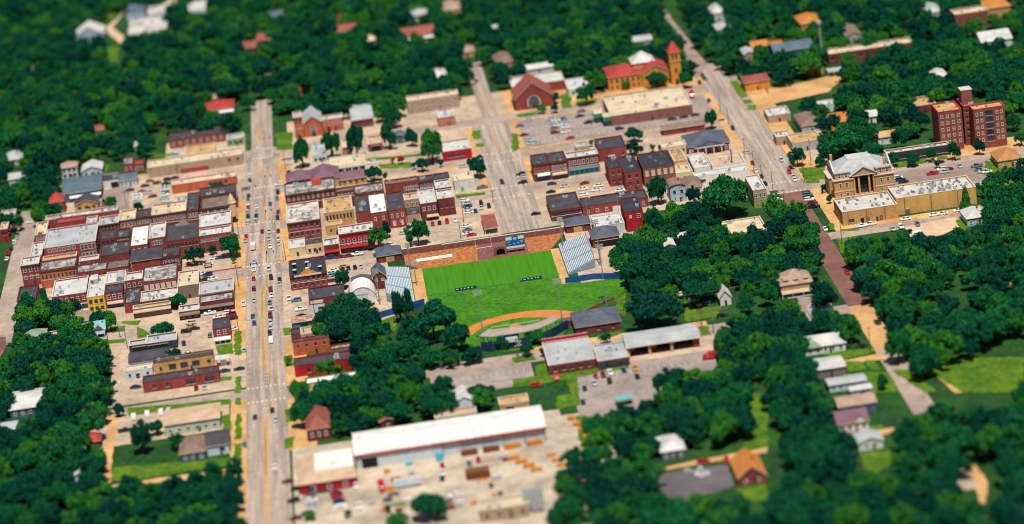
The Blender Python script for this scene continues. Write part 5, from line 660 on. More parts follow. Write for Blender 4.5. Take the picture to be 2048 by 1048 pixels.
['in the cluster before the red store front','in the cluster before the red store front',[[-97.7,-250,'white','suv','x'],[-98,-244.9,'grey','sedan','x'],[-97.5,-254.3,'silver','sedan','x'],[-87.8,-250.2,'red','suv','x'],[-87.2,-255.1,'navy','suv','x'],[-87.1,-262.1,'white','van','x'],[-88.1,-246.3,'black','sedan','x'],[-80.4,-242.1,'white','pickup','y'],[-80,-262.5,'white','pickup','y']]],
['along the kerb by the store parking','along the kerb by the store parking',[[-104.2,-247.4,'black','suv','x'],[-103.6,-264.7,'darkred','sedan','x'],[-99.3,-261.6,'navy','sedan','x'],[-102.9,-236,'black','sedan','x'],[-106.1,-227.1,'darkred','sedan','x']]],
['in the lumber yard','in the lumber yard',[[-70.9,-248.8,'red','boxtruck','y'],[-47.1,-234.8,'red','sedan','y'],[-47.5,-242.4,'white','pickup','y'],[-47.9,-247.5,'black','sedan','y'],[-44,-266.3,'white','pickup','x'],[-36.9,-237,'grey','sedan','y'],[-33.2,-234.7,'red','sedan','y'],[-66.8,-256,'grey','sedan','x']]]]
POLES=[
[-173.5,225.7,6,'u'],
[-157.7,226.9,6.2,'u'],
[-183,182.3,8.3,'u'],
[-124.9,97.5,12.3,'u'],
[-238.8,165.8,10.3,'u'],
[-124.4,69.4,10,'u'],
[-178.2,-26.2,7.1,'u'],
[-174.4,-41.4,9.4,'u'],
[-182,-43,9.3,'u'],
[-125,20.1,11.6,'u'],
[-125.2,-40,7.6,'u'],
[-125.5,37.5,3.7,'l'],
[-91.2,-32.3,12.4,'u'],
[-61.2,-93.5,8.5,'u'],
[69.6,-121.8,10.1,'u'],
[72.9,-133,8,'u'],
[47.3,-76.6,7.6,'u'],
[58.9,-71.7,4.5,'l'],
[67,-71.2,10.2,'u'],
[78.6,-184.4,6.5,'l'],
[129.2,-180.7,11,'u'],
[196.7,-157.6,10,'u'],
[127.4,38.4,13.2,'u'],
[152.9,79.8,13.4,'u'],
[144.8,53.6,15.7,'u'],
[130.1,24.7,7.9,'u'],
[144.1,-43.7,12.2,'u'],
[143.2,-68.1,11.1,'u'],
[144.9,83.4,12.7,'u'],
[115.3,92,7.9,'u'],
[125.1,80.2,11.9,'u'],
[125,107,10.8,'u'],
[127.4,72.4,6.7,'u'],
[40.4,49.8,9.4,'l'],
[55.1,48.5,8.2,'l'],
[-100.7,206.3,10.4,'u'],
[-0.9,95.8,6.5,'u'],
[-17.1,70.1,12.2,'u'],
[-20.2,45.8,8.8,'u'],
[-4.1,138.1,10.4,'l'],
[-102.9,51.2,10.5,'u'],
[-68.8,-265.2,12.9,'l'],
[-8.4,-126.5,8.8,'u'],
[126.7,169.9,9.4,'u'],
[126.3,195.2,10.6,'u']]
LAWNS=[
[[26,-114.5],[36.5,-113],[36,-117.5],[26,-120]],
[[25.5,-125.5],[35,-126],[34.5,-128],[25,-128]],
[[-2,-140],[2,-138.5],[2,-150.5],[22,-154],[21.5,-159],[12.5,-160],[12,-178.5],[8.5,-177],[8,-162],[-14,-161.5],[-13,-151.5],[-3,-152.5]],
[[-11,-126.5],[-9.5,-125.5],[-1.5,-126],[-1.5,-132.5],[-9.5,-133.5],[-11.5,-131]],
[[24.5,-154.5],[34.5,-155],[34.5,-159],[24.5,-159.5]],
[[68,-122.5],[71.5,-123],[72,-134],[67.5,-133.5]],
[[38.5,-72],[44,-66],[41,-95.5],[38.5,-96]],
[[67.5,-85.5],[69,-98],[81,-102],[77.5,-114],[63.5,-114]],
[[-105.5,-45],[-102.5,-46],[-102.5,-56],[-105.5,-55.5]],
[[-105.5,-82.5],[-102,-82.5],[-102,-96.5],[-105.5,-96]],
[[-63.5,-56],[-56.5,-50.5],[-57,-72.5],[-63.5,-69.5]],
[[-127,-40.5],[-124,-41],[-124,-72.5],[-127,-71.5]],
[[-135,-53.5],[-128,-53.5],[-127.5,-70],[-134.5,-68]],
[[-133,-97],[-128,-98],[-128,-103],[-133,-102]],
[[-126.5,-99],[-124,-99.5],[-124,-120],[-126.5,-119]],
[[-178.5,-2.5],[-170,-5.5],[-170,-11.5],[-178,-7]],
[[-171,-13.5],[-164.5,-27],[-165,-30],[-170.5,-29.5]],
[[-183.5,-8],[-176.5,-9.5],[-176.5,-18],[-182.5,-17]],
[[-184.5,-26.5],[-176,-27.5],[-176.5,-33.5],[-183,-32]],
[[-172,-118],[-129,-125.5],[-128.5,-131.5],[-170.5,-127]],
[[-126.5,-125.5],[-124,-126],[-124,-134.5],[-126.5,-133.5]],
[[-126.5,-144],[-124,-144],[-124,-173.5],[-126.5,-173]],
[[-132,-143],[-128.5,-143],[-128.5,-166],[-131,-165]],
[[-127,-177.5],[-124,-178],[-124,-200.5],[-127,-199.5]],
[[-175,-183.5],[-128,-192],[-128,-200],[-145,-200],[-169.5,-200.5],[-175,-197]],
[[-188,-184],[-178.5,-185],[-178,-201],[-187,-200]],
[[-106,-147],[-103,-146.5],[-103,-162.5],[-105.5,-163]],
[[-106.5,-180.5],[-103,-179],[-103.5,-191.5],[-107.5,-191]],
[[-68,-264],[-62.5,-264.5],[-63.5,-268],[-68,-266]],
[[2.5,-178.5],[11.5,-178],[10.5,-192],[1,-193]],
[[7.5,-203.5],[11,-203.5],[9,-232.5],[11.5,-246.5],[5.5,-244]],
[[33.5,-301.5],[43.5,-303],[40.5,-318],[34.5,-318]],
[[55.5,-298],[67.5,-298],[65,-312.5],[59,-311.5]],
[[76.5,-206],[83,-209],[73.5,-264],[64.5,-263]],
[[146,78.5],[158.5,75],[155.5,55],[146,57.5]],
[[146,56.5],[152.5,56.5],[151.5,50.5],[145.5,52.5]],
[[191,67.5],[206.5,67],[204.5,57.5],[189,55.5]],
[[211,64.5],[216,63],[215,58],[210,58.5]],
[[143,-36],[153,-35.5],[150,-56.5],[142.5,-69],[141.5,-59.5]],
[[143.5,-12.5],[146.5,-13],[145,-22],[142.5,-22.5]],
[[147.5,-22.5],[155.5,-25.5],[154.5,-28.5],[147.5,-26]],
[[179,-58],[189.5,-57.5],[188.5,-68],[178,-66.5]],
[[197,-34.5],[202,-33.5],[200.5,-46],[197,-51.5]],
[[203,-53],[210,-56],[206,-69],[200,-68]],
[[230.5,46.5],[244,26.5],[235.5,-6.5],[227,-6.5],[225,28]],
[[189,109.5],[190,100],[188,98.5],[187.5,108]],
[[-105,281],[-95.5,278.5],[-97,243.5],[-105,247]],
[[-53,191],[-36,186.5],[-36.5,177.5],[-52.5,181.5]],
[[-59,205],[-29,199.5],[-29.5,195],[-58.5,199.5]],
[[-18.5,117],[-3.5,115],[-3.5,110.5],[-18,111.5]],
[[-1.5,229],[2.5,227],[2,211],[-2,211.5]],
[[-2,203],[2.5,202],[2,196],[-2,197]],
[[-83.5,206],[-78,204],[-78,198.5],[-82.5,199.5]],
[[18.5,213],[21,211.5],[20,183],[15.5,178]],
[[50,275.5],[56.5,277],[53.5,246.5],[48.5,247]],
[[57,258],[68.5,256.5],[67.5,249],[56.5,249]],
[[24.5,248.5],[34.5,248.5],[33.5,241],[24,242.5]],
[[140,252],[144,251],[144.5,218.5],[140,215.5]],
[[141,212.5],[145.5,211.5],[144.5,204],[140.5,205]],
[[141,201],[145.5,199.5],[144,190],[140,191.5]],
[[-197.5,268],[-195.5,267],[-195.5,252],[-199,251.5]],
[[-175,275.5],[-160.5,270.5],[-161,266],[-174.5,267]],
[[-224.5,246],[-220,248],[-220,236.5],[-223.5,235.5]],
[[156,-200.5],[184,-211.5],[174.5,-248],[153,-239],[147.5,-218.5],[140,-208]],
[[133,-205],[139,-207.5],[145,-235.5],[139.5,-233]],
[[117.5,-188],[124,-190],[124,-199.5],[116.5,-199]],
[[125.5,-190],[129,-191.5],[128.5,-203],[125,-201.5]],
[[111,-176],[117,-175.5],[131.5,-177.5],[130.5,-181.5],[123.5,-184.5],[115,-185.5]],
[[114,-201],[131,-205.5],[131,-229.5],[120.5,-225]],
[[101.5,-255],[118,-259.5],[117.5,-262.5],[101.5,-260.5]],
[[105,-282],[115,-284],[114,-296],[106,-304],[103,-296.5]],
[[-208,542.5],[-201,541.5],[-200,498.5],[-205,501.5]],
[[-218,624.5],[-201.5,647],[-201.5,635.5],[-215,612]]]
PAVES=[
['pav_grey',[[-199.5,218.5],[-182.5,218],[-181.5,177.5],[-190,177.5],[-197.5,202.5]]],
['pav_tan',[[-179,-120.5],[-174.5,-123.5],[-176,-158.5],[-175,-199.5],[-178,-201],[-179.5,-157.5]]],
['pav_tan',[[-175,-202.5],[-160,-202],[-140,-203],[-121.5,-203],[-121,-207.5],[-140,-210],[-159.5,-206.5],[-178,-204]]],
['pav_dark',[[27.5,-277],[34,-273.5],[56.5,-274],[56,-296],[32.5,-302.5]]],
['pav_tan',[[26.5,-270.5],[45.5,-266],[73.5,-264],[72.5,-269],[45.5,-270.5],[27.5,-271]]],
['pav_tan',[[117,-186],[132.5,-185],[134,-192],[117,-190]]],
['pav_grey',[[113,-104.5],[119,-106.5],[121.5,-116],[119,-126.5],[111,-122.5]]],
['pav_pink',[[174.5,-33],[198.5,-29.5],[197,-44],[178.5,-57.5],[174,-48]]],
['pav_tan',[[157,229.5],[180.5,229.5],[199.5,240],[195.5,223.5],[184.5,203.5],[151.5,196]]],
['pav_grey',[[187,50],[235,50.5],[234,38],[221,17.5],[183,29]]],
['pav_pink',[[-200.5,639],[-207,596.5],[-198,563],[-200.5,548],[-210,584],[-211,599]]],
['pav_brick',[[-193,-24.5],[-184,-25],[-181,-46.5],[-187.5,-47]]],
['pav_brick',[[-234,1],[-231,-0.5],[-230,-18],[-231.5,-30.5]]],
['pav_brick',[[-196,203],[-192,185],[-196.5,183]]],
['pav_brick',[[-243.5,187],[-235.5,187],[-236,172],[-243.5,173.5]]],
['pav_tan',[[103.5,-262.5],[121.5,-263.5],[120.5,-267],[106.5,-273],[103,-270]]],
['pav_tan',[[138,-299.5],[140.5,-300.5],[142,-323],[140,-335],[136.5,-344.5],[135,-343.5],[138,-322.5]]],
['pav_tan',[[147.5,-218.5],[149.5,-218.5],[153,-239],[150.5,-238]]],
['pav_tan',[[199,-120.5],[201.5,-123],[202,-140],[198.5,-153.5],[199,-133.5]]],
['pav_grey',[[125,448],[129.5,431.5],[130.5,398.5],[132,359.5],[133,317],[134,293],[124,265],[125,310],[129,373.5],[126,430.5]]],
['pav_tan',[[261.5,325],[278.5,323.5],[277,312],[264,308],[260,292.5],[257.5,294],[261.5,309.5]]]]

# ------------------------------------------------------------------ materials
def lin(h):
    h = h.lstrip('#'); o = []
    for i in (0, 2, 4):
        v = int(h[i:i+2], 16)/255; o.append(v/12.92 if v <= .04045 else ((v+.055)/1.055)**2.4)
    return (*o, 1)
MATS = {}
def mat(name, c1, c2=None, scale=.3, rough=.85, lo=.35, hi=.65, fine=2.0, fine_amt=.25, stretch=None, metal=0., spec=.3, bump=0.):
    """base colour wandering between two tones (world-space noise) with a finer grain on top"""
    if name in MATS: return MATS[name]
    M = bpy.data.materials.new(name); M.use_nodes = True; t = M.node_tree; N = t.nodes; L = t.links
    p = N['Principled BSDF']; p.inputs['Roughness'].default_value = rough; p.inputs['Metallic'].default_value = metal
    p.inputs['Specular IOR Level'].default_value = spec
    c1 = lin(c1) if isinstance(c1, str) else c1; c2 = (lin(c2) if isinstance(c2, str) else c2) if c2 else tuple(v*.72 for v in c1[:3])+(1,)
    g = N.new('ShaderNodeNewGeometry'); src = g.outputs['Position']
    if stretch:
        mp = N.new('ShaderNodeMapping'); mp.inputs['Scale'].default_value = stretch; L.new(src, mp.inputs[0]); src = mp.outputs[0]
    n1 = N.new('ShaderNodeTexNoise'); n1.inputs['Scale'].default_value = scale; n1.inputs['Detail'].default_value = 5; n1.inputs['Roughness'].default_value = .65
    n2 = N.new('ShaderNodeTexNoise'); n2.inputs['Scale'].default_value = fine; n2.inputs['Detail'].default_value = 3
    L.new(src, n1.inputs[0]); L.new(src, n2.inputs[0])
    mr = N.new('ShaderNodeMapRange'); mr.inputs[1].default_value = lo; mr.inputs[2].default_value = hi; L.new(n1.outputs[0], mr.inputs[0])
    mx = N.new('ShaderNodeMix'); mx.data_type = 'RGBA'; mx.inputs[6].default_value = c1; mx.inputs[7].default_value = c2; L.new(mr.outputs[0], mx.inputs[0])
    f = N.new('ShaderNodeMapRange'); f.inputs[1].default_value = .3; f.inputs[2].default_value = .7; f.inputs[3].default_value = 1-fine_amt; f.inputs[4].default_value = 1+fine_amt*.5
    L.new(n2.outputs[0], f.inputs[0])
    mu = N.new('ShaderNodeMix'); mu.data_type = 'RGBA'; mu.blend_type = 'MULTIPLY'; mu.inputs[0].default_value = 1
    cb = N.new('ShaderNodeCombineColor'); [L.new(f.outputs[0], cb.inputs[i]) for i in range(3)]
    L.new(mx.outputs[2], mu.inputs[6]); L.new(cb.outputs[0], mu.inputs[7]); L.new(mu.outputs[2], p.inputs['Base Color'])
    if bump:
        b = N.new('ShaderNodeBump'); b.inputs['Strength'].default_value = bump; b.inputs['Distance'].default_value = .2
        L.new(n2.outputs[0], b.inputs['Height']); L.new(b.outputs[0], p.inputs['Normal'])
    MATS[name] = M; return M
def add_cracks(M, scale, width, dark):
    """tar-filled cracks / slab joints as fine dark lines"""
    t = M.node_tree; N = t.nodes; L = t.links; p = N['Principled BSDF']; old = p.inputs['Base Color'].links[0].from_socket
    g = N.new('ShaderNodeNewGeometry'); nz = N.new('ShaderNodeTexNoise'); nz.inputs['Scale'].default_value = .25; L.new(g.outputs['Position'], nz.inputs[0])
    ad = N.new('ShaderNodeMix'); ad.data_type = 'VECTOR'; ad.inputs[0].default_value = .12*6
    sc = N.new('ShaderNodeVectorMath'); sc.operation = 'SCALE'; sc.inputs[3].default_value = 5.; L.new(nz.outputs['Color'], sc.inputs[0])
    sm = N.new('ShaderNodeVectorMath'); L.new(g.outputs['Position'], sm.inputs[0]); L.new(sc.outputs[0], sm.inputs[1])
    v = N.new('ShaderNodeTexVoronoi'); v.feature = 'DISTANCE_TO_EDGE'; v.inputs['Scale'].default_value = scale; L.new(sm.outputs[0], v.inputs[0])
    lt = N.new('ShaderNodeMath'); lt.operation = 'LESS_THAN'; lt.inputs[1].default_value = width; L.new(v.outputs['Distance'], lt.inputs[0])
    mm = N.new('ShaderNodeMath'); mm.operation = 'MULTIPLY'; mm.inputs[1].default_value = dark; L.new(lt.outputs[0], mm.inputs[0])
    mx = N.new('ShaderNodeMix'); mx.data_type = 'RGBA'; mx.inputs[7].default_value = (.05, .04, .04, 1)
    L.new(mm.outputs[0], mx.inputs[0]); L.new(old, mx.inputs[6]); L.new(mx.outputs[2], p.inputs['Base Color'])
WALL = {  # wall paints and bricks
 'brick': ('#9c4a44', '#723331'), 'brickd': ('#823f3c', '#58292b'), 'brickb': ('#8e5c4f', '#6e443c'), 'brickh': ('#965040', '#743c32'),
 'orange': ('#c46c48', '#a04f38'), 'red': ('#b81f2c', '#8e1822'), 'brown': ('#93615a', '#7a4e48'), 'orangewall': ('#dd9a3e', '#c07a34'),
 'tan': ('#c9a069', '#ac8350'), 'tan2': ('#d0aa6a', '#b8904f'), 'stone': ('#b59c84', '#9a836e'), 'yellow': ('#e8c23c', '#d0a62c'),
 'white': ('#e2e2de', '#c9cac8'), 'pale': ('#ccd6dc', '#b2c0ca'), 'paleblue': ('#aebfd0', '#97abc0'), 'lgreyw': ('#b4b2b0', '#98979a'),
 'cream': ('#dcc9a2', '#c4ae88'), 'greybrown': ('#8c7a70', '#6f6058'), 'dark': ('#3c4048', '#2a2e36'), 'bluewall': ('#54707e', '#3e5666'),
 'green': ('#7fae86', '#66946e'), 'palegreen': ('#c6cdb6', '#aab49c')}
for k, (a, b_) in WALL.items(): mat('wall_'+k, a, b_, .5, .9, .3, .7, 3., .22, (1, 1, .45))
ROOF = {
 'bright': ('#e8e8e7', '#bdbab6', .14, .42, .78), 'white': ('#cccccd', '#a09e9e', .16, .42, .78), 'white2': ('#cfcac4', '#a9a4a0', .15, .4, .7), 'cream': ('#d8c8aa', '#ad9a7f', .16, .4, .75), 'lgrey': ('#b4b7bb', '#979a9f', .15, .4, .7),
 'patch': ('#b9b3ae', '#625c60', .22, .42, .6), 'patchw': ('#d0cbc6', '#8c827c', .2, .46, .64), 'dark': ('#4e4c54', '#38373f', .2, .35, .7), 'black': ('#3b3d47', '#2a2c36', .2, .35, .7),
 'brownroof': ('#857368', '#65584f', .2, .35, .7), 'tanroof': ('#cba56e', '#a07e54', .2, .42, .68), 'tanroof2': ('#c9ad92', '#b0937c', .2, .4, .7), 'redroof': ('#b2423c', '#8c3432', .25, .4, .7),
 'redbrown': ('#9c584e', '#7d463f', .25, .4, .7), 'rust': ('#c3a890', '#8c5438', .6, .42, .6), 'bluemetal': ('#5c7080', '#48596a', .2, .4, .7), 'teal': ('#7fb6c0', '#64a0ac', .3, .4, .7),
 'orangeroof': ('#c7823e', '#a86a34', .4, .4, .7), 'orangeroof2': ('#b98554', '#9c6b44', .4, .4, .7), 'purple': ('#7d5c6c', '#694c5c', .3, .4, .7), 'slate': ('#5a6170', '#474d5b', .3, .4, .7),
 'shin_tan': ('#ae9684', '#93796a', .4, .4, .7), 'shin_brown': ('#8b7468', '#705c54', .4, .4, .7), 'shin_green': ('#8aa08a', '#6e8470', .4, .4, .7)}
for k, (a, b_, s, lo, hi) in ROOF.items(): mat('roof_'+k, a, b_, s, .8, lo, hi, 1.6, .16)
PV = dict(asphalt=('#b3a193', '#95857b'), side=('#d6ad77', '#b88c5a'), conc=('#cdb298', '#a19384'), pav_tan=('#d3a874', '#b48a5c'), pav_grey=('#a08d84', '#84746e'),
          pav_pink=('#d9bd9f', '#c2a387'), pav_dark=('#6c666a', '#57525a'), pav_pale=('#cdbda8', '#998c80'), pav_brick=('#866058', '#6a4a45'), lotgrey=('#a59890', '#8b7f7a'))
for k, (a, b_) in PV.items(): mat('g_'+k, a, b_, .05, .95, .36, .64, .3, .13)
mat('g_main', '#bbaa9c', '#8e8078', .5, .95, .36, .62, .3, .12, (1, .03, 1))
for k in ('main', 'asphalt', 'lotgrey', 'conc', 'side'): add_cracks(MATS['g_'+k], .16, .012, .55)
mat('ground', '#2a5a1c', '#143c1e', .06, .95, .35, .65, .5, .5)
mat('lawn', '#5f7f14', '#356214', .09, .95, .35, .68, .5, .45)
mat('field', '#478c0c', '#37780c', .5, .95, .3, .7, .5, .35, (1.4, .08, 1))
mat('outfield', '#458410', '#356e10', .09, .95, .35, .65, .5, .4)
mat('standroof', '#b4a39b', '#a08f88', .2, .8); mat('clay', '#d08548', '#b8703a', .2, .95, .35, .7, 1.5, .15)
mat('gravel', '#c47e46', '#8c5238', .5, .95, .38, .66, 1.3, .4)
mat('stonewall', '#94605c', '#6d4448', .9, .95, .3, .7, 2.4, .45)
mat('yellowline', '#e0a53a', '#c78f34', .3, .8); mat('whiteline', '#e6ddd0', '#c9bbab', .4, .8)
mat('frame_white', '#e6e4de', '#d4d2cc', 1, .5); mat('frame_dark', '#4a3a36', '#3a2d2a', 1, .6); mat('frame_tan', '#caa06a', '#b3895a', 1, .8); mat('frame_green', '#7fb24e', '#6a9a44', 1, .7)
mat('coping_light', '#d8cfc4', '#bdb2a6', 1, .8); mat('coping_dark', '#5c3b3a', '#483032', 1, .8); mat('coping_red', '#cf4458', '#b33a4c', 1, .8)
mat('metal', '#b9c0c4', '#98a1a8', .8, .45, spec=.5); mat('metal_dark', '#5b6268', '#474d52', .8, .5); mat('alu', '#cfdce6', '#b4c6d4', .8, .4); mat('bleacher', '#8c9cac', '#78889a', .8, .7); mat('steelgrey', '#8f9a9c', '#78868a', .6, .5)
mat('navy', '#173a78', '#123064', .4, .8); mat('bluewallpaint', '#1d5296', '#184682', .4, .7); mat('navyseat', '#1f3a5e', '#182e4c', .6, .7); mat('sb_blue', '#1668b0', '#125a9c', .6, .5)
mat('timber', '#d89a4a', '#b87836', .8, .9); mat('timber_dark', '#8a4e34', '#6c3c2a', .8, .9); mat('pole_wood', '#6a544a', '#54433c', .8, .9); mat('turq', '#6fc0c0', '#58a6aa', .6, .7)
mat('greenroof', '#3f8f6c', '#347a5c', .4, .6); mat('tyre', '#1c1c1e', '#141416', 1, .9); mat('trunk', '#4e4034', '#3a3028', 1.2, .95); mat('door_black', '#171a22', '#101218', .6, .6)
mat('door_grey', '#77706c', '#625c58', .6, .7); mat('pool', '#3fb4c4', '#36a4b6', .6, .4); mat('paint_red', '#b31636', '#98122e', .6, .5); mat('orange_tarp', '#d98c30', '#c47a2a', .5, .8)
DOORM = {'black': 'door_black', 'grey': 'door_grey', 'white': 'frame_white', 'green': 'frame_green', 'tan': 'frame_tan'}
AWNM = {'white': 'roof_bright', 'tan': 'roof_tanroof2', 'red': 'wall_red', 'shingle': 'roof_brownroof', 'teal': 'roof_teal'}
def glass(name, col, rough=.12):
    M = bpy.data.materials.new(name); M.use_nodes = True; p = M.node_tree.nodes['Principled BSDF']
    p.inputs['Base Color'].default_value = lin(col); p.inputs['Roughness'].default_value = rough; p.inputs['Specular IOR Level'].default_value = .6; MATS[name] = M; return M
glass('glass', '#24344a'); glass('glass_car', '#1a2230', .08); glass('blind', '#e2ded6', .6); glass('shutter', '#c6ae94', .8)
# car paint: one shader, colour from the object
M = bpy.data.materials.new('car_paint'); M.use_nodes = True; p = M.node_tree.nodes['Principled BSDF']; oi = M.node_tree.nodes.new('ShaderNodeObjectInfo')
M.node_tree.links.new(oi.outputs['Color'], p.inputs['Base Color']); p.inputs['Roughness'].default_value = .3; p.inputs['Coat Weight'].default_value = .5; MATS['car_paint'] = M
# leaves
def leafmat(name, tones):
    """four tones: each tree takes its own place between them, clumps wander around it"""
    M = bpy.data.materials.new(name); M.use_nodes = True; t = M.node_tree; N = t.nodes; L = t.links; p = N['Principled BSDF']
    p.inputs['Roughness'].default_value = .7; p.inputs['Specular IOR Level'].default_value = .12
    g = N.new('ShaderNodeNewGeometry'); oi = N.new('ShaderNodeObjectInfo')
    n = N.new('ShaderNodeTexNoise'); n.inputs['Scale'].default_value = .5; n.inputs['Detail'].default_value = 4; L.new(g.outputs['Position'], n.inputs[0])
    r = N.new('ShaderNodeMapRange'); r.inputs[1].default_value = .3; r.inputs[2].default_value = .7; r.inputs[3].default_value = -.28; r.inputs[4].default_value = .28; L.new(n.outputs[0], r.inputs[0])
    ad = N.new('ShaderNodeMath'); L.new(oi.outputs['Random'], ad.inputs[0]); L.new(r.outputs[0], ad.inputs[1])
    cr = N.new('ShaderNodeValToRGB'); L.new(ad.outputs[0], cr.inputs[0]); e = cr.color_ramp.elements
    e[0].position = 0.; e[0].color = lin(tones[0]); e[1].position = 1.; e[1].color = lin(tones[3])
    for q, c in ((.4, tones[1]), (.75, tones[2])): k = e.new(q); k.color = lin(c)
    L.new(cr.outputs[0], p.inputs['Base Color']); tr = N.new('ShaderNodeBsdfTranslucent'); L.new(cr.outputs[0], tr.inputs[0])
    ms = N.new('ShaderNodeMixShader'); ms.inputs[0].default_value = .22; L.new(p.outputs[0], ms.inputs[1]); L.new(tr.outputs[0], ms.inputs[2])
    L.new(ms.outputs[0], N['Material Output'].inputs[0]); MATS[name] = M
leafmat('leaf', ('#05443a', '#0c5a40', '#1a6c36', '#42862a')); leafmat('leaf_red', ('#8a2030', '#9a2436', '#a83040', '#b8384a'))

# ------------------------------------------------------------------ mesh helpers
class MB:
    def __init__(s): s.v = []; s.f = []; s.m = []; s.mats = []
    def mi(s, name):
        if name not in s.mats: s.mats.append(name)
        return s.mats.index(name)
    def face(s, pts, m):
        i = len(s.v); s.v += [tuple(p) for p in pts]; s.f.append(tuple(range(i, i+len(pts)))); s.m.append(s.mi(m))
    def box(s, x0, y0, z0, x1, y1, z1, m, top=None):
        i = len(s.v); s.v += [(x0,y0,z0),(x1,y0,z0),(x1,y1,z0),(x0,y1,z0),(x0,y0,z1),(x1,y0,z1),(x1,y1,z1),(x0,y1,z1)]
        k = s.mi(m); kt = s.mi(top) if top else k
        for f, q in (((0,1,5,4),k),((1,2,6,5),k),((2,3,7,6),k),((3,0,4,7),k),((4,5,6,7),kt),((3,2,1,0),k)): s.f.append(tuple(i+a for a in f)); s.m.append(q)
    def prism(s, poly, z0, z1, m, top=None):
        n = len(poly); i = len(s.v); s.v += [(x,y,z0) for x,y in poly]+[(x,y,z1) for x,y in poly]; k = s.mi(m); kt = s.mi(top) if top else k
        for a in range(n): b_ = (a+1) % n; s.f.append((i+a,i+b_,i+n+b_,i+n+a)); s.m.append(k)
        s.f.append(tuple(i+n+a for a in range(n))); s.m.append(kt)
    def tube(s, p0, p1, r0, r1, m, n=6):
        p0 = Vector(p0); p1 = Vector(p1); d = (p1-p0).normalized(); a = d.orthogonal().normalized(); b_ = d.cross(a); i = len(s.v); k = s.mi(m)
        for p, r in ((p0,r0),(p1,r1)):
            for j in range(n): t = 2*PI*j/n; s.v.append(tuple(p+(a*math.cos(t)+b_*math.sin(t))*r))
        for j in range(n): q = (j+1) % n; s.f.append((i+j,i+q,i+n+q,i+n+j)); s.m.append(k)
        s.f.append(tuple(i+n+j for j in range(n))); s.m.append(k); s.f.append(tuple(i+n-1-j for j in range(n))); s.m.append(k)
    def mesh(s, name, smooth=False):
        me = bpy.data.meshes.new(name); me.from_pydata(s.v, [], s.f)
        for q in s.mats: me.materials.append(MATS[q])
        me.polygons.foreach_set('material_index', s.m)
        if smooth: me.polygons.foreach_set('use_smooth', [True]*len(s.f))
        me.update(); return me
    def build(s, name, parent=None, loc=(0,0,0), smooth=False):
        return link(name, s.mesh(name, smooth), parent, loc)
def link(name, me, parent=None, loc=(0,0,0), rz=0, sc=None):
    o = bpy.data.objects.new(name, me); COL.objects.link(o); o.location = loc
    if rz: o.rotation_euler = (0,0,rz)
    if sc: o.scale = sc
    if parent: o.parent = parent
    return o
def tag(o, label, cat, group=None):
    o['label'] = label; o['category'] = cat
    if group: o['group'] = group
    return o
def empty(name, loc, label, cat, group=None):
    o = bpy.data.objects.new(name, None); o.empty_display_size = .5; COL.objects.link(o); o.location = loc; return tag(o, label, cat, group)
def struct(name, mb, loc=(0,0,0), kind='structure'):
    o = mb.build(name, None, loc); o['kind'] = kind; return o
def rough_edge(poly, step=2.4, amp=.55):
    rr = random.Random(int(poly[0][0]*31+poly[0][1]*17)); o = []
    for i in range(len(poly)):
        (x0, y0), (x1, y1) = poly[i], poly[(i+1) % len(poly)]; n = max(1, int(math.hypot(x1-x0, y1-y0)/step))
        for k in range(n): t = k/n; o.append((x0+(x1-x0)*t+rr.uniform(-amp, amp), y0+(y1-y0)*t+rr.uniform(-amp, amp)))
    return o
def ngon_sheet(mb, poly, z, m):
    ar = sum(poly[i-1][0]*poly[i][1]-poly[i][0]*poly[i-1][1] for i in range(len(poly)))
    mb.face([(x, y, z) for x, y in (poly if ar > 0 else poly[::-1])], m)

# ------------------------------------------------------------------ ground, roads, pavements
g = MB(); g.face([(-4000,-3000,0),(4000,-3000,0),(4000,5000,0),(-4000,5000,0)], 'ground'); struct('ground', g)
ROADS = [  # x0,x1,y0,y1,mat,z
 ('main_street', -122,-105,-420,252,'g_main',.05), ('main_street', -118.5,-107,252.01,356,'g_main',.05), ('side_street', -1,19.5,44,238,'g_main',.05), ('side_street', 5.5,14,252,372,'g_main',.05),
 ('avenue', 127,145,49,262,'g_main',.05), ('avenue', 129.5,140.5,262.01,296,'g_main',.05), ('brick_street', 131,141,-125,42,'g_pav_brick',.05), ('country_road', 131,140.5,-180,-125,'g_pav_tan',.05), ('country_road', 131,140.5,-330,-180.01,'g_asphalt',.05),
 ('western_street', -238,-228,-12,200,'g_asphalt',.05),
 ('cross_street', -165,127,238,252,'g_asphalt',.042), ('cross_street', -226,127,166,179,'g_asphalt',.042), ('cross_street', -228,60,103,117,'g_asphalt',.042),
 ('cross_street', -238,-62,36,50,'g_asphalt',.042), ('cross_street', 131,262,42,58,'g_asphalt',.042), ('cross_street', 141,235,-35,-25,'g_asphalt',.042),
 ('cross_street', -105,132,-135,-122,'g_asphalt',.042), ('cross_street', -200,-122,-128,-116,'g_asphalt',.042)]
for nm, x0, x1, y0, y1, mm, z in ROADS:
    r = MB(); r.face([(x0,y0,z),(x1,y0,z),(x1,y1,z),(x0,y1,z)], mm); struct(nm, r)
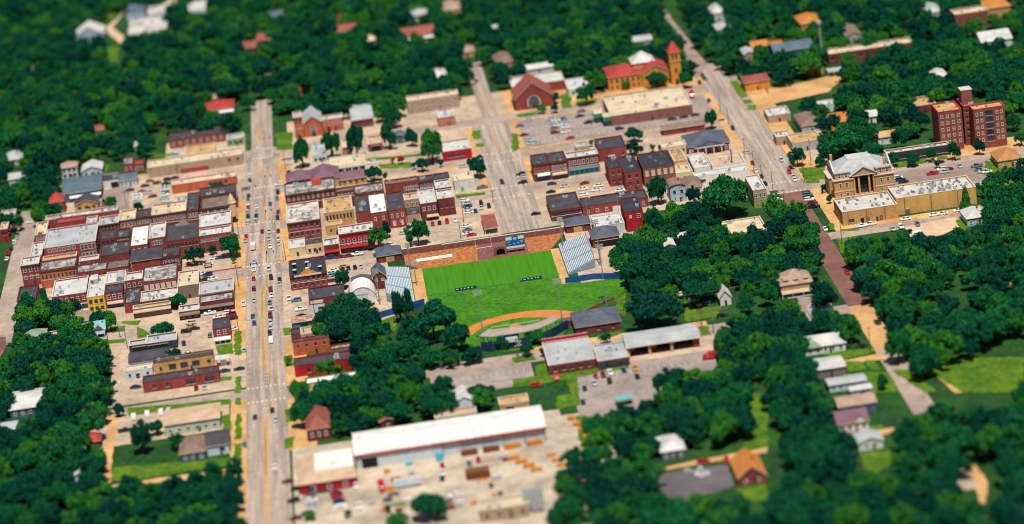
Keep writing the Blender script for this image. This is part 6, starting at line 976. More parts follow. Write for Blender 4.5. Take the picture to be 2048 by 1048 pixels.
SLABS = [(-226,-122,179,238,'g_conc'),(-226,-128.6,117,166,'g_conc'),(-128.5,-122,117,166,'g_side'),(-226,-128.6,50,103,'g_conc'),(-128.5,-122,50,103,'g_side'),(-205,-128.6,-64,36,'g_conc'),(-128.5,-122,-64,36,'g_side'),(-180,-122,-114,-64,'g_conc'),
 (-105,-99.1,179,238,'g_side'),(-99,-1,179,238,'g_conc'),(-105,-99.1,117,166,'g_side'),(-99,-1,117,166,'g_conc'),(-105,-99.1,50,103,'g_side'),(-99,-1,50,103,'g_conc'),(-62,-1,43,49.9,'g_conc'),(-105,-56,-62,36,'g_conc'),(-105,-96,-120,-62,'g_side'),
 (19.5,127,117,166,'g_conc'),(-99,-1,252,300,'g_conc'),(-.9,5.4,252.1,300,'g_conc'),(14.1,19.4,252.1,300,'g_conc'),(-165,-122,252,292,'g_conc'),(155.1,168,66,135,'g_conc'),(196,262,66.1,78,'g_side'),(19.5,127,179,238,'g_lotgrey'),(60,127,44,116.9,'g_conc'),(19.5,60,44,103,'g_conc'),(19.5,60,252,300,'g_side'),(60,127,252,272,'g_side'),(27,60,-44,43.9,'g_conc'),
 (145,262,58.1,66,'g_side'),(145,155,66,240,'g_side'),(145,168,-25,42,'g_side'),(168,262,10,42,'g_lotgrey'),(168,215,-25,-18,'g_side'),
 (-46,-4,-160,-135.1,'g_lotgrey'),(-4,72,-122,-116.5,'g_side'),(9,70,-205,-157,'g_lotgrey'),(34,70,-156.9,-152.1,'g_lotgrey'),(34,78,-152,-135.2,'g_conc'),(-104,2,-335,-193,'g_pav_pale'),(2,18,-270,-200,'g_pav_pale'),(-105,-94,-193,-135.1,'g_side'),
 (-128.5,-122,-400,-128.2,'g_side'),(-200,-129,-160,-128.2,'g_conc')]
for i, (x0, x1, y0, y1, mm) in enumerate(SLABS):
    s = MB(); z = .15+.004*(i % 5); s.box(x0, y0, 0, x1, y1, z, mm); struct('pavement', s)
for x0, x1, y0, y1 in ((123,127,117,236),(123,127,60,101),(145,149,60,238),(19.5,23,117.5,164),(19.5,23,181,236),(-4.5,-1,118,164),(-4.5,-1,181,236),(19.6,126,179.2,181.8),(19.6,126,235.2,237.8),(-98,-5,179.2,182),(-98,-5,163,165.8),(20,59,100.2,102.8),(-225,-129,234,237.5)):
    s = MB(); s.box(x0, y0, 0, x1, y1, .182, 'g_side'); struct('sidewalk', s)
for k, poly in PAVES:
    s = MB(); ngon_sheet(s, rough_edge(poly, 3.5, .4), .185, 'g_'+k); struct('paved_yard', s)
for i, poly in enumerate(LAWNS):
    s = MB(); ngon_sheet(s, rough_edge(poly), .2+.004*(i % 4), 'lawn'); struct('lawn', s)
# painted markings on the main street
def marking(name, boxes, m):
    s = MB()
    for x0, y0, x1, y1 in boxes: s.face([(x0,y0,.062),(x1,y0,.062),(x1,y1,.062),(x0,y1,.062)], m)
    struct(name, s)
INTER = [42.5, 110, 172, 245, -125]
yl = []
y = -330.
while y < 300:
    if all(abs(y-c) > 9 for c in INTER):
        ph = min(abs(y-c) for c in INTER); off = 1.7 if ph < 26 else 1.7-(min(ph, 38)-26)/12*1.7
        yl += [(-113.6+off-.32, y, -113.6+off+.32, y+2.02)]
        if ph >= 26: yl += [(-115.5, y, -115.05, y+2.02)]
    y += 2
marking('yellow_centre_line', yl, 'yellowline')
wl = []
for c in INTER:
    for sgn in (-1, 1):
        for k in range(9): wl.append((-121.4+k*1.85, c+sgn*8.6-.9, -120.6+k*1.85, c+sgn*8.6+.9))
        for k in range(4):
            yy = c+sgn*(13+k*4.2); wl.append((-114.3, yy-.16, -112.3, yy+.16))
        wl.append((-112.2, min(c+sgn*11, c+sgn*27), -112., max(c+sgn*11, c+sgn*27)))
y = -320.
while y < 290:
    if all(abs(y-c) > 11 for c in INTER):
        wl.append((-122., y, -119.8, y+.18)); wl.append((-107.2, y, -105., y+.18))
    y += 6.6
marking('white_road_markings', wl, 'whiteline')
wl = []
for cx, w_, c in ((9.2, 19, 172), (9.2, 19, 110), (136, 17, 52)):
    for sgn in (-1, 1):
        for k in range(8): wl.append((cx-w_/2+k*w_/8+.4, c+sgn*8.4-.8, cx-w_/2+k*w_/8+1.3, c+sgn*8.4+.8))
marking('white_crosswalk_bars', wl, 'whiteline')
marking('yellow_side_street_lines', [(9., 183+k*2.2, 9.5, 185.4+k*2.2) for k in range(22)]+[(9.7-k*.03, 256+k*2.2, 10.1-k*.03, 258.2+k*2.2) for k in range(20)], 'yellowline')
bars = []
for k in range(7): bars.append((-49.5+k*2.9, -122.6, -49.3+k*2.9, -117.6)) if False else None
s = MB()
for x0, n, dx, y0, y1 in ((-44, 14, 2.8, -146, -141), (23, 15, 2.8, -166, -161), (-57, 11, 2.9, 44.5, 49), (-24, 8, 2.8, 92, 97), (28, 26, 2.8, 205, 210), (28, 26, 2.8, 188, 193), (-157, 11, 2.8, 196, 201)):
    for k in range(n): x = x0+k*dx; s.face([(x,y0,.176),(x+.16,y0,.176),(x+.16,y1,.176),(x,y1,.176)], 'whiteline')
struct('parking_bay_lines', s)

# ------------------------------------------------------------------ windows
WC = {}
def win_mesh(w_, h_, st):
    k = (w_, h_, st)
    if k in WC: return WC[k]
    fr = {'w':'frame_white','d':'frame_dark','a':'frame_white','t':'frame_tan','b':'frame_white','g':'frame_green','s':'frame_dark'}[st]
    pane = {'b':'shutter','g':'frame_green'}.get(st, 'glass'); m = MB(); a = w_/2; t = .13; b_ = h_/2; d = -.07
    if st in 'at':
        n = 6; arc = [(-a*math.cos(PI*i/n), b_-a*.75+a*.75*math.sin(PI*i/n)) for i in range(n+1)]
        inn = [(-(a-t)*math.cos(PI*i/n), b_-a*.75+(a*.75-t)*math.sin(PI*i/n)) for i in range(n+1)]
        m.face([(a-t,-.025,-b_+t)]+[(x,-.025,z) for x, z in reversed(inn)]+[(-a+t,-.025,-b_+t)], pane)
        for i in range(n): m.face([(arc[i][0],d,arc[i][1]),(inn[i][0],d,inn[i][1]),(inn[i+1][0],d,inn[i+1][1]),(arc[i+1][0],d,arc[i+1][1])], fr)
        top = b_-a*.75
    else:
        m.face([(-a+t,-.025,-b_+t),(a-t,-.025,-b_+t),(a-t,-.025,b_-t),(-a+t,-.025,b_-t)], pane); top = b_
        m.box(-a-.06,d-.04,b_-t,a+.06,.0,b_+.06,fr)
    m.box(-a,d,-b_,-a+t,0,top,fr); m.box(a-t,d,-b_,a,0,top,fr)
    m.box(-a-.1,d-.1,-b_-.08,a+.1,0,-b_+t*.6,fr if st != 'd' else 'coping_light')
    if st not in 'bg':
        m.box(-a+t,d+.01,-.05,a-t,0,.05,fr)
        if w_ > 1.9: m.box(-.05,d+.01,-b_,.05,0,top,fr)
    WC[k] = m.mesh('window'); return WC[k]
def windows(par, rows, x0, x1, y, rz=0):
    for z, n, w_, h_, st, a, c in [q if len(q) == 7 else q+(0., 1.) for q in rows]:
        L_ = x1-x0; st_ = L_*(c-a)/n; ww = min(w_, st_*.86)
        if ww < .35: continue
        ww = round(ww, 1)
        for i in range(n):
            p = x0+L_*a+st_*(i+.5)
            if rz == 0: link('window', win_mesh(ww, h_, st), par, (p, y, z))
            else: link('window', win_mesh(ww, h_, st), par, (y, p, z), rz)

# ------------------------------------------------------------------ roofs and buildings
AC = {}
def ac_mesh(k):
    if k not in AC:
        m = MB(); q = ((1.5,1.1,1.0),(1.0,1.0,.8),(2.4,1.5,1.1),(.9,.6,.6))[k]
        m.box(-q[0]/2,-q[1]/2,.12,q[0]/2,q[1]/2,q[2],'metal' if k % 2 == 0 else 'steelgrey'); m.box(-q[0]/2+.1,-q[1]/2+.1,0,q[0]/2-.1,q[1]/2-.1,.12,'metal_dark')
        m.tube((0,0,q[2]),(0,0,q[2]+.12),min(q[:2])*.38,min(q[:2])*.38,'metal_dark',10); AC[k] = m.mesh('air_conditioner')
    return AC[k]
def vent_mesh():
    if 'v' not in AC:
        m = MB(); m.tube((0,0,0),(0,0,.8),.22,.22,'metal',8); m.tube((0,0,.8),(0,0,1.05),.4,.1,'metal_dark',8); AC['v'] = m.mesh('roof_vent')
    return AC['v']
def ring(m, w_, d, z0, z1, t, mm, out=0.):
    """rectangular ring wall centred in x, front at y=0"""
    a = w_/2+out; b0, b1 = -out, d+out; i = w_/2-t; c0, c1 = t, d-t
    m.box(-a,b0,z0,a,c0,z1,mm); m.box(-a,c1,z0,a,b1,z1,mm); m.box(-a,c0,z0,-i,c1,z1,mm); m.box(i,c0,z0,a,c1,z1,mm)
def hip_roof(m, w_, d, h, rise, mm, ov=.5, soff='coping_light', t=.18):
    a = w_/2+ov; y0, y1 = -ov, d+ov; W_, D = 2*a, y1-y0
    k = min(W_, D)/2*.96
    if W_ > D: r0, r1 = (-a+k, (y0+y1)/2), (a-k, (y0+y1)/2)
    else: r0, r1 = (0, y0+k), (0, y1-k)
    z = h; A, B_, C_, D_ = (-a,y0,z),(a,y0,z),(a,y1,z),(-a,y1,z); P, Q = (*r0, z+rise), (*r1, z+rise)
    if W_ > D:
        for f in ([A,B_,Q,P],[C_,D_,P,Q],[B_,C_,Q],[D_,A,P]): m.face(f, mm)
    else:
        for f in ([A,B_,P],[C_,D_,Q],[B_,C_,Q,P],[D_,A,P,Q]): m.face(f, mm)
    m.box(-a,y0,z-t,a,y1,z-.005,soff)
def gable_roof(m, w_, d, h, rise, mm, axis, wallm, ov=.5, t=.2):
    a = w_/2; 
    if axis == 'y':   # ridge runs away from the camera
        s = rise/a; e = h-ov*s; pr = [(-a-ov, e), (0, h+rise), (a+ov, e)]
        y0, y1 = -ov, d+ov
        for (x0, z0), (x1, z1) in zip(pr[:-1], pr[1:]):
            m.face([(x0,y0,z0+t),(x1,y0,z1+t),(x1,y1,z1+t),(x0,y1,z0+t)], mm); m.face([(x0,y1,z0),(x1,y1,z1),(x1,y0,z1),(x0,y0,z0)], 'coping_light')
            m.face([(x0,y0,z0),(x1,y0,z1),(x1,y0,z1+t),(x0,y0,z0+t)], 'frame_white'); m.face([(x1,y1,z1),(x0,y1,z0),(x0,y1,z0+t),(x1,y1,z1+t)], 'frame_white')
        m.box(-a-ov-.02,y0,e,-a-ov,y1,e+t,'frame_white'); m.box(a+ov,y0,e,a+ov+.02,y1,e+t,'frame_white')
    else:
        b_ = d/2; s = rise/b_; e = h-ov*s; pr = [(-ov, e), (b_, h+rise), (d+ov, e)]; x0, x1 = -a-ov, a+ov
        for (y0, z0), (y1, z1) in zip(pr[:-1], pr[1:]):
            m.face([(x0,y0,z0+t),(x1,y0,z0+t),(x1,y1,z1+t),(x0,y1,z1+t)], mm); m.face([(x0,y1,z1),(x1,y1,z1),(x1,y0,z0),(x0,y0,z0)], 'coping_light')
            m.face([(x0,y1,z1),(x0,y0,z0),(x0,y0,z0+t),(x0,y1,z1+t)], 'frame_white'); m.face([(x1,y0,z0),(x1,y1,z1),(x1,y1,z1+t),(x1,y0,z0+t)], 'frame_white')
        m.box(x0,-ov-.02,e,x1,-ov,e+t,'frame_white'); m.box(x0,d+ov,e,x1,d+ov+.02,e+t,'frame_white')
def walls_gable(m, w_, d, h, rise, mm, axis):
    a = w_/2
    if axis == 'y':
        for y, fl in ((0, 0), (d, 1)):
            q = [(-a,y,0),(a,y,0),(a,y,h),(0,y,h+rise),(-a,y,h)]; m.face(q[::-1] if fl else q, mm)
        m.face([(-a,d,0),(-a,0,0),(-a,0,h),(-a,d,h)], mm); m.face([(a,0,0),(a,d,0),(a,d,h),(a,0,h)], mm)
    else:
        m.face([(-a,0,0),(a,0,0),(a,0,h),(-a,0,h)], mm); m.face([(a,d,0),(-a,d,0),(-a,d,h),(a,d,h)], mm)
        for x, fl in ((-a, 1), (a, 0)):
            q = [(x,0,0),(x,d,0),(x,d,h),(x,d/2,h+rise),(x,0,h)]; m.face(q[::-1] if fl else q, mm)
def canopy(e, root, w_, d, h, roofm):
    m = MB(); m.box(-w_/2,0,h-.35,w_/2,d,h,'frame_white',roofm); m.build('roof', root)
    for x in (-w_/2+.4, w_/2-.4):
        for y in (.5, d-.5): q = MB(); q.tube((x,y,0),(x,y,h-.35),.14,.14,'frame_white',8); q.build('post', root)
    q = MB(); q.box(-w_*.2,d*.35,0,w_*.2,d*.65,2.3,'wall_'+e['wall']); q.build('kiosk', root)
def building(e):
    x, y, w_, d, h = e['x'], e['y'], e['w'], e['d'], e['h']; kind = e.get('kind', 'flat'); wm = 'wall_'+e['wall']; rm = 'roof_'+e['roof']
    root = empty(e['name'], (x+w_/2, y, 0), e['label'], e['cat'], e.get('group')); a = w_/2; rnd = random.Random(int(x*13+y*7))
    if kind == 'canopy': canopy(e, root, w_, d, h, rm); return root
    rise = e.get('rise', 2.2 if kind == 'hip' else min(w_, d)*.2 if kind.startswith('gable') else 2.)
    wmb = MB(); rmb = MB()
    if kind == 'flat':
        ring(wmb, w_, d, 0, h, .35, wm); rmb.box(-a+.34,.34,h-.9,a-.34,d-.34,h-.62,rm)
        if d > 8 and w_ > 6:      # membrane seams, slightly raised
            for k in range(1, int(d/5)): rmb.box(-a+.36,k*5,h-.62,a-.36,k*5+.14,h-.575,rm)
        c = MB(); ring(c, w_, d, h, h+.16, .45, 'coping_red' if e.get('redcoping') else 'coping_light' if e['roof'] in ('white','cream','white2','lgrey','patchw','tanroof2','tanroof') else 'coping_dark', .08); c.build('coping', root)
    elif kind == 'barrel':
        wmb.box(-a,0,0,a,d,h,wm); n = 9; pr = [(-a*math.cos(PI*i/n), h+rise*math.sin(PI*i/n)) for i in range(n+1)]
        for i in range(n): rmb.face([(pr[i][0],-.1,pr[i][1]+.02),(pr[i+1][0],-.1,pr[i+1][1]+.02),(pr[i+1][0],d,pr[i+1][1]+.02),(pr[i][0],d,pr[i][1]+.02)], rm)
        wmb.face([(px,-.06,pz) for px, pz in pr][::-1], wm); wmb.face([(px,d,pz) for px, pz in pr], wm)
        for i in range(n): q = rmb; q.box(min(pr[i][0],pr[i+1][0]),-.35,min(pr[i][1],pr[i+1][1])-.05,max(pr[i][0],pr[i+1][0]),-.05,max(pr[i][1],pr[i+1][1])+.25,'coping_dark')
    elif kind == 'hip':
        wmb.box(-a,0,0,a,d,h-.19,wm); hip_roof(rmb, w_, d, h, rise, rm)
    else:
        ax = kind[-1]; walls_gable(wmb, w_, d, h, rise, wm, ax); gable_roof(rmb, w_, d, h, rise, rm, ax, wm)
    wmb.build('wall', root); roof = rmb.build('roof', root)
    windows(root, e.get('win', []), -a+.3, a-.3, -.001)
    if e.get('sw'):
        if x+a < -113: windows(root, e['sw'], .5, d-.5, a+.001, PI/2)
        else: windows(root, e['sw'], .5, d-.5, -a-.001, -PI/2)
    elif kind == 'flat' and h > 6.5 and e['wall'].startswith(('brick','orange','stone','tan','red')) and d > 9:
        n = max(2, int(d/5)); sw = [(h*.68, n, 1., 1.6, 'd', 0., 1.)]
        if x+a < -113: windows(root, sw, .8, d-.8, a+.001, PI/2)
        else: windows(root, sw, .8, d-.8, -a-.001, -PI/2)
    if kind == 'flat':
        for i in range(int(e.get('acs', 0)*1.4)+(2 if w_*d > 150 else 1 if w_*d > 70 else 0)):
            if w_ < 3.5 or d < 4: break
            k = rnd.choice((0,1,1,2,3)) if w_ > 6 else 1
            link('air_conditioner', ac_mesh(k), root, (rnd.uniform(-a+1.6,a-1.6) if w_ > 4 else 0, rnd.uniform(1.5,d-1.5), h-.62), rnd.choice((0,PI/2)))
        for i in range(e.get('vents', 2 if d > 8 else 0)):
            if w_ < 2.5: break
            link('roof_vent', vent_mesh(), root, (rnd.uniform(-a+.9,a-.9), rnd.uniform(1.2,d-1.2), h-.62))
    elif e['name'] == 'house' and w_ > 6 and rnd.random() < .6:
        q = MB(); q.box(-.35,-.35,0,.35,.35,1.5,'wall_brick','coping_dark'); o = q.build('chimney', roof, (a*.4, d*.55, h+rise*.55))
    dm = e.get('door')
    if dm:
        x0, x1, hh, c = dm; q = MB(); q.box(-a+w_*x0,-.09,0.15,-a+w_*x1,0,hh,DOORM[c]); q.box(-a+w_*x0-.15,-.14,hh,-a+w_*x1+.15,0,hh+.18,'coping_light'); q.build('door', root)  # some black ones only paint the shade of open fronts
    elif kind != 'canopy' and not e.get('store') and h < 12:
        q = MB(); px = -a+w_*.5+(w_*.12 if e.get('win') else 0); q.box(px-.5,-.08,0.15,px+.5,0,2.3,'frame_dark'); q.build('door', root)
    if e.get('store'):
        c, x0, x1 = e['store']; x0 = -a+w_*x0; x1 = -a+w_*x1; n = max(2, int((x1-x0)/2.2)); st = (x1-x0)/n
        fm = {'dark':'frame_dark','white':'frame_white','turq':'turq'}[c]
        q = MB(); q.box(x0,-.16,2.95,x1,0,4. if c == 'turq' else 3.4,fm); q.box(x0,-.12,.15,x1,0,.6,fm); q.build('fascia', root)
        for i in range(n):
            p = MB(); p.box(x0+i*st+.1,-.06,.6,x0+(i+1)*st-.1,0,2.95,'glass'); p.build('shop_window', root)
        q = MB(); [q.box(x0+i*st-.08,-.12,.15,x0+i*st+.08,0,2.95,fm) for i in range(n+1)]; q.build('shopfront_frame', root)
    if e.get('awn'):
        c, x0, x1, hh = e['awn']; x0 = -a+w_*x0; x1 = -a+w_*x1; q = MB(); mm = AWNM[c]; z0 = hh-.8
        q.face([(x0,-1.5,z0),(x1,-1.5,z0),(x1,-.2,hh),(x0,-.2,hh)], mm); q.face([(x0,-1.5,z0-.3),(x1,-1.5,z0-.3),(x1,-1.5,z0),(x0,-1.5,z0)], mm)
        q.face([(x0,-1.5,z0-.02),(x0,-.2,hh-.02),(x1,-.2,hh-.02),(x1,-1.5,z0-.02)], mm)
        q.face([(x0,-.2,hh),(x0,-.2,z0-.3),(x0,-1.5,z0-.3),(x0,-1.5,z0)], mm); q.face([(x1,-1.5,z0),(x1,-1.5,z0-.3),(x1,-.2,z0-.3),(x1,-.2,hh)], mm); q.build('awning', root)
    if e.get('cornice'):
        q = MB(); q.box(-a-.15,-.35,h-.75,a+.15,-.002,h-.35,'coping_dark' if e['wall'] != 'tan' else 'coping_light')
        for i in range(int(w_/1.2)): px = -a+.5+i*(w_-1)/max(1, int(w_/1.2)-1); q.box(px-.12,-.28,h-1.15,px+.12,-.002,h-.75,'coping_dark')
        q.box(-a-.05,-.14,h*.46,a+.05,-.002,h*.46+.25,'coping_light'); q.build('cornice', root)
    if e.get('arch'):
        q = MB(); n = 8; r = min(1.8, w_*.22); cx = 0
        q.prism([(cx+r*math.cos(PI*i/n), r*math.sin(PI*i/n)) for i in range(n+1)], 0, .4, wm, wm); me = q.mesh('crest')
        o = link('crest', me, root, (0, .36, h+.16)); o.rotation_euler = (PI/2, 0, 0)
    if e.get('mural'):
        x0, x1, z0, z1 = e['mural']; q = MB(); q.box(-a+w_*x0,-.06,z0,-a+w_*x1,0,z1,'mural'); q.build('mural', root)
    if e.get('turret'):
        q = MB(); q.tube((a-.8,.3,h*.4),(a-.8,.3,h+1.2),1.9,1.9,'wall_cream',12); q.build('turret', root); q = MB(); q.tube((a-.8,.3,h+1.2),(a-.8,.3,h+6.),2.3,.05,'roof_cream',12); q.tube((a-.8,.3,h+6),(a-.8,.3,h+7),.08,.04,'metal_dark'); q.build('turret_roof', root)
    if e.get('pyramid'):
        q = MB(); P = (0,d-1.5,h+2.6)
        A, B_, C_, D_ = (-2.6,d-3.6,h-.6),(2.6,d-3.6,h-.6),(2.6,d-.2,h-.6),(-2.6,d-.2,h-.6)
        for f in ([A,B_,P],[B_,C_,P],[C_,D_,P],[D_,A,P]): q.face(f, 'roof_brownroof')
        q.build('pyramid_roof', root)
    if e.get('finials'):
        for i in range(5):
            q = MB(); px = -a+1+i*(w_-2)/4; q.box(px-.25,d-.4,h+.16,px+.25,d+.05,h+.8,'wall_cream'); q.tube((px,d-.18,h+.8),(px,d-.18,h+1.4),.32,.05,'wall_cream',8); q.build('finial', root)
    if e.get('gablets'):
        for i in range(e['gablets']):
            px = -a+w_*(i+.5)/e['gablets']; q = MB(); q.prism([(px-1.1,h-.3),(px+1.1,h-.3),(px,h+1.7)], 0, .35, 'wall_stone'); o = link('gablet', q.mesh('gablet'), root, (0,.1,0)); o.rotation_euler = (PI/2,0,0)
    if e.get('penthouse'):
        q = MB(); q.box(-a+.9,d*.66,h-.6,-a+4.4,d*.9,h+1.8,'wall_lgreyw','roof_white'); q.box(-a+1.3,d*.66-.05,h,-a+2.3,d*.66,h+1.3,'glass'); q.build('penthouse', root)
    if e.get('dome'):
        q = MB(); n = 8
        for i in range(n):
            t0, t1 = PI*i/n, PI*(i+1)/n; q.face([(a*.5-2*math.cos(t0),3,h-.6+2.2*math.sin(t0)),(a*.5-2*math.cos(t1),3,h-.6+2.2*math.sin(t1)),(a*.5-2*math.cos(t1),d*.75,h-.6+2.2*math.sin(t1)),(a*.5-2*math.cos(t0),d*.75,h-.6+2.2*math.sin(t0))], 'roof_lgrey')
        q.face([(a*.5-2*math.cos(PI*i/n),3,h-.6+2.2*math.sin(PI*i/n)) for i in range(n+1)][::-1], 'steelgrey'); q.build('skylight', root)
    if e.get('orangeunit'):
        q = MB(); q.box(1.,d*.55,h-.6,6.,d*.85,h+1.5,'wall_orange','roof_redroof'); q.build('stair_head', root)
    if e.get('pediment'):
        q = MB(); q.prism([(-4.2,h+.1),(4.2,h+.1),(0,h+2.6)], 0, .5, 'wall_orangewall'); o = link('pediment', q.mesh('pediment'), root, (0,.45,0)); o.rotation_euler = (PI/2,0,0)
        q = MB(); q.box(-6.2,-.5,h-.6,6.2,-.01,h+.1,'coping_light'); q.build('frieze', root)
    for i in range(e.get('dormv', 0)):
        q = MB(); px = -a+2.5+(i % 3)*(w_-5)/2; py = d*(.22 if i < 3 else .62)+rnd.uniform(-.5,.5); q.box(px-.9,py,h-.62,px+.9,py+2,h+.9,'door_black','roof_white'); q.build('skylight', root)
    if e.get('flue'): q = MB(); q.tube((a*.25,3,h-.6),(a*.25,3,h+6.5),.32,.32,'metal_dark',8); q.build('flue', root)
    if e.get('pilasters'):
        for i in range(e['pilasters']): px = -a+w_*(i+.6)/e['pilasters']-w_*.1; q = MB(); q.box(px-.22,-.16,0,px+.22,-.002,h-.3,'wall_greybrown'); q.build('downpipe', root)
    if e.get('doors3'):
        for fx, ww, c in ((.32,1.5,'door_black'),(.42,1.6,'door_grey'),(.66,1.6,'door_grey')): q = MB(); q.box(-a+w_*fx,-.1,.15,-a+w_*fx+ww,0,2.6,c); q.build('door', root)
    if e.get('ribs'):
        q = MB(); [q.box(-a+i*.9,-.05,.2,-a+i*.9+.12,-.002,h-.1,'wall_lgreyw') for i in range(1, int(w_/.9))]; q.build('wall_ribs', root)
    if e.get('columns'):
        q = MB(); q.box(-a-.4,-2.4,h-1.1,a+.4,-.005,h-.2,'frame_white','roof_cream'); q.build('portico_beam', root)
        for i in range(e['columns']): px = -a+.3+i*(w_-.6)/(e['columns']-1); q = MB(); q.box(px-.25,-2.2,0,px+.25,-1.7,h-1.1,'frame_white'); q.build('column', root)
    if e.get('porch'):
        mm = AWNM[e['porch']]; q = MB(); q.face([(-a,-2.6,2.5),(a,-2.6,2.5),(a,-.05,3.1),(-a,-.05,3.1)], mm); q.face([(-a,-.05,3.08),(a,-.05,3.08),(a,-2.6,2.48),(-a,-2.6,2.48)], mm); q.box(-a,-2.6,2.2,a,-2.5,2.5,'frame_white'); q.build('porch_roof', root)
        for i in range(4): px = -a+.2+i*(w_-.4)/3; q = MB(); q.box(px-.1,-2.55,0,px+.1,-2.35,2.3,'frame_white'); q.build('porch_post', root)
        q = MB(); q.box(-a,-2.6,.1,a,-.02,.5,'wall_lgreyw'); q.build('porch_floor', root)
    if e.get('fgable'):
        q = MB(); gw = w_*.22; cx = a*.45; z = h; q.face([(cx-gw,-.6,z-.1),(cx+gw,-.6,z-.1),(cx,-.6,z+1.9)], wm)
        q.face([(cx-gw-.3,-.7,z-.2),(cx,-.7,z+2.1),(cx,d*.45,z+2.1),(cx-gw-.3,d*.1,z-.2)], rm); q.face([(cx,-.7,z+2.1),(cx+gw+.3,-.7,z-.2),(cx+gw+.3,d*.1,z-.2),(cx,d*.45,z+2.1)], rm); q.build('front_gable', root)
    for i in range(e.get('dormers', 0)):
        px = -a*.62+i*a*.62; q = MB(); q.box(px-.9,.9,h,px+.9,4.,h+1.6,'wall_cream'); q.box(px-.6,.84,h+.4,px+.6,.9,h+1.4,'glass'); q.face([(px-1.2,.6,h+1.6),(px+1.2,.6,h+1.6),(px+1.2,4.6,h+2.4),(px-1.2,4.6,h+2.4)], rm); q.build('dormer', roof)
    if e.get('greenpatch'):
        q = MB(); hip_roof(q, w_*.4, d*.8, h+.02, rise*.8, 'roof_shin_green'); q.build('green_roof', root, (-a*.62, -.35, 0))
    if e.get('bigwin'):
        q = MB(); n = 8; r = w_*.17; pts = [(-r,1.6),(r,1.6)]+[(r*math.cos(PI*i/n), h*.62+r*math.sin(PI*i/n)) for i in range(n+1)]
        q.face([(px,-.12,pz) for px, pz in pts], 'frame_white'); q.face([(px*.86,-.15,1.8+(pz-1.6)*.93) for px, pz in pts], 'glass')
        for i in (-1, 0, 1): q.box(i*r*.45-.07,-.2,1.8,i*r*.45+.07,-.12,h*.62+r*.6,'frame_white')
        q.build('arched_window', root)
        q = MB(); q.box(-1.2,-.3,.1,1.2,0,2.6,'frame_dark'); q.build('church_door', root)
    if e.get('portico'):
        q = MB(); gw = w_*.34; z = h
        q.face([(-gw,-3,z),(gw,-3,z),(0,-3,z+2.6)], 'roof_bluemetal'); q.face([(-gw-.4,-3.2,z-.1),(0,-3.2,z+2.8),(0,d*.3,z+2.8),(-gw-.4,0,z-.1)], 'roof_slate'); q.face([(0,-3.2,z+2.8),(gw+.4,-3.2,z-.1),(gw+.4,0,z-.1),(0,d*.3,z+2.8)], 'roof_slate'); q.box(-gw-.3,-3.1,z-.5,gw+.3,-.1,z-.02,'frame_white'); q.build('portico', root)
        for i in range(6): px = -a+.6+i*(w_-1.2)/5; q = MB(); q.box(px-.22,-2.9,0,px+.22,-2.5,h-.5,'frame_white'); q.build('column', root)
    if e.get('tower'):
        q = MB(); q.box(-2.6,4,h-.6,2.6,10,h+6.5,'wall_brickb'); q.box(-2.8,3.8,h+6.5,2.8,10.2,h+6.8,'coping_light'); q.build('lift_tower', root)
    if e.get('greenroof'):
        for px, w2, y0 in ((-a-1.5, 4.2, 1.), (-a-5.5, 4., 10.)):
            q = MB(); q.box(px-w2/2,y0,0,px+w2/2,y0+7,3.2,'glass'); q.box(px-w2/2-.5,y0-.5,3.2,px+w2/2+.5,y0+7.5,5.2,'greenroof'); q.box(px-w2/2-.3,y0-.3,5.2,px+w2/2+.3,y0+7.3,5.5,'roof_cream'); q.build('entrance_canopy', root)
    return root
mat('mural', '#b03a3c', '#7a4a58', .45, .8, .45, .6, 2.5, .3)
for e in B: building(e)
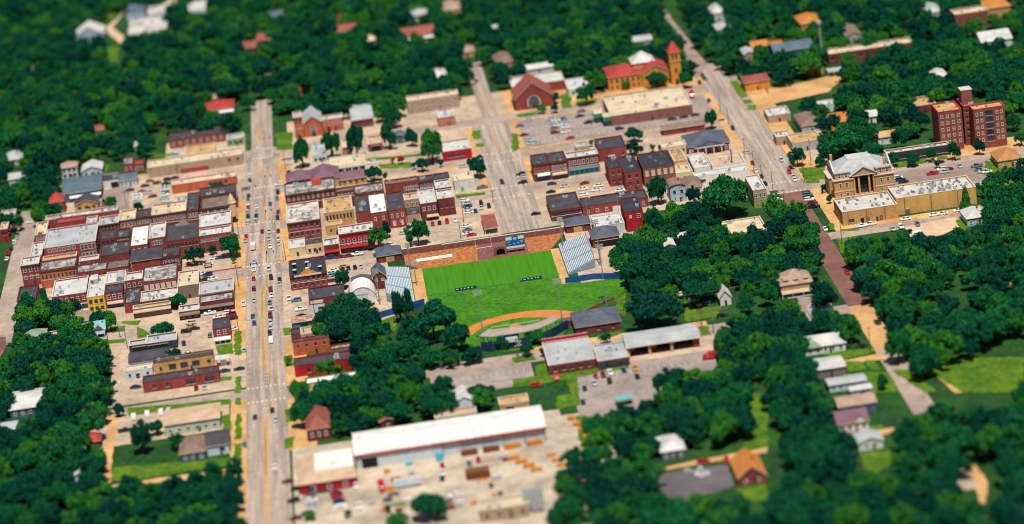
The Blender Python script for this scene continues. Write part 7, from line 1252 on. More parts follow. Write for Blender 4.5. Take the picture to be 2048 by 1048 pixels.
# ------------------------------------------------------------------ bespoke buildings
def courthouse():
    x, y, w_, d, h = SP['courthouse']; a = w_/2
    r = empty('courthouse', (x+a, y, 0), 'tan stone courthouse with a pale grey roof, pediment and tall columns', 'courthouse')
    m = MB(); m.box(-a+1,3,0,a-1,d,10.6,'wall_tan'); m.build('wall', r)
    for s in (-1, 1):
        x0, x1 = (-a, -5.2) if s < 0 else (5.2, a)
        m = MB(); m.box(x0,0,0,x1,3-.01,9.2,'wall_tan'); m.box(x0+.8,.8,9.2,x1-.8,3-.02,12.,'wall_tan'); m.build('pavilion', r)
        for q in ((x0-.5,-.5,8.8,x1+.5,3.2,9.25,'coping_light'),(x0+.4,.4,12.,x1-.4,3.4,12.45,'roof_lgrey'),(x0-.2,-.2,3.4,x1+.2,-.002,3.8,'coping_light')): m = MB(); m.box(*q); m.build('ledge', r)
        for z, hh, yy in ((6.4,2.2,-.002),(1.9,1.8,-.002),(10.6,1.7,.798)): windows(r, [(z,2,1.2,hh,'w',.1,.9)], x0+.6, x1-.6, yy)
    for s in (-1, 1):
        xx = s*(a-1); m = MB(); m.box(min(xx,xx+s*2.2),6,0,max(xx,xx+s*2.2),d-4,8.6,'wall_tan'); m.box(min(xx,xx+s*2.6),5.6,8.6,max(xx,xx+s*2.6),d-3.6,9.,'coping_light'); m.build('side_bay', r)
        windows(r, [(5.8,3,1.1,2.,'w',0,1.),(1.9,3,1.1,1.6,'w',0,1.)], 6.5, d-4.5, xx+s*2.205, s*PI/2)
    m = MB(); m.box(-5.1,2.6,.2,5.1,3-.005,9.6,'glass'); [m.box(i*1.7-.1,2.5,.2,i*1.7+.1,2.6,9.6,'frame_dark') for i in range(-2,3)]; [m.box(-5.1,2.5,z,5.1,2.59,z+.25,'frame_dark') for z in (3.,6.)]; m.build('glazing', r)
    for px in (-4.6,-2.4,2.4,4.6):
        m = MB(); m.tube((px,.4,0.6),(px,.4,9.6),.55,.48,'wall_tan2',12); m.box(px-.7,-.3,0,px+.7,1.1,.6,'wall_stone'); m.box(px-.7,-.3,9.6,px+.7,1.1,10.,'wall_stone'); m.build('column', r)
    m = MB(); m.prism([(-5.9,10.4),(5.9,10.4),(0,13.6)], 0, .6, 'wall_stone'); o = link('pediment', m.mesh('pediment'), r, (0,.2,0)); o.rotation_euler = (PI/2,0,0)
    m = MB(); m.box(-6,-.6,10.,6,2.99,10.4,'coping_light'); m.face([(-6.6,-.9,10.3),(0,-.9,14.),(0,11,14.),(-6.6,6,10.3)],'roof_lgrey'); m.face([(0,-.9,14.),(6.6,-.9,10.3),(6.6,6,10.3),(0,11,14.)],'roof_lgrey')
    m.box(-6.7,-.95,10.2,-6.3,-.5,10.5,'frame_white'); m.build('pediment_roof', r)
    m = MB(); b0 = a-.6; y0, y1 = 2.4, d+.6; T = (-5.5,8.5,5.5,16.5); z0, z1 = 10.6, 15.2
    A, B_, C_, D_ = (-b0,y0,z0),(b0,y0,z0),(b0,y1,z0),(-b0,y1,z0); E_, F_, G_, H_ = (T[0],T[1],z1),(T[2],T[1],z1),(T[2],T[3],z1),(T[0],T[3],z1)
    for f in ([A,B_,F_,E_],[B_,C_,G_,F_],[C_,D_,H_,G_],[D_,A,E_,H_],[E_,F_,G_,H_]): m.face(f, 'roof_lgrey')
    m.box(T[0],T[1],z1-.2,T[2],T[3],z1+.7,'frame_white','roof_white'); rf = m.build('roof', r)
    for s in (-1, 1):
        m = MB(); X = s*(b0-.1); m.prism([(y0-.2,z0-.2),(y1,z0-.2),(y1,z0+.6),(d*.55,z1+.4),(y0-.2,z0+.6)], 0, .5, 'frame_white'); o = link('gable_parapet', m.mesh('gable_parapet'), rf, (X,0,0)); o.rotation_euler = (PI/2,0,PI/2)
    for px, py in ((-a+3,d-1),(a-3,5)): m = MB(); m.box(px-.6,py-.5,10,px+.6,py+.5,15.5,'wall_tan','coping_light'); m.build('chimney', r)
    m = MB(); [m.box(-4.5-i*.25,-1.2-i*.4,0,4.5+i*.25,2.4,.9-i*.2,'wall_stone') for i in range(4)]; m.build('steps', r)
courthouse()
def fire_station():
    x, y, w_, d, h = SP['fire_main']; a = w_/2
    r = empty('fire_station', (x+a, y, 0), 'brick fire station with a pale grey flat roof and red rear parapet', 'fire station')
    m = MB(); ring(m, w_, d, 0, h, .35, 'wall_brickd'); m.build('wall', r); m = MB(); m.box(-a+.34,.34,h-.5,a-.34,d-.34,h-.3,'roof_lgrey'); m.build('roof', r)
    m = MB(); m.box(-a,d,h-.4,a,d+.5,h+1.6,'paint_red','coping_light'); m.build('parapet', r); m = MB(); ring(m, w_, d, h, h+.12, .4, 'coping_light', .05); m.build('coping', r)
    windows(r, [(2.2,5,1.4,1.4,'d',.05,.95)], -a, a, -.002); m = MB(); m.box(-.7,-.1,.15,.7,0,2.4,'frame_dark'); m.build('door', r)
    for px, py in ((-4,14),(-1,15),(3,9),(-5,6)): link('roof_vent', vent_mesh(), r, (px, py, h-.3))
    x, y, w_, d, h = SP['fire_wing']; a = w_/2; x += .1
    r = empty('fire_station_wing', (x+a, y, 0), 'low glazed office wing between the fire station and the engine bays', 'fire station')
    m = MB(); ring(m, w_-.3, d, 0, h, .35, 'wall_brickd'); m.build('wall', r); m = MB(); m.box(-a+.5,.34,h-.5,a-.5,d-.34,h-.3,'roof_lgrey'); m.build('roof', r); m = MB(); ring(m, w_-.3, d, h, h+.12, .4, 'coping_light', .04); m.build('coping', r)
    for i in range(6): m = MB(); p0 = -a+.7+i*(w_-1.4)/6; m.box(p0+.1,-.06,.4,p0+(w_-1.4)/6-.1,0,2.9,'glass'); m.build('window', r)
    for i in range(4): link('air_conditioner', ac_mesh(i % 4), r, (random.uniform(-3,3), random.uniform(6,16), h-.3))
    x, y, w_, d, h = SP['fire_bays']; a = w_/2; x += .3
    r = empty('engine_house', (x+a, y, 0), 'fire engine house with three open bays under a pale metal roof', 'fire station')
    m = MB(); m.box(-a,d-.3,0,a,d,h,'wall_brickd'); m.box(-a,.8,0,-a+.3,d-.3,h,'wall_brickd'); m.box(a-2.6,.8,0,a,d-.3,h,'wall_brick'); m.build('wall', r)
    m = MB(); m.face([(-a-.4,-.6,h),(a+.4,-.6,h),(a+.4,d/2,h+1.1),(-a-.4,d/2,h+1.1)],'roof_lgrey'); m.face([(-a-.4,d/2,h+1.1),(a+.4,d/2,h+1.1),(a+.4,d+.5,h),(-a-.4,d+.5,h)],'roof_lgrey'); m.box(-a-.4,-.62,h-.5,a+.4,-.3,h-.005,'frame_white'); m.face([(-a-.4,d+.5,h-.01),(a+.4,d+.5,h-.01),(a+.4,-.3,h-.01),(-a-.4,-.3,h-.01)],'metal_dark'); m.build('roof', r)
    m = MB(); m.box(-a,.7,h-1.,a,1.,h-.02,'metal_dark'); m.build('lintel', r)
    for px in (-a+.6,-a+9.3,-a+18.4): m = MB(); m.box(px-.55,.3,0,px+.55,1.2,h-1.,'wall_tan'); m.build('pier', r)
    m = MB(); m.box(-a+.3,d-6,0.2,a-2.6,d-5.8,h-.3,'door_black'); m.build('bay_shade_panel', r)  # added black panel, paints in the dark interior of the open bays
fire_station()
for i, px in enumerate((-9.5, -.5, 7.5)):
    x, y, w_, d, h = SP['fire_bays']; o = empty('fire_engine', (x+w_/2+px-3, y+4, 0.16), 'dark red fire engine parked in the %s bay of the engine house' % ('left', 'middle', 'right-hand')[i], 'fire engine', 'fire engines in the bays')
    m = MB(); m.box(-1.25,0,.6,1.25,6.,3.,'paint_red','frame_white'); m.build('body', o); m = MB(); m.box(-1.1,-.05,1.6,1.1,0,2.6,'glass_car'); m.build('windscreen', o)
    for sx in (-1,1):
        for yy in (1.2,4.8): q = MB(); q.tube((sx*1.28,yy,.5),(sx*.95,yy,.5),.5,.5,'tyre',10); q.build('wheel', o)
def warehouse():
    x, y, w_, d, h = SP['warehouse']; a = w_/2; sp = -a+w_*.45
    r = empty('warehouse', (x+a, y, 0), 'long white metal lumber warehouse with a red eaves band', 'warehouse')
    m = MB(); m.box(-a,0,0,sp,d,h-.5,'wall_pale'); m.box(sp+.002,.35,0,a,d,h-.5,'wall_pale'); m.build('wall', r)
    m = MB(); m.face([(-a-.5,-.7,h),(a+.5,-.7,h),(a+.5,d/2,h+1.6),(-a-.5,d/2,h+1.6)],'roof_bright'); m.face([(-a-.5,d/2,h+1.6),(a+.5,d/2,h+1.6),(a+.5,d+.6,h),(-a-.5,d+.6,h)],'roof_bright'); m.face([(-a-.5,d+.6,h-.02),(a+.5,d+.6,h-.02),(a+.5,-.7,h-.02),(-a-.5,-.7,h-.02)],'metal_dark')
    m.face([(-a-.5,d+.6,h),(-a-.5,d/2,h+1.6),(-a-.5,-.7,h)],'roof_bright'); m.face([(a+.5,-.7,h),(a+.5,d/2,h+1.6),(a+.5,d+.6,h)],'roof_bright'); rf = m.build('roof', r)
    m = MB(); [m.box(-a+i*2.4,-.7,h+.01,-a+i*2.4+.1,-.6,h+.06,'metal') for i in range(int(w_/2.4))]; m.box(-a-.5,-.74,h-.35,a+.5,-.7,h+.02,'roof_tanroof2'); m.build('gutter', rf)
    for i in range(int(w_/3.2)): px = -a+1.2+i*3.2; m = MB(); m.face([(px,-.7,h+.03),(px+.16,-.7,h+.03),(px+.16,d/2,h+1.63),(px,d/2,h+1.63)],'roof_lgrey'); m.build('roof_seam', rf)
    m = MB(); m.box(-a-.5,-.73,h-1.15,a+.5,-.4,h-.36,'paint_red'); m.build('eaves_band', r)
    m = MB(); m.box(-a+2,-.08,.1,-a+8,0,4.2,'door_black'); m.build('door', r)
    m = MB(); [m.box(-a+i*.95,-.04,.2,-a+i*.95+.1,-.002,h-1.2,'wall_white') for i in range(9,int((sp+a)/.95))]; m.build('wall_ribs', r)
    for i in range(6): px = sp+.3+i*(a-sp-.6)/5; m = MB(); m.box(px-.18,-.3,0,px+.18,.06,h-1.15,'steelgrey'); m.build('post', r)
warehouse()
def store():
    x, y, w_, d, h = SP['store']; a = w_/2
    r = empty('store', (x+a, y, 0), 'red-walled store with a tan mansard and white flat roof beside the warehouse', 'store')
    m = MB(); m.box(-a,0,0,a,d,h-.2,'wall_red'); m.build('wall', r)
    m = MB(); q = [(-a-.6,-.6),(a+.6,-.6),(a+.6,d+.4),(-a-.6,d+.4)]; t = [(-a+6.5,5.5),(a-.3,5.5),(a-.3,d-.3),(-a+6.5,d-.3)]; z1 = h+2.4
    for i in range(4): j = (i+1) % 4; m.face([(*q[i],h-.1),(*q[j],h-.1),(*t[j],z1),(*t[i],z1)],'roof_tanroof2')
    m.face([(*p_,z1) for p_ in t],'roof_bright'); m.face([(*p_,h-.12) for p_ in q][::-1],'coping_light'); m.build('roof', r)
    windows(r, [(2.,3,1.8,1.8,'w',.1,.95)], -a, a, -.002); m = MB(); m.box(-a+3,-.1,.1,-a+5,0,2.6,'glass'); m.build('door', r)
    m = MB(); m.box(-a+6,-1.2,.15,-a+11,-.1,.7,'leaf'); o = m.build('planter', r)
store()
def yellow_church():
    x, y, w_, d, h = SP['yellow_church']; a = w_/2
    r = empty('church', (x+a, y, 0), 'yellow stone church with red roofs and a white pyramid dome', 'church')
    m = MB(); m.box(-a,0,0,2,d,h,'wall_orangewall'); m.build('wing_wall', r); m = MB(); hip_roof(m, a+2, d, h+.2, 3.2, 'roof_redroof'); m.build('wing_roof', r, (-a/2+1, 0, 0))
    m = MB(); walls_gable(m, a-2.2, d-2, h, 4., 'wall_orangewall', 'y'); m.build('nave_wall', r, (a/2+1.1, -1.5, 0)); m = MB(); gable_roof(m, a-2.2, d-2, h, 4., 'roof_redroof', 'y', 'wall_tan'); m.build('nave_roof', r, (a/2+1.1, -1.5, 0))
    m = MB(); m.box(-6,d-13,h,6,d-1,h+3.4,'wall_tan'); P = (0,d-7,h+8.6)
    q = [(-6.6,d-13.6,h+3.4),(6.6,d-13.6,h+3.4),(6.6,d-.4,h+3.4),(-6.6,d-.4,h+3.4)]
    for i in range(4): m.face([q[i], q[(i+1) % 4], P], 'roof_white')
    m.build('dome', r, (4.5, 0, 0))
    windows(r, [(5.4,6,1.2,2.4,'d',0,1.),(2.,6,1.2,1.8,'d',0,1.)], -a+.5, 1.5, -.002); windows(r, [(5.4,1,3.,3.6,'a',0,1.),(1.8,3,1.2,2.,'d',.05,.95)], 3.4, a-.8, -1.502)
    x, y, w_, d, h = SP['church_tower']; a = w_/2
    r = empty('bell_tower', (x+a, y, 0), 'slender yellow stone bell tower with a red pointed roof', 'tower')
    m = MB(); m.box(-a*.8,0,0,a*.8,d,h,'wall_orangewall'); m.box(-a*.9,-.3,h-5,a*.9,d+.3,h-4.5,'wall_tan'); m.box(-a*.9,-.3,h-.4,a*.9,d+.3,h,'wall_tan'); m.build('wall', r)
    m = MB(); P = (0,d/2,h+6.); q = [(-a,-.4,h),(a,-.4,h),(a,d+.4,h),(-a,d+.4,h)]
    for i in range(4): m.face([q[i], q[(i+1) % 4], P], 'roof_redroof')
    m.build('spire', r); windows(r, [(h-2.4,2,1.2,2.8,'d',.1,.9),(8,1,1.2,2.4,'d',0,1.)], -a*.7, a*.7, -.002); m = MB(); m.box(-.9,-.1,.1,.9,0,3.4,'frame_dark'); m.build('door', r)
yellow_church()
def quonset(key, label, rise):
    x, y, w_, d, _ = SP[key]; a = w_/2; n = 14
    r = empty('arched_barn', (x+a, y, 0), label, 'barn')
    pr = [(-a*math.cos(PI*i/n), rise*math.sin(PI*i/n)**.8) for i in range(n+1)]; m = MB()
    for i in range(n):
        (x0,z0),(x1,z1) = pr[i], pr[i+1]
        for k in range(4): m.face([(x0,-.3+k*(d+.3)/4,z0+.02*(k%2)),(x1,-.3+k*(d+.3)/4,z1+.02*(k%2)),(x1,-.3+(k+1)*(d+.3)/4,z1+.02*(k%2)),(x0,-.3+(k+1)*(d+.3)/4,z0+.02*(k%2))],'roof_bright')
    m.build('roof', r); m = MB(); m.face([(px,0,pz) for px, pz in pr][::-1],'wall_white'); m.face([(px,d,pz) for px, pz in pr],'wall_white'); m.build('wall', r)
    m = MB(); m.box(-2.4,-.1,.1,2.6,0,4.4,'wall_pale'); m.box(-2.5,-.13,4.4,2.7,0,4.8,'steelgrey'); m.box(.05,-.13,.1,.15,0,4.4,'steelgrey'); m.build('sliding_door', r); m = MB(); m.box(-a+1.2,-.08,.1,-a+2.3,0,2.2,'steelgrey'); m.build('door', r)
quonset('quonset', 'white arched-roof barn beside the home bleachers', 8.2); quonset('dome', 'pale arched roof in the trees by the country road', 4.6)

# ------------------------------------------------------------------ stadium
s = MB(); ngon_sheet(s, [(-41,8.6),(18.3,8.6),(19.6,-31),(-41,-30)], .16, 'field'); struct('football_turf', s)
s = MB(); ngon_sheet(s, [(-41,-30),(19.6,-31),(20.2,-41.6),(33,-41.4),(45.5,-47),(47,-60),(38,-72.5),(21,-86.5),(14,-104),(-28,-104),(-46,-84),(-41.5,-40)], .164, 'outfield'); struct('outfield_turf', s)
def disc(cx, cy, r, t0=0., t1=2*PI, n=40): return [(cx+r*math.cos(t0+(t1-t0)*i/n), cy+r*math.sin(t0+(t1-t0)*i/n)) for i in range(n)]
s = MB(); ngon_sheet(s, disc(-3,-102,31.2,.55,PI-.3), .172, 'clay'); struct('infield_clay', s)
s = MB(); ngon_sheet(s, disc(-6,-98.5,20.4), .18, 'outfield'); struct('infield_grass', s)
s = MB(); ngon_sheet(s, disc(-6.3,-88,2.6), .188, 'clay'); struct('pitching_mound', s)
s = MB()
for dx in (0, .9): s.box(-16.5,-84.6-dx,.19,4.5,-84.45-dx,.22,'whiteline')
s.box(-16.5,-85.5,.19,-16.3,-84.5,.22,'whiteline'); struct('white_chalk_lines', s)
s = MB(); ngon_sheet(s, [(-48,33),(-48,18),(-41,8.6),(-15,8.6),(-13.5,32)], .168, 'gravel'); ngon_sheet(s, [(8.6,8.6),(18.3,8.6),(22,17),(27.5,31.5),(8.6,32)], .168, 'gravel'); struct('gravel_bank', s)
s = MB(); ngon_sheet(s, [(-14.9,8.6),(8.5,8.6),(8.5,32),(-13.4,32)], .166, 'stonewall'); struct('stone_apron', s)
for x0, x1, nm in ((-46.4,-40.9,'l'), (18.6,22.6,'r')):
    s = MB(); s.box(x0,-42,0,x1,9.5,.3,'g_side'); struct('bleacher_walk', s)
r = empty('stadium_wall', (-10, 33, 0), 'long rough red stone wall at the far end of the stadium', 'wall')
for x0, x1, y0, hh in ((-48.3,-30,33.4,2.9),(-29.99,-13,33.,2.5),(-12.99,8.4,32.4,2.7),(8.41,27.6,31.8,2.7)):
    m = MB(); m.box(x0+10,y0-33,0,x1+10,y0-32.2,hh,'stonewall'); m.build('wall_section', r); m = MB(); m.box(x0+10,y0-33.08,hh,x1+10,y0-32.1,hh+.18,'coping_light'); m.build('coping', r)
r = empty('stone_arch', (-4, 15, 0), 'red stone tunnel arch beside the blue scoreboard', 'arch'); m = MB(); n = 8
pts = [(-3,0),(-3,2.4)]+[(-3*math.cos(PI*i/n), 2.4+2.1*math.sin(PI*i/n)) for i in range(1,n)]+[(3,2.4),(3,0)]; inn = [(1.9,0),(1.9,1.9)]+[(1.9*math.cos(PI*i/n), 1.9+1.5*math.sin(PI*i/n)) for i in range(1,n)]+[(-1.9,1.9),(-1.9,0)]
pr = pts+inn
m.prism(pr[::-1], 0, 3.5, 'stonewall'); o = link('arch_stones', m.mesh('arch_stones'), r); o.rotation_euler = (PI/2,0,0)
m = MB(); m.box(-1.9,-1.,.15,1.9,-.6,3.2,'door_black'); m.build('tunnel_shade_panel', r)  # black panel stands in for the shade inside the arch opening
def text(body, size, loc, parent, m, rx=PI/2, name='lettering'):
    c = bpy.data.curves.new(name, 'FONT'); c.body = body; c.size = size; c.align_x = 'CENTER'; c.align_y = 'CENTER'; c.extrude = .015; c.materials.append(MATS[m])
    t_ = bpy.data.objects.new(name, c); me = bpy.data.meshes.new_from_object(t_); bpy.data.objects.remove(t_); o = bpy.data.objects.new(name, me); COL.objects.link(o); o.parent = parent; o.location = loc; o.rotation_euler = (rx,0,0); return o
r = empty('welcome_sign', (-34.3, 19.3, 0), 'long white banner board reading welcome to the rock on the gravel bank', 'sign'); r.rotation_euler = (-.75,0,0)
m = MB(); m.box(-8.3,0,.5,8.3,.12,1.95,'frame_white'); m.build('board', r); 
for i in range(5): m = MB(); m.box(-7.9+i*3.9,.13,.1,-7.7+i*3.9,.3,1.9,'metal_dark'); m.build('post', r)
t = text('WELCOME TO THE ROCK', 1.0, (0,-.02,1.22), r, 'metal_dark'); t.scale = (1.05,1,1)
r = empty('scoreboard', (3.2, 13, 0), 'blue and white scoreboard at the far end of the field', 'scoreboard')
m = MB(); m.box(-4.3,0,2.2,4.3,.5,7.9,'sb_blue'); m.build('panel', r)
for x0, x1, z0, z1 in ((-4.2,-1.4,6.3,7.8),(1.5,4.2,6.3,7.8),(-4.2,4.2,2.3,3.3)): m = MB(); m.box(x0,-.06,z0,x1,-.002,z1,'frame_white'); m.build('advert_panel', r)
for x0, x1, z0, z1 in ((-.8,.8,6.3,7.3),(-3.6,-2.2,5.3,5.5),(2.2,3.6,5.3,5.5),(-3.4,-2.,4.1,4.3),(-1.2,.2,4.3,4.5),(.9,1.9,4.5,4.7),(2.6,3.6,4.7,4.9)): m = MB(); m.box(x0,-.05,z0,x1,-.002,z1,'alu'); m.build('score_window', r)
for px in (-3.6, 0, 3.6): m = MB(); m.box(px-.2,.1,0,px+.2,.4,2.2,'metal_dark'); m.build('post', r)
r = empty('goal_post', (-11.2, 17.5, 0), 'white football goal post at the far end of the field', 'goal post'); m = MB(); m.tube((0,1.,0),(0,1.,2.6),.15,.15,'frame_white'); m.tube((0,1.,2.5),(0,0,3.2),.12,.12,'frame_white'); m.build('base_post', r)
m = MB(); m.tube((-3.6,0,3.2),(3.6,0,3.2),.13,.13,'frame_white'); m.build('crossbar', r)
for sx in (-1,1): m = MB(); m.tube((sx*3.6,0,3.2),(sx*3.6,0,10.),.1,.08,'frame_white'); m.build('upright', r)
r = empty('outfield_fence', (-11, -30.6, 0), 'low dark green mesh fence across the middle of the field', 'fence')
for i in range(17): m = MB(); px = -30+i*60/16; m.tube((px,0,0),(px,0,1.7),.07,.07,'greenroof'); m.build('post', r)
for z in (.25,1.65): m = MB(); m.tube((-30,0,z),(30,0,z),.07,.07,'greenroof'); m.build('rail', r)
for x0, x1, nm in ((-17,-7.5,0),(12,22,1)):
    o = MB(); o.box(x0-11,-30.75,.5,x1-11,-30.68,1.75,'navy'); b_ = o.build('fence_banner'); tag(b_, ('dark banner strip on the left part of the outfield fence','dark banner strip with white lettering marks on the right part of the outfield fence')[nm], 'banner')
    q = MB(); rr = random.Random(nm); px = x0+.4
    while px < x1-1: w1 = rr.uniform(.5,1.6); q.box(px-11,-30.8,1.,px-11+w1*.7,-30.76,1.4,'frame_white'); px += w1+rr.uniform(.3,.7)
    q.build('white_marks', b_)
def bleachers(name, xf, xb, y0f, y1f, y0b, y1b, label, rows=17):
    r = empty(name, ((xf+xb)/2, (y0f+y1f)/2, 0), label, 'bleachers'); ox, oy = -(xf+xb)/2, -(y0f+y1f)/2; sg = 1 if xb > xf else -1; dx = (xb-xf)/rows
    for i in range(rows):
        t = i/rows; ya = y0f+(y0b-y0f)*t; yb = y1f+(y1b-y1f)*t; z = .5+t*3.6; xa = xf+dx*i
        m = MB(); m.box(min(xa,xa+dx)+ox,ya+oy,0,max(xa,xa+dx)+ox,yb+oy,z,'bleacher'); m.build('tier', r)
        m = MB(); n = 3; L_ = (yb-ya)/n
        for k in range(n): m.box(min(xa+dx*.15,xa+dx*.72)+ox,ya+k*L_+.5+oy,z+.35,max(xa+dx*.15,xa+dx*.72)+ox,ya+(k+1)*L_-.5+oy,z+.43,'alu'); m.box(min(xa+dx*.4,xa+dx*.5)+ox,ya+k*L_+.8+oy,z,max(xa+dx*.4,xa+dx*.5)+ox,ya+(k+1)*L_-.8+oy,z+.35,'metal_dark')
        m.build('bench_row', r)
    m = MB()
    for yy in (min(y0b,y0f), max(y1b,y1f)): pass
    m.tube((xb+ox,y0b+oy,5.3),(xb+ox,y1b+oy,5.3),.06,.06,'metal'); m.tube((xb+ox,y0b+oy,4.8),(xb+ox,y1b+oy,4.8),.06,.06,'metal')
    for k in range(12): yy = y0b+(y1b-y0b)*k/11+oy; m.tube((xb+ox,yy,4.1),(xb+ox,yy,6.9),.05,.05,'metal')
    m.build('back_rail', r)
    m = MB(); m.tube((xf-sg*.3+ox,y0f+oy,1.3),(xf-sg*.3+ox,y1f+oy,1.3),.05,.05,'metal_dark')
    for k in range(14): yy = y0f+(y1f-y0f)*k/13+oy; m.tube((xf-sg*.3+ox,yy,.3),(xf-sg*.3+ox,yy,1.3),.04,.04,'metal_dark')
    m.build('front_rail', r)
bleachers('bleachers', 22.8, 35.5, -30, 15, -26, 12, 'aluminium visitor bleachers on the right side of the field')
bleachers('bleachers', -46.6, -58.5, -38, 13, -31, 8, 'aluminium home bleachers on the left side of the field')
def bwall(pts, hh, label):
    cx = sum(p[0] for p in pts)/len(pts); cy = sum(p[1] for p in pts)/len(pts); r = empty('padded_wall', (cx, cy, 0), label, 'wall')
    for (x0,y0),(x1,y1) in zip(pts[:-1], pts[1:]):
        L_ = math.hypot(x1-x0, y1-y0); n = max(1, int(L_/4.5))
        for k in range(n):
            m = MB(); m.box(.03,-.12,.05,L_/n-.03,.12,hh,'bluewallpaint'); o = m.build('panel', r, (x0+(x1-x0)*k/n-cx, y0+(y1-y0)*k/n-cy, 0)); o.rotation_euler = (0,0,math.atan2(y1-y0, x1-x0))
bwall([(20.3,-41.8),(33,-41.7),(46,-47)], 2.9, 'blue padded wall below the visitor bleachers')
bwall([tuple(p) for p in SP['shell']], 3.0, 'blue padded wall behind the trees left of the field')
r = empty('dugout_wall', (30, -79, 0), 'low brick wall and rail along the right foul line', 'wall'); m = MB(); L_ = math.hypot(17,14); m.box(-L_/2,-.2,0,L_/2,.2,1.3,'wall_brickb'); o = m.build('wall', r); o.rotation_euler = (0,0,math.atan2(14,17)); m = MB(); m.tube((-L_/2,0,2.2),(L_/2,0,2.2),.05,.05,'metal_dark'); [m.tube((-L_/2+k*L_/8,0,1.3),(-L_/2+k*L_/8,0,2.2),.04,.04,'metal_dark') for k in range(9)]; o = m.build('rail', r); o.rotation_euler = (0,0,math.atan2(14,17))
r = empty('dugout', (17.5, -95.5, 0), 'dark flat-roofed dugout between the grandstand and the concession building', 'dugout'); m = MB(); m.box(-4.5,-1.6,2.3,4.5,1.6,2.6,'roof_slate'); m.build('roof', r); m = MB(); m.box(-4.3,-1.5,0,4.3,-1.2,2.3,'wall_brickd'); m.box(-4.3,-1.2,0,-4.,1.4,2.3,'wall_brickd'); m.box(4.,-1.2,0,4.3,1.4,2.3,'wall_brickd'); m.build('wall', r); r.rotation_euler = (0,0,.6)
def grandstand():
    W_ = [Vector((p[0], p[1], 0)) for p in SP['stand']]; n = len(W_); c = sum(W_, Vector())/n
    r = empty('grandstand', c, 'covered baseball grandstand with a pale roof and navy back wall', 'grandstand')
    nor = []
    for i in range(n):
        d = (W_[min(i+1,n-1)]-W_[max(i-1,0)]).normalized(); nor.append(Vector((-d.y, d.x, 0)))
    q = [W_[i]-c for i in range(n)]; D = 7.5; hh = 7.0; DD = (8.8,8.8,8,7,5.5,4.5)
    m = MB(); qf = q; q = q[:-1]+[q[-2]+(q[-1]-q[-2])*.6]
    for i in range(n-1):
        a0, a1, b0, b1 = q[i]-nor[i]*.6, q[i+1]-nor[i+1]*.6, q[i]+nor[i]*DD[i], q[i+1]+nor[i+1]*DD[i+1]; up_ = Vector((0,0,1))
        m.face([a0+up_*hh, a1+up_*hh, b1+up_*(hh-.3), b0+up_*(hh-.3)],'standroof'); m.face([b0+up_*(hh-.55), b1+up_*(hh-.55), a1+up_*(hh-.25), a0+up_*(hh-.25)],'metal_dark'); m.face([a0+up_*(hh-.25), a1+up_*(hh-.25), a1+up_*hh, a0+up_*hh],'metal'); m.face([b1+up_*(hh-.55), b0+up_*(hh-.55), b0+up_*(hh-.3), b1+up_*(hh-.3)],'metal')
    m.build('roof', r); q = qf
    for i in range(n-1):
        d = q[i+1]-q[i]; L_ = d.length; m = MB(); m.box(0,-.15,0,L_,.15,4.1,'navyseat'); o = m.build('back_wall', r, q[i]); o.rotation_euler = (0,0,math.atan2(d.y,d.x))
        for k in range(7): m = MB(); z = 2.9-k*.42; m.box(.05,.4+k*.95,0,L_-.05,1.3+k*.95,z,'navyseat'); o = m.build('seat_tier', r, q[i]); o.rotation_euler = (0,0,math.atan2(d.y,d.x))
        for k in range(3): p = q[i]+d*(k/3.); m = MB(); m.tube(p,p+Vector((0,0,hh-.3)),.13,.13,'metal_dark'); m.build('post', r)
        for k in range(2): p = q[i]+d*(k/2.)+(nor[i]*(1-k/2.)+nor[i+1]*(k/2.))*(D-.5); m = MB(); m.tube(p,p+Vector((0,0,hh-.5)),.12,.12,'metal_dark'); m.build('post', r)
    # press box and round emblems
    d = (q[2]-q[1]); ang = math.atan2(d.y,d.x); p = q[1]+d*.72
    m = MB(); m.box(-2.4,-.9,3.3,2.6,1.2,5.4,'frame_white'); m.box(-3.4,-.2,4.6,3.2,1.4,6.8,'navy'); m.box(-1.6,-.96,3.7,2.2,-.9,4.9,'alu'); o = m.build('press_box', r, p); o.rotation_euler = (0,0,ang)
    for t, rr, zz in ((.42,1.35,1.6),(.98,1.25,2.2)):
        m = MB(); P = q[1]+d*t; k = 20
        for i in range(k):
            t0, t1 = 2*PI*i/k+.5, 2*PI*(i+1)/k+.5
            if i > 16: continue
            m.face([(rr*math.cos(t0),-.2,rr*math.sin(t0)),(rr*.72*math.cos(t0),-.2,rr*.72*math.sin(t0)),(rr*.72*math.cos(t1),-.2,rr*.72*math.sin(t1)),(rr*math.cos(t1),-.2,rr*math.sin(t1))],'frame_white')
        m.box(-.5,-.2,-.12,.5,-.16,.12,'frame_white'); m.box(-.12,-.21,-.55,.12,-.16,.55,'frame_white'); m.box(-rr*1.7,-.2,-rr*.9,-rr*.8,-.16,-rr*.7,'frame_white')
        o = m.build('emblem', r, P+Vector((0,0,zz))); o.rotation_euler = (0,0,ang)
    m = MB(); m.box(-7,-2.4,0.1,7.5,-.8,.3,'g_conc'); o = m.build('ramp', r, q[4]+Vector((2,-3,0))); o.rotation_euler = (0,0,.55)
grandstand()
def light_tower(x, y, hh, label, wide=3.2):
    r = empty('light_tower', (x, y, 0), label, 'floodlight'); m = MB(); m.tube((0,0,0),(0,0,hh),.3,.17,'steelgrey',8); m.build('pole', r)
    for k in range(3): m = MB(); m.tube((-wide/2,0,hh-.2-k*.85),(wide/2,0,hh-.2-k*.85),.09,.09,'metal_dark'); m.build('crossarm', r)
    for k in range(3):
        for i in range(5): m = MB(); px = -wide/2+i*wide/4; z = hh-.2-k*.85; m.tube((px,-.1,z+.1),(px,-.55,z-.05),.16,.34,'frame_white',8); m.build('lamp', r)
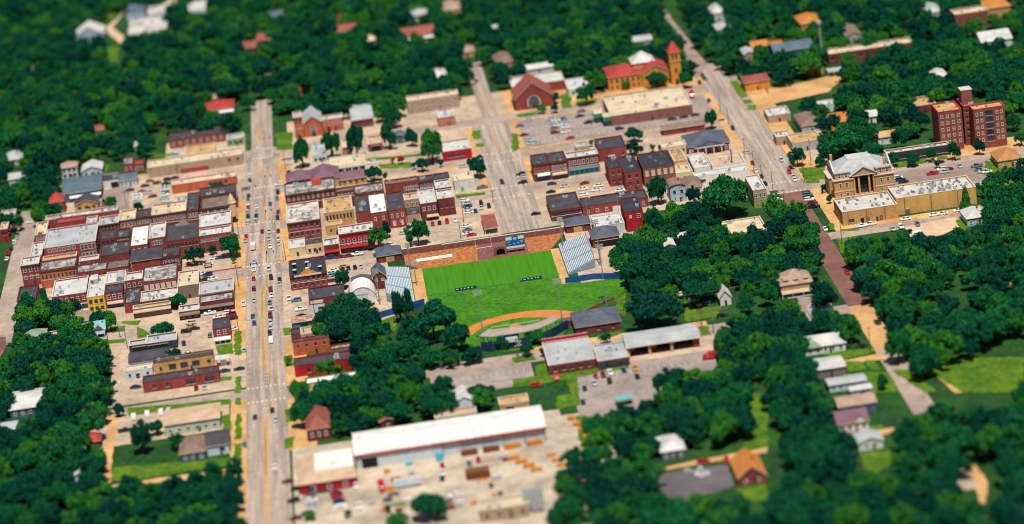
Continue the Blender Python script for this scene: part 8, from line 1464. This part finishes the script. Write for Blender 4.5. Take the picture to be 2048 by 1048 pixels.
light_tower(-20.8, -104, 24, 'floodlight mast behind the left end of the grandstand'); light_tower(13.2, -101, 23, 'floodlight mast behind the right end of the grandstand')
light_tower(34.3, -78.6, 28, 'tall floodlight mast by the right foul line', 2.6); light_tower(24.5, 9, 15, 'floodlight mast at the far end of the visitor bleachers', 2.2)
light_tower(-46, 11, 13, 'floodlight mast at the far end of the home bleachers', 2.); light_tower(-44.5, -14, 12, 'floodlight mast half way along the home bleachers', 2.2); light_tower(38, -24, 22, 'floodlight mast behind the visitor bleachers', 2.4); light_tower(-62, -33, 17, 'plain floodlight mast between the arched barn and the home bleachers', 2.)

# ------------------------------------------------------------------ trees
def crown_mesh(name, seed, lobes=38, leaves=5200, ls=.062, cone=False, m='leaf', sp=.86, big=.3):
    rr = random.Random(seed); v = []; f = []; L_ = []; ex, ey = rr.uniform(.8,1.15), rr.uniform(.8,1.15); bend = rr.uniform(-.25,.25)
    for i in range(lobes):
        if cone: t = (i+.5)/lobes; q = (1-t)*.8+.05; an = rr.uniform(0,2*PI); L_.append((Vector((math.cos(an)*q*.55,math.sin(an)*q*.55,t*.9)), .2*q+.08))
        else:
            an = rr.uniform(0,2*PI); el = math.asin(rr.uniform(-.5,1)); rad = rr.uniform(.42,sp) if i > 5 else .25
            L_.append((Vector((math.cos(an)*math.cos(el)*rad*ex+bend*math.sin(el)*rad,math.sin(an)*math.cos(el)*rad*ey,.5+math.sin(el)*rad*.5)), rr.uniform(.13,big)))
    tot = sum(l[1]**1.6 for l in L_)
    for c, r in L_:
        for _ in range(int(leaves*r**1.6/tot)):
            d = Vector((rr.gauss(0,1),rr.gauss(0,1),rr.gauss(.3,1))).normalized(); p = c+Vector((d.x*r,d.y*r,d.z*r*.6))*rr.uniform(.5,1.22)
            nrm = (d+Vector((rr.gauss(0,.7),rr.gauss(0,.7),rr.gauss(.2,.7)))).normalized(); a = nrm.orthogonal().normalized(); a = (Matrix.Rotation(rr.uniform(0,2*PI),3,nrm) @ a); b_ = nrm.cross(a); s1 = ls*rr.uniform(.6,1.4); s2 = s1*rr.uniform(.5,.9)
            i = len(v); v += [p-a*s1, p-b_*s2, p+a*s1, p+b_*s2]; f.append((i,i+1,i+2,i+3))
    for c, r in L_:      # opaque hearts of the leaf clumps
        i = len(v); q = r*.55
        v += [c+Vector(t)*q for t in ((1,0,0),(0,1,0),(-1,0,0),(0,-1,0),(0,0,.5),(0,0,-.6))]; f += [tuple(i+k for k in t) for t in ((0,1,4),(1,2,4),(2,3,4),(3,0,4),(1,0,5),(2,1,5),(3,2,5),(0,3,5))]
    me = bpy.data.meshes.new(name); me.from_pydata([tuple(p) for p in v], [], f); me.materials.append(MATS[m]); me.update(); return me
CROWNS = [crown_mesh('crown', 100+i, n_, l_, s_, sp=p_, big=b_) for i, (n_, l_, s_, p_, b_) in enumerate(((34,5200,.062,.86,.3),(46,5600,.055,.92,.26),(26,4200,.07,.84,.36),(52,5200,.05,1.,.22),(30,4800,.066,.8,.34),(40,4400,.058,.96,.28),(22,4600,.075,.82,.38)))]; CONE = crown_mesh('crown', 55, 40, 3600, .07, True); REDC = crown_mesh('crown', 77, 16, 1500, .09, m='leaf_red'); SMALL = [crown_mesh('crown', 200+i, 12, 1500, .11) for i in range(3)]
def trunk_mesh(seed):
    rr = random.Random(seed); m = MB(); m.tube((0,0,0),(0,0,.34),.034,.024,'trunk',7); m.tube((0,0,.34),(rr.uniform(-.03,.03),rr.uniform(-.03,.03),.62),.024,.012,'trunk',6)
    for k in range(4): an = k*1.6+rr.uniform(0,1); m.tube((0,0,.26+k*.05),(math.cos(an)*.2,math.sin(an)*.2,.5+k*.05),.016,.006,'trunk',5)
    return m.mesh('trunk')
TRUNKS = [trunk_mesh(i) for i in range(4)]
SRC = []
for i, t in enumerate(TREES):
    x, y, h, r_, kind, lab = t
    if isinstance(lab, int): lab, grp = GROUPS[lab]
    else: grp = None
    nm = 'conifer' if kind == 'cone' else 'bush' if h < 3.2 else 'tree'
    root = empty(nm, (x, y, 0.1), lab, nm, grp)
    me = CONE if kind == 'cone' else REDC if kind == 'red' else SMALL[i % 3] if r_ < 2.2 else CROWNS[i % 7]
    z0 = .04 if (h < 3.2 or kind == 'cone' or h > 2.3*r_) else .12
    link('trunk', TRUNKS[i % 4], root, (0,0,0), i*1.3, (h,h,h)); c = link('crown', me, root, (0,0,h*z0), i*2.1, (r_,r_,h*(1-z0)))
    if me in CROWNS and i > 110 and len(SRC) < 7 and CROWNS.index(me) == len(SRC): SRC.append(c)
# the far wood: one mass of crowns
pts = [tuple(float(q) for q in s_.split(','))+(random.uniform(80,130), random.uniform(36,62)) for s_ in WOOD.split()]
me = bpy.data.meshes.new('woodland'); me.from_pydata([(p_[0]+random.uniform(-.5,.5), p_[1]+random.uniform(-.5,.5), p_[2]/10*.13) for p_ in pts], [], [])
for n_, t_ in (('sc','FLOAT_VECTOR'),('rot','FLOAT_VECTOR'),('kk','INT')): me.attributes.new(n_, t_, 'POINT')
me.attributes['sc'].data.foreach_set('vector', [q for p_ in pts for q in (p_[3]/10*1.08, p_[3]/10*1.08, p_[2]/10*.87)])
me.attributes['rot'].data.foreach_set('vector', [q for p_ in pts for q in (0, 0, random.uniform(0, 6.28))])
me.attributes['kk'].data.foreach_set('value', [i % len(SRC) for i in range(len(pts))])
wood = bpy.data.objects.new('woodland', me); COL.objects.link(wood); wood['kind'] = 'stuff'; wood['label'] = 'dark leafy wood around the far edge of the town'; wood['category'] = 'wood'
ng = bpy.data.node_groups.new('woodland','GeometryNodeTree'); ng.interface.new_socket('Geometry', in_out='INPUT', socket_type='NodeSocketGeometry'); ng.interface.new_socket('Geometry', in_out='OUTPUT', socket_type='NodeSocketGeometry')
gi = ng.nodes.new('NodeGroupInput'); go = ng.nodes.new('NodeGroupOutput'); jn = ng.nodes.new('GeometryNodeJoinGeometry')
def attr(n_, t_): q = ng.nodes.new('GeometryNodeInputNamedAttribute'); q.data_type = t_; q.inputs[0].default_value = n_; return q.outputs[0]
for k, so_ in enumerate(SRC):
    cp = ng.nodes.new('FunctionNodeCompare'); cp.data_type = 'INT'; cp.operation = 'EQUAL'; ng.links.new(attr('kk','INT'), cp.inputs[2]); cp.inputs[3].default_value = k
    oi = ng.nodes.new('GeometryNodeObjectInfo'); oi.inputs[0].default_value = so_; oi.transform_space = 'ORIGINAL'
    ip = ng.nodes.new('GeometryNodeInstanceOnPoints'); ng.links.new(gi.outputs[0], ip.inputs['Points']); ng.links.new(cp.outputs[0], ip.inputs['Selection']); ng.links.new(oi.outputs['Geometry'], ip.inputs['Instance'])
    ng.links.new(attr('sc','FLOAT_VECTOR'), ip.inputs['Scale']); er = ng.nodes.new('FunctionNodeEulerToRotation'); ng.links.new(attr('rot','FLOAT_VECTOR'), er.inputs[0]); ng.links.new(er.outputs[0], ip.inputs['Rotation']); ng.links.new(ip.outputs[0], jn.inputs[0])
ng.links.new(jn.outputs[0], go.inputs[0]); md = wood.modifiers.new('woodland','NODES'); md.node_group = ng

# ------------------------------------------------------------------ vehicles
def loft(m, secs, mm, close=True):
    """secs: list of (x-centre cross sections) each a list of 3-d points, equal length"""
    n = len(secs[0]); i0 = len(m.v); k = m.mi(mm)
    for s_ in secs: m.v += [tuple(p_) for p_ in s_]
    for a in range(len(secs)-1):
        for j in range(n): q = (j+1) % n; m.f.append((i0+a*n+j,i0+a*n+q,i0+(a+1)*n+q,i0+(a+1)*n+j)); m.m.append(k)
    m.f.append(tuple(i0+j for j in reversed(range(n)))); m.m.append(k); m.f.append(tuple(i0+(len(secs)-1)*n+j for j in range(n))); m.m.append(k)
def sec(y, w_, z0, z1, taper=.9):
    a = w_/2; return [(-a*.94,y,z0),(a*.94,y,z0),(a,y,z0+(z1-z0)*.45),(a*taper,y,z1),(-a*taper,y,z1),(-a,y,z0+(z1-z0)*.45)]
def vehicle(kind):
    b_ = MB(); g_ = MB()
    if kind == 'sedan':
        L_ = 4.8; loft(b_, [sec(-2.4,1.6,.4,.72),sec(-2.1,1.8,.28,.86),sec(-.9,1.84,.25,.98),sec(1.,1.84,.25,1.),sec(2.1,1.8,.28,.95),sec(2.4,1.6,.4,.8)],'car_paint')
        loft(g_, [[(-.8,-1.25,.96),(.8,-1.25,.96),(.8,-1.2,1.),(-.8,-1.2,1.)],[(-.62,-.35,.99),(.62,-.35,.99),(.62,-.35,1.4),(-.62,-.35,1.4)],[(-.64,.9,.99),(.64,.9,.99),(.64,.9,1.4),(-.64,.9,1.4)],[(-.8,1.7,.96),(.8,1.7,.96),(.8,1.68,1.),(-.8,1.68,1.)]],'glass_car'); b_.box(-.61,-.35,1.39,.61,.92,1.45,'car_paint'); wh = (-1.5,1.45); r = .33
    elif kind == 'suv':
        L_ = 4.8; loft(b_, [sec(-2.4,1.7,.45,.85),sec(-2.1,1.9,.35,1.02),sec(-1.,1.92,.32,1.12),sec(2.2,1.92,.32,1.12),sec(2.4,1.8,.42,1.05)],'car_paint')
        loft(g_, [[(-.84,-1.2,1.1),(.84,-1.2,1.1),(.84,-1.15,1.14),(-.84,-1.15,1.14)],[(-.7,-.5,1.1),(.7,-.5,1.1),(.7,-.5,1.66),(-.7,-.5,1.66)],[(-.7,2.,1.1),(.7,2.,1.1),(.7,2.,1.66),(-.7,2.,1.66)],[(-.84,2.35,1.08),(.84,2.35,1.08),(.84,2.33,1.14),(-.84,2.33,1.14)]],'glass_car'); b_.box(-.7,-.5,1.65,.7,2.05,1.72,'car_paint'); wh = (-1.5,1.5); r = .37
    elif kind == 'pickup_truck':
        L_ = 5.6; loft(b_, [sec(-2.8,1.8,.5,.95),sec(-2.5,1.96,.4,1.1),sec(-1.2,1.98,.38,1.18),sec(.6,1.98,.38,1.18)],'car_paint')
        b_.box(-.98,.6,.45,-.86,2.8,1.18,'car_paint'); b_.box(.86,.6,.45,.98,2.8,1.18,'car_paint'); b_.box(-.86,2.7,.45,.86,2.8,1.15,'car_paint'); b_.box(-.86,.6,.45,.86,2.7,.6,'metal_dark')
        loft(g_, [[(-.85,-1.35,1.16),(.85,-1.35,1.16),(.85,-1.3,1.2),(-.85,-1.3,1.2)],[(-.72,-.7,1.16),(.72,-.7,1.16),(.72,-.7,1.75),(-.72,-.7,1.75)],[(-.74,.45,1.16),(.74,.45,1.16),(.74,.45,1.75),(-.74,.45,1.75)]],'glass_car'); b_.box(-.72,-.7,1.74,.72,.47,1.82,'car_paint'); wh = (-1.75,1.75); r = .4
    elif kind == 'van':
        L_ = 5.2; loft(b_, [sec(-2.6,1.8,.45,1.),sec(-2.3,1.95,.35,1.2),sec(-1.5,1.98,.32,1.9),sec(-1.,1.98,.32,2.05),sec(2.5,1.98,.32,2.05),sec(2.6,1.9,.4,1.9)],'car_paint')
        g_.box(-.8,-2.0,1.25,.8,-1.75,1.75,'glass_car'); g_.box(-1.005,-1.3,1.2,-.98,1.8,1.7,'glass_car'); g_.box(.98,-1.3,1.2,1.005,1.8,1.7,'glass_car'); wh = (-1.7,1.7); r = .37
    else:
        L_ = 7.; loft(b_, [sec(-3.5,2.,.6,1.2),sec(-3.,2.2,.5,1.5),sec(-2.3,2.2,.5,2.3),sec(-1.5,2.2,.5,2.4)],'car_paint'); b_.box(-1.2,-1.3,.75,1.2,3.5,3.1,'frame_white' if kind == 'box_truck' else 'car_paint'); g_.box(-1.,-2.95,1.5,1.,-2.5,2.1,'glass_car'); wh = (-2.5,2.4); r = .48
    w_ = MB(); w_.tube((-.11,0,0),(.11,0,0),r,r,'tyre',12); w_.tube((-.12,0,0),(.12,0,0),r*.55,r*.55,'metal',8)
    return b_.mesh(kind), g_.mesh('window_glass'), w_.mesh('wheel'), wh, r, (.8 if kind != 'box_truck' else .95)
KN = dict(sedan='sedan', suv='suv', pickup='pickup_truck', van='van', boxtruck='box_truck'); VEH = {k: vehicle(v) for k, v in KN.items()}; VEH['redbox'] = vehicle('red_box')
CC = dict(white='#f2f2f0', silver='#b9c2c8', black='#1d1f24', grey='#6d7278', red='#c0172b', darkred='#7c1a24', navy='#22385c', blue='#2d5b94', teal='#4d7f8e', orange='#e0902a')
CW = dict(navy='dark blue', darkred='dark red')
TW = dict(sedan='sedan', suv='suv', pickup='pickup truck', van='van', boxtruck='box truck')
ORD = ['first','second','third','fourth','fifth','sixth','seventh','eighth']
for desc, grp, cars in CARS:
    cnt = {}
    for c in cars: cnt.setdefault((c[2], c[3]), []).append(c)
    for k in cnt: cnt[k].sort(key=lambda c: -c[1])
    for c in cars:
        x, y, col, ty, hd = c; same = cnt[(col, ty)]; lab = '%s %s %s' % (CW.get(col, col), TW[ty], desc)
        if len(same) > 1: i = same.index(c); lab = ('farthest ' if i == 0 else 'nearest ' if i == len(same)-1 else ORD[i]+'-farthest ')+lab
        key = 'redbox' if ty == 'boxtruck' and col == 'red' else ty; bm_, gm, wm_, wh, r, tw = VEH[key]
        onroad = (-122 < x < -105) or (-1 < x < 19.5 and y > 44) or (127 < x < 145)
        o = link(KN[ty], bm_, None, (x, y, .06 if onroad else .19), 0); o.color = lin(CC[col]); tag(o, lab, {'suv':'car','sedan':'car','pickup':'pickup truck','van':'van','boxtruck':'truck'}[ty], 'vehicles '+grp)
        an = random.uniform(-.06,.06)+(PI if (x < -113 and hd == 'y') else 0)+(PI/2*random.choice((1,-1)) if hd == 'x' else 0); o.rotation_euler = (0,0,an)
        link('window_glass', gm, o)
        for yy in wh:
            for sx in (-1,1): link('wheel', wm_, o, (sx*tw, yy, r))

# ------------------------------------------------------------------ poles, wires, signals
def upole(h):
    m = MB(); m.tube((0,0,0),(0,0,h),.17,.11,'pole_wood',7); p_ = m.mesh('pole'); m = MB(); m.box(-1.2,-.06,h-.9,1.2,.06,h-.75,'pole_wood'); [m.tube((q,0,h-.75),(q,0,h-.55),.05,.05,'metal',5) for q in (-1.1,-.5,.5,1.1)]; return p_, m.mesh('crossarm')
PLACE = {}
TOPS = []
lands = [(e['x']+e['w']/2, e['y']+e['d']/2, e['label']) for e in B]
for i, (x, y, h, ty) in enumerate(POLES):
    h = max(6.5, min(h, 14.)); near = min(lands, key=lambda l: (l[0]-x)**2+(l[1]-y)**2)[2]; short = ' '.join(near.split()[:6])
    while short.split()[-1] in ('a','the','with','and','of','over','under','in','on','at','by','above','behind','beside','its','from','below','white','red','three'): short = ' '.join(short.split()[:-1])
    if ty == 'u':
        lab = 'wooden utility pole near the '+short; k = PLACE.get(lab, 0); PLACE[lab] = k+1
        if k: lab = 'another wooden utility pole near the '+short
        r = empty('utility_pole', (x, y, 0), lab, 'utility pole', 'utility poles'); a, b_ = upole(h); link('pole', a, r); o = link('crossarm', b_, r, (0,0,0), random.choice((0,PI/2,.2))); TOPS.append((x,y,h-.6))
        if i % 3 == 0: m = MB(); m.tube((.32,0,h-2.2),(.32,0,h-1.2),.25,.25,'metal',8); m.build('transformer', r)
    else:
        r = empty('street_lamp', (x, y, 0), 'grey street lamp near the '+short, 'street lamp', 'street lamps'); m = MB(); m.tube((0,0,0),(0,0,h),.12,.08,'steelgrey',7); m.build('pole', r); m = MB(); m.tube((0,0,h-.1),(1.6,0,h+.2),.06,.05,'steelgrey',5); m.build('arm', r); m = MB(); m.box(1.3,-.18,h+.1,2.1,.18,h+.32,'frame_white'); m.build('lamp_head', r)
def wire(p0, p1, sag, label):
    m = MB(); n = 10; P = [Vector(p0).lerp(Vector(p1), i/n)-Vector((0,0,sag*4*(i/n)*(1-i/n))) for i in range(n+1)]
    for a, b_ in zip(P[:-1], P[1:]): m.tube(a, b_, .02, .02, 'metal', 4)
    tag(m.build('power_line'), label, 'power line')
wire((-62,-119,10),(-12,-112,10),1.2,'sagging power line in front of the massive round tree'); wire((-12,-112,10),(62,-110,10.5),1.6,'sagging power line over the concession building roof'); wire((62,-110,10.5),(125,-100,11),1.4,'sagging power line in front of the right-hand grove'); wire((-150,120,10),(-125,118,10),.5,'short power line beside the turret corner')
for i, (sx, c) in enumerate([(sx, c) for c in (42.5,110,172,245) for sx in (-1,1)]):
    x = -113.5+sx*9.6; y = c+7.5*sx; side = 'east' if sx > 0 else 'west'; which = {42.5:'nearest',110:'second nearest',172:'third nearest',245:'farthest'}[c]
    r = empty('traffic_signal', (x, y, 0), 'mast-arm traffic signal on the %s side of the %s main street crossing' % (side, which), 'traffic signal', 'traffic signals'); m = MB(); m.tube((0,0,0),(0,0,6.4),.15,.11,'steelgrey',7); m.build('pole', r); m = MB(); m.tube((0,0,6.2),(-sx*7.5,0,6.6),.1,.06,'steelgrey',6); m.build('mast_arm', r)
    for q in (4.2, 7.2): m = MB(); m.box(-sx*q-.22,-.2,5.4,-sx*q+.22,.2,6.6,'door_black'); m.build('signal_head', r)
# ------------------------------------------------------------------ yard things, signs, small stuff
def single(name, mb, label, cat, group=None): return tag(mb.build(name), label, cat, group)
r = empty('mast', tuple(SP['mast']), 'tall grey steel mast beside the orange kiosk', 'mast'); m = MB(); m.tube((0,0,0),(0,0,24),.9,.5,'steelgrey',10); m.build('pole', r); m = MB(); m.tube((0,0,23),(0,0,24.6),1.2,1.2,'metal',10); m.build('antenna_ring', r)
for i, (x, y, z) in enumerate(SP['tanks']):
    r = empty('storage_tank', (x, y, 0), 'upright grey storage tank, %s of the three at the bottom edge' % ('leftmost','middle one','rightmost')[i], 'tank', 'storage tanks'); m = MB(); m.tube((0,0,1),(0,0,9),1.15,1.15,'metal',12); m.build('shell', r); m = MB(); m.tube((0,0,9),(0,0,9.7),1.15,.2,'steelgrey',12); m.build('cap', r)
    for k in range(4): m = MB(); an = k*PI/2; m.tube((math.cos(an),math.sin(an),0),(math.cos(an),math.sin(an),1.2),.1,.1,'metal_dark',5); m.build('leg', r)
def lumber(x, y, w_, d, h, mm, label, rz=0):
    r = empty('lumber_stack', (x, y, .17), label, 'lumber stack', 'stacks of lumber in the yard'); r.rotation_euler = (0,0,rz); n = max(2, int(h/.5))
    for i in range(n): m = MB(); j = random.uniform(-.15,.15); m.box(-w_/2+j,-d/2,i*.5+.1,w_/2+j,d/2,i*.5+.5,mm); m.build('bundle', r)
    m = MB(); [m.box(q-.08,-d/2,0,q+.08,d/2,.1,'timber_dark') for q in (-w_*.35,w_*.35)]; m.build('bearers', r)
YARD = [(-34.5,-250,9,5,3.4,'timber_dark','large brown lumber stack alone in the yard')]
for i, (x, y) in enumerate([(-20,-238),(-17.5,-243),(-15,-248),(-12.5,-253)]): YARD.append((x,y,4.2,1.8,1.5,'timber','tan lumber stack in the diagonal yard row, %s from the warehouse' % ORD[i]))
for i, (x, y) in enumerate([(-5.5,-240),(-4.4,-246),(-3.,-252),(-2.,-258)]): YARD.append((x,y,3.6,2.,1.4,'timber','orange lumber stack beside the thicket, %s from the warehouse' % ORD[i]))
for i, (x, y) in enumerate([(5.5,-206),(6.8,-213),(8,-220),(9.4,-228),(10.2,-235)]): YARD.append((x,y,2.6,2.2,1.5,('timber','orange_tarp')[i%2],'stack of orange goods along the yard fence, %s from the top' % ORD[i]))
for i in range(4): YARD.append((-36+i*8.4,-226.6,6.2,1.8,2.4,('timber_dark','timber')[i > 1],'lumber rack under the open warehouse eaves, %s from the left' % ORD[i]))
rr = random.Random(5); PL = (('near the three tanks',-24,-282),('beside the round yard tree',-46,-274),('in the middle of the yard',-30,-262),('at the thicket side of the yard',-4,-272),('between the store and the round tree',-72,-262),('below the black warehouse door',-64,-238),('along the warehouse front',-22,-231))
for i in range(42):
    nm, cx, cy = PL[i//6]; YARD.append((cx+rr.gauss(0,4),cy+rr.gauss(0,4.5),rr.uniform(1.6,4.),rr.uniform(1.2,2.4),rr.uniform(.6,1.8),('timber','timber_dark','wall_lgreyw','wall_white','metal_dark','orange_tarp')[i%6],'%s pallet of building goods %s' % (('tan','brown','grey','white','dark grey','orange')[i%6], nm)))
for q in YARD: lumber(*q)
r = empty('trailer', (-61, -249, 0), 'long pale box trailer parked in the lumber yard', 'trailer'); m = MB(); m.box(-5.2,-1.3,.9,5.2,1.3,3.4,'alu','roof_white'); m.build('body', r)
for px in (-3.6,3.4,4.4):
    for sy in (-1,1): m = MB(); m.tube((px,sy*1.2,.5),(px,sy*.9,.5),.5,.5,'tyre',10); m.build('wheel', r)
for i, (x, z) in enumerate(((-59.5,0),(-47.5,.2))):
    m = MB(); m.tube((x,-227.5,.15),(x,-226.9 if i else -227.5,2.5 if i else .85),1.5,1.5,'pool',18); single('stock_tank', m, ('turquoise stock tank lying flat before the warehouse wall','turquoise stock tank leaning against the warehouse wall')[i], 'tank')
r = empty('canopy', (-66.5, -300, 0), 'orange tent canopy at the bottom edge', 'canopy'); m = MB(); P = (0,0,3.6)
q = [(-2.4,-2.4,2.5),(2.4,-2.4,2.5),(2.4,2.4,2.5),(-2.4,2.4,2.5)]
for i in range(4): m.face([q[i], q[(i+1)%4], P],'orange_tarp')
m.build('cover', r); [(lambda mm_: mm_.build('post', r))((lambda z: (z.tube((a,b_,0),(a,b_,2.5),.06,.06,'metal',5), z)[1])(MB())) for a in (-2.3,2.3) for b_ in (-2.3,2.3)]
r = empty('canopy', (27.5, -198, 0), 'green and white canopy beside the lower thicket', 'canopy'); m = MB(); m.box(-3.4,-2.2,2.7,3.4,2.2,3.,'greenroof','turq'); m.build('cover', r); [(lambda mm_: mm_.build('post', r))((lambda z: (z.tube((a,b_,0),(a,b_,2.7),.06,.06,'metal',5), z)[1])(MB())) for a in (-3.2,3.2) for b_ in (-2,2)]
r = empty('roadside_sign', (-99.6, 213, 0), 'blue and white bank sign on two posts beside the main street', 'sign'); m = MB(); m.box(-2.8,0,2.2,2.8,.5,4.8,'frame_white'); m.build('cabinet', r); m = MB(); m.box(-2.5,-.05,3.3,2.5,-.002,4.5,'sb_blue'); m.box(-2.,-.07,3.7,1.8,-.05,3.95,'alu'); m.build('face', r); [(lambda mm_: mm_.build('post', r))((lambda z: (z.box(a-.2,.1,0,a+.2,.4,2.2,'frame_white'), z)[1])(MB())) for a in (-2,2)]
r = empty('yard_fence', (76, -107, 0), 'weathered grey picket fence around the cluttered yard', 'fence')
for i in range(26): m = MB(); m.box(-6.5+i*.52,-.04,.1,-6.14+i*.52,.04,1.5,'wall_greybrown'); m.build('picket', r)
for z in (.4,1.2): m = MB(); m.box(-6.5,.04,z,7,.1,z+.1,'wall_greybrown'); m.build('rail', r)
r = empty('plaza_shelter', (-139.6, 58, 0), 'small dark shelter in the corner plaza', 'shelter'); m = MB(); m.box(-1.8,-1.2,2.2,1.8,1.2,2.45,'roof_brownroof'); m.build('roof', r); [(lambda mm_: mm_.build('post', r))((lambda z: (z.box(a-.1,b_-.1,0,a+.1,b_+.1,2.2,'frame_dark'), z)[1])(MB())) for a in (-1.6,1.6) for b_ in (-1,1)]
m = MB(); m.box(-142,50.3,0.15,-124,51.2,.5,'wall_brick'); single('planter_wall', m, 'low red brick planter along the edge of the corner plaza', 'planter')
r = empty('slab_pile', (45.5, -281, 0), 'heap of pale rubble on the dark slab yard', 'rubble')
for i in range(14): m = MB(); w1 = random.uniform(.5,1.3); m.box(-w1,-w1*.7,0,w1,w1*.7,random.uniform(.4,1.1),('wall_white','wall_lgreyw','metal')[i%3]); o = m.build('block', r, (random.gauss(0,2.6), random.gauss(0,3.2), .19), ); o.rotation_euler = (0,0,random.uniform(0,3))
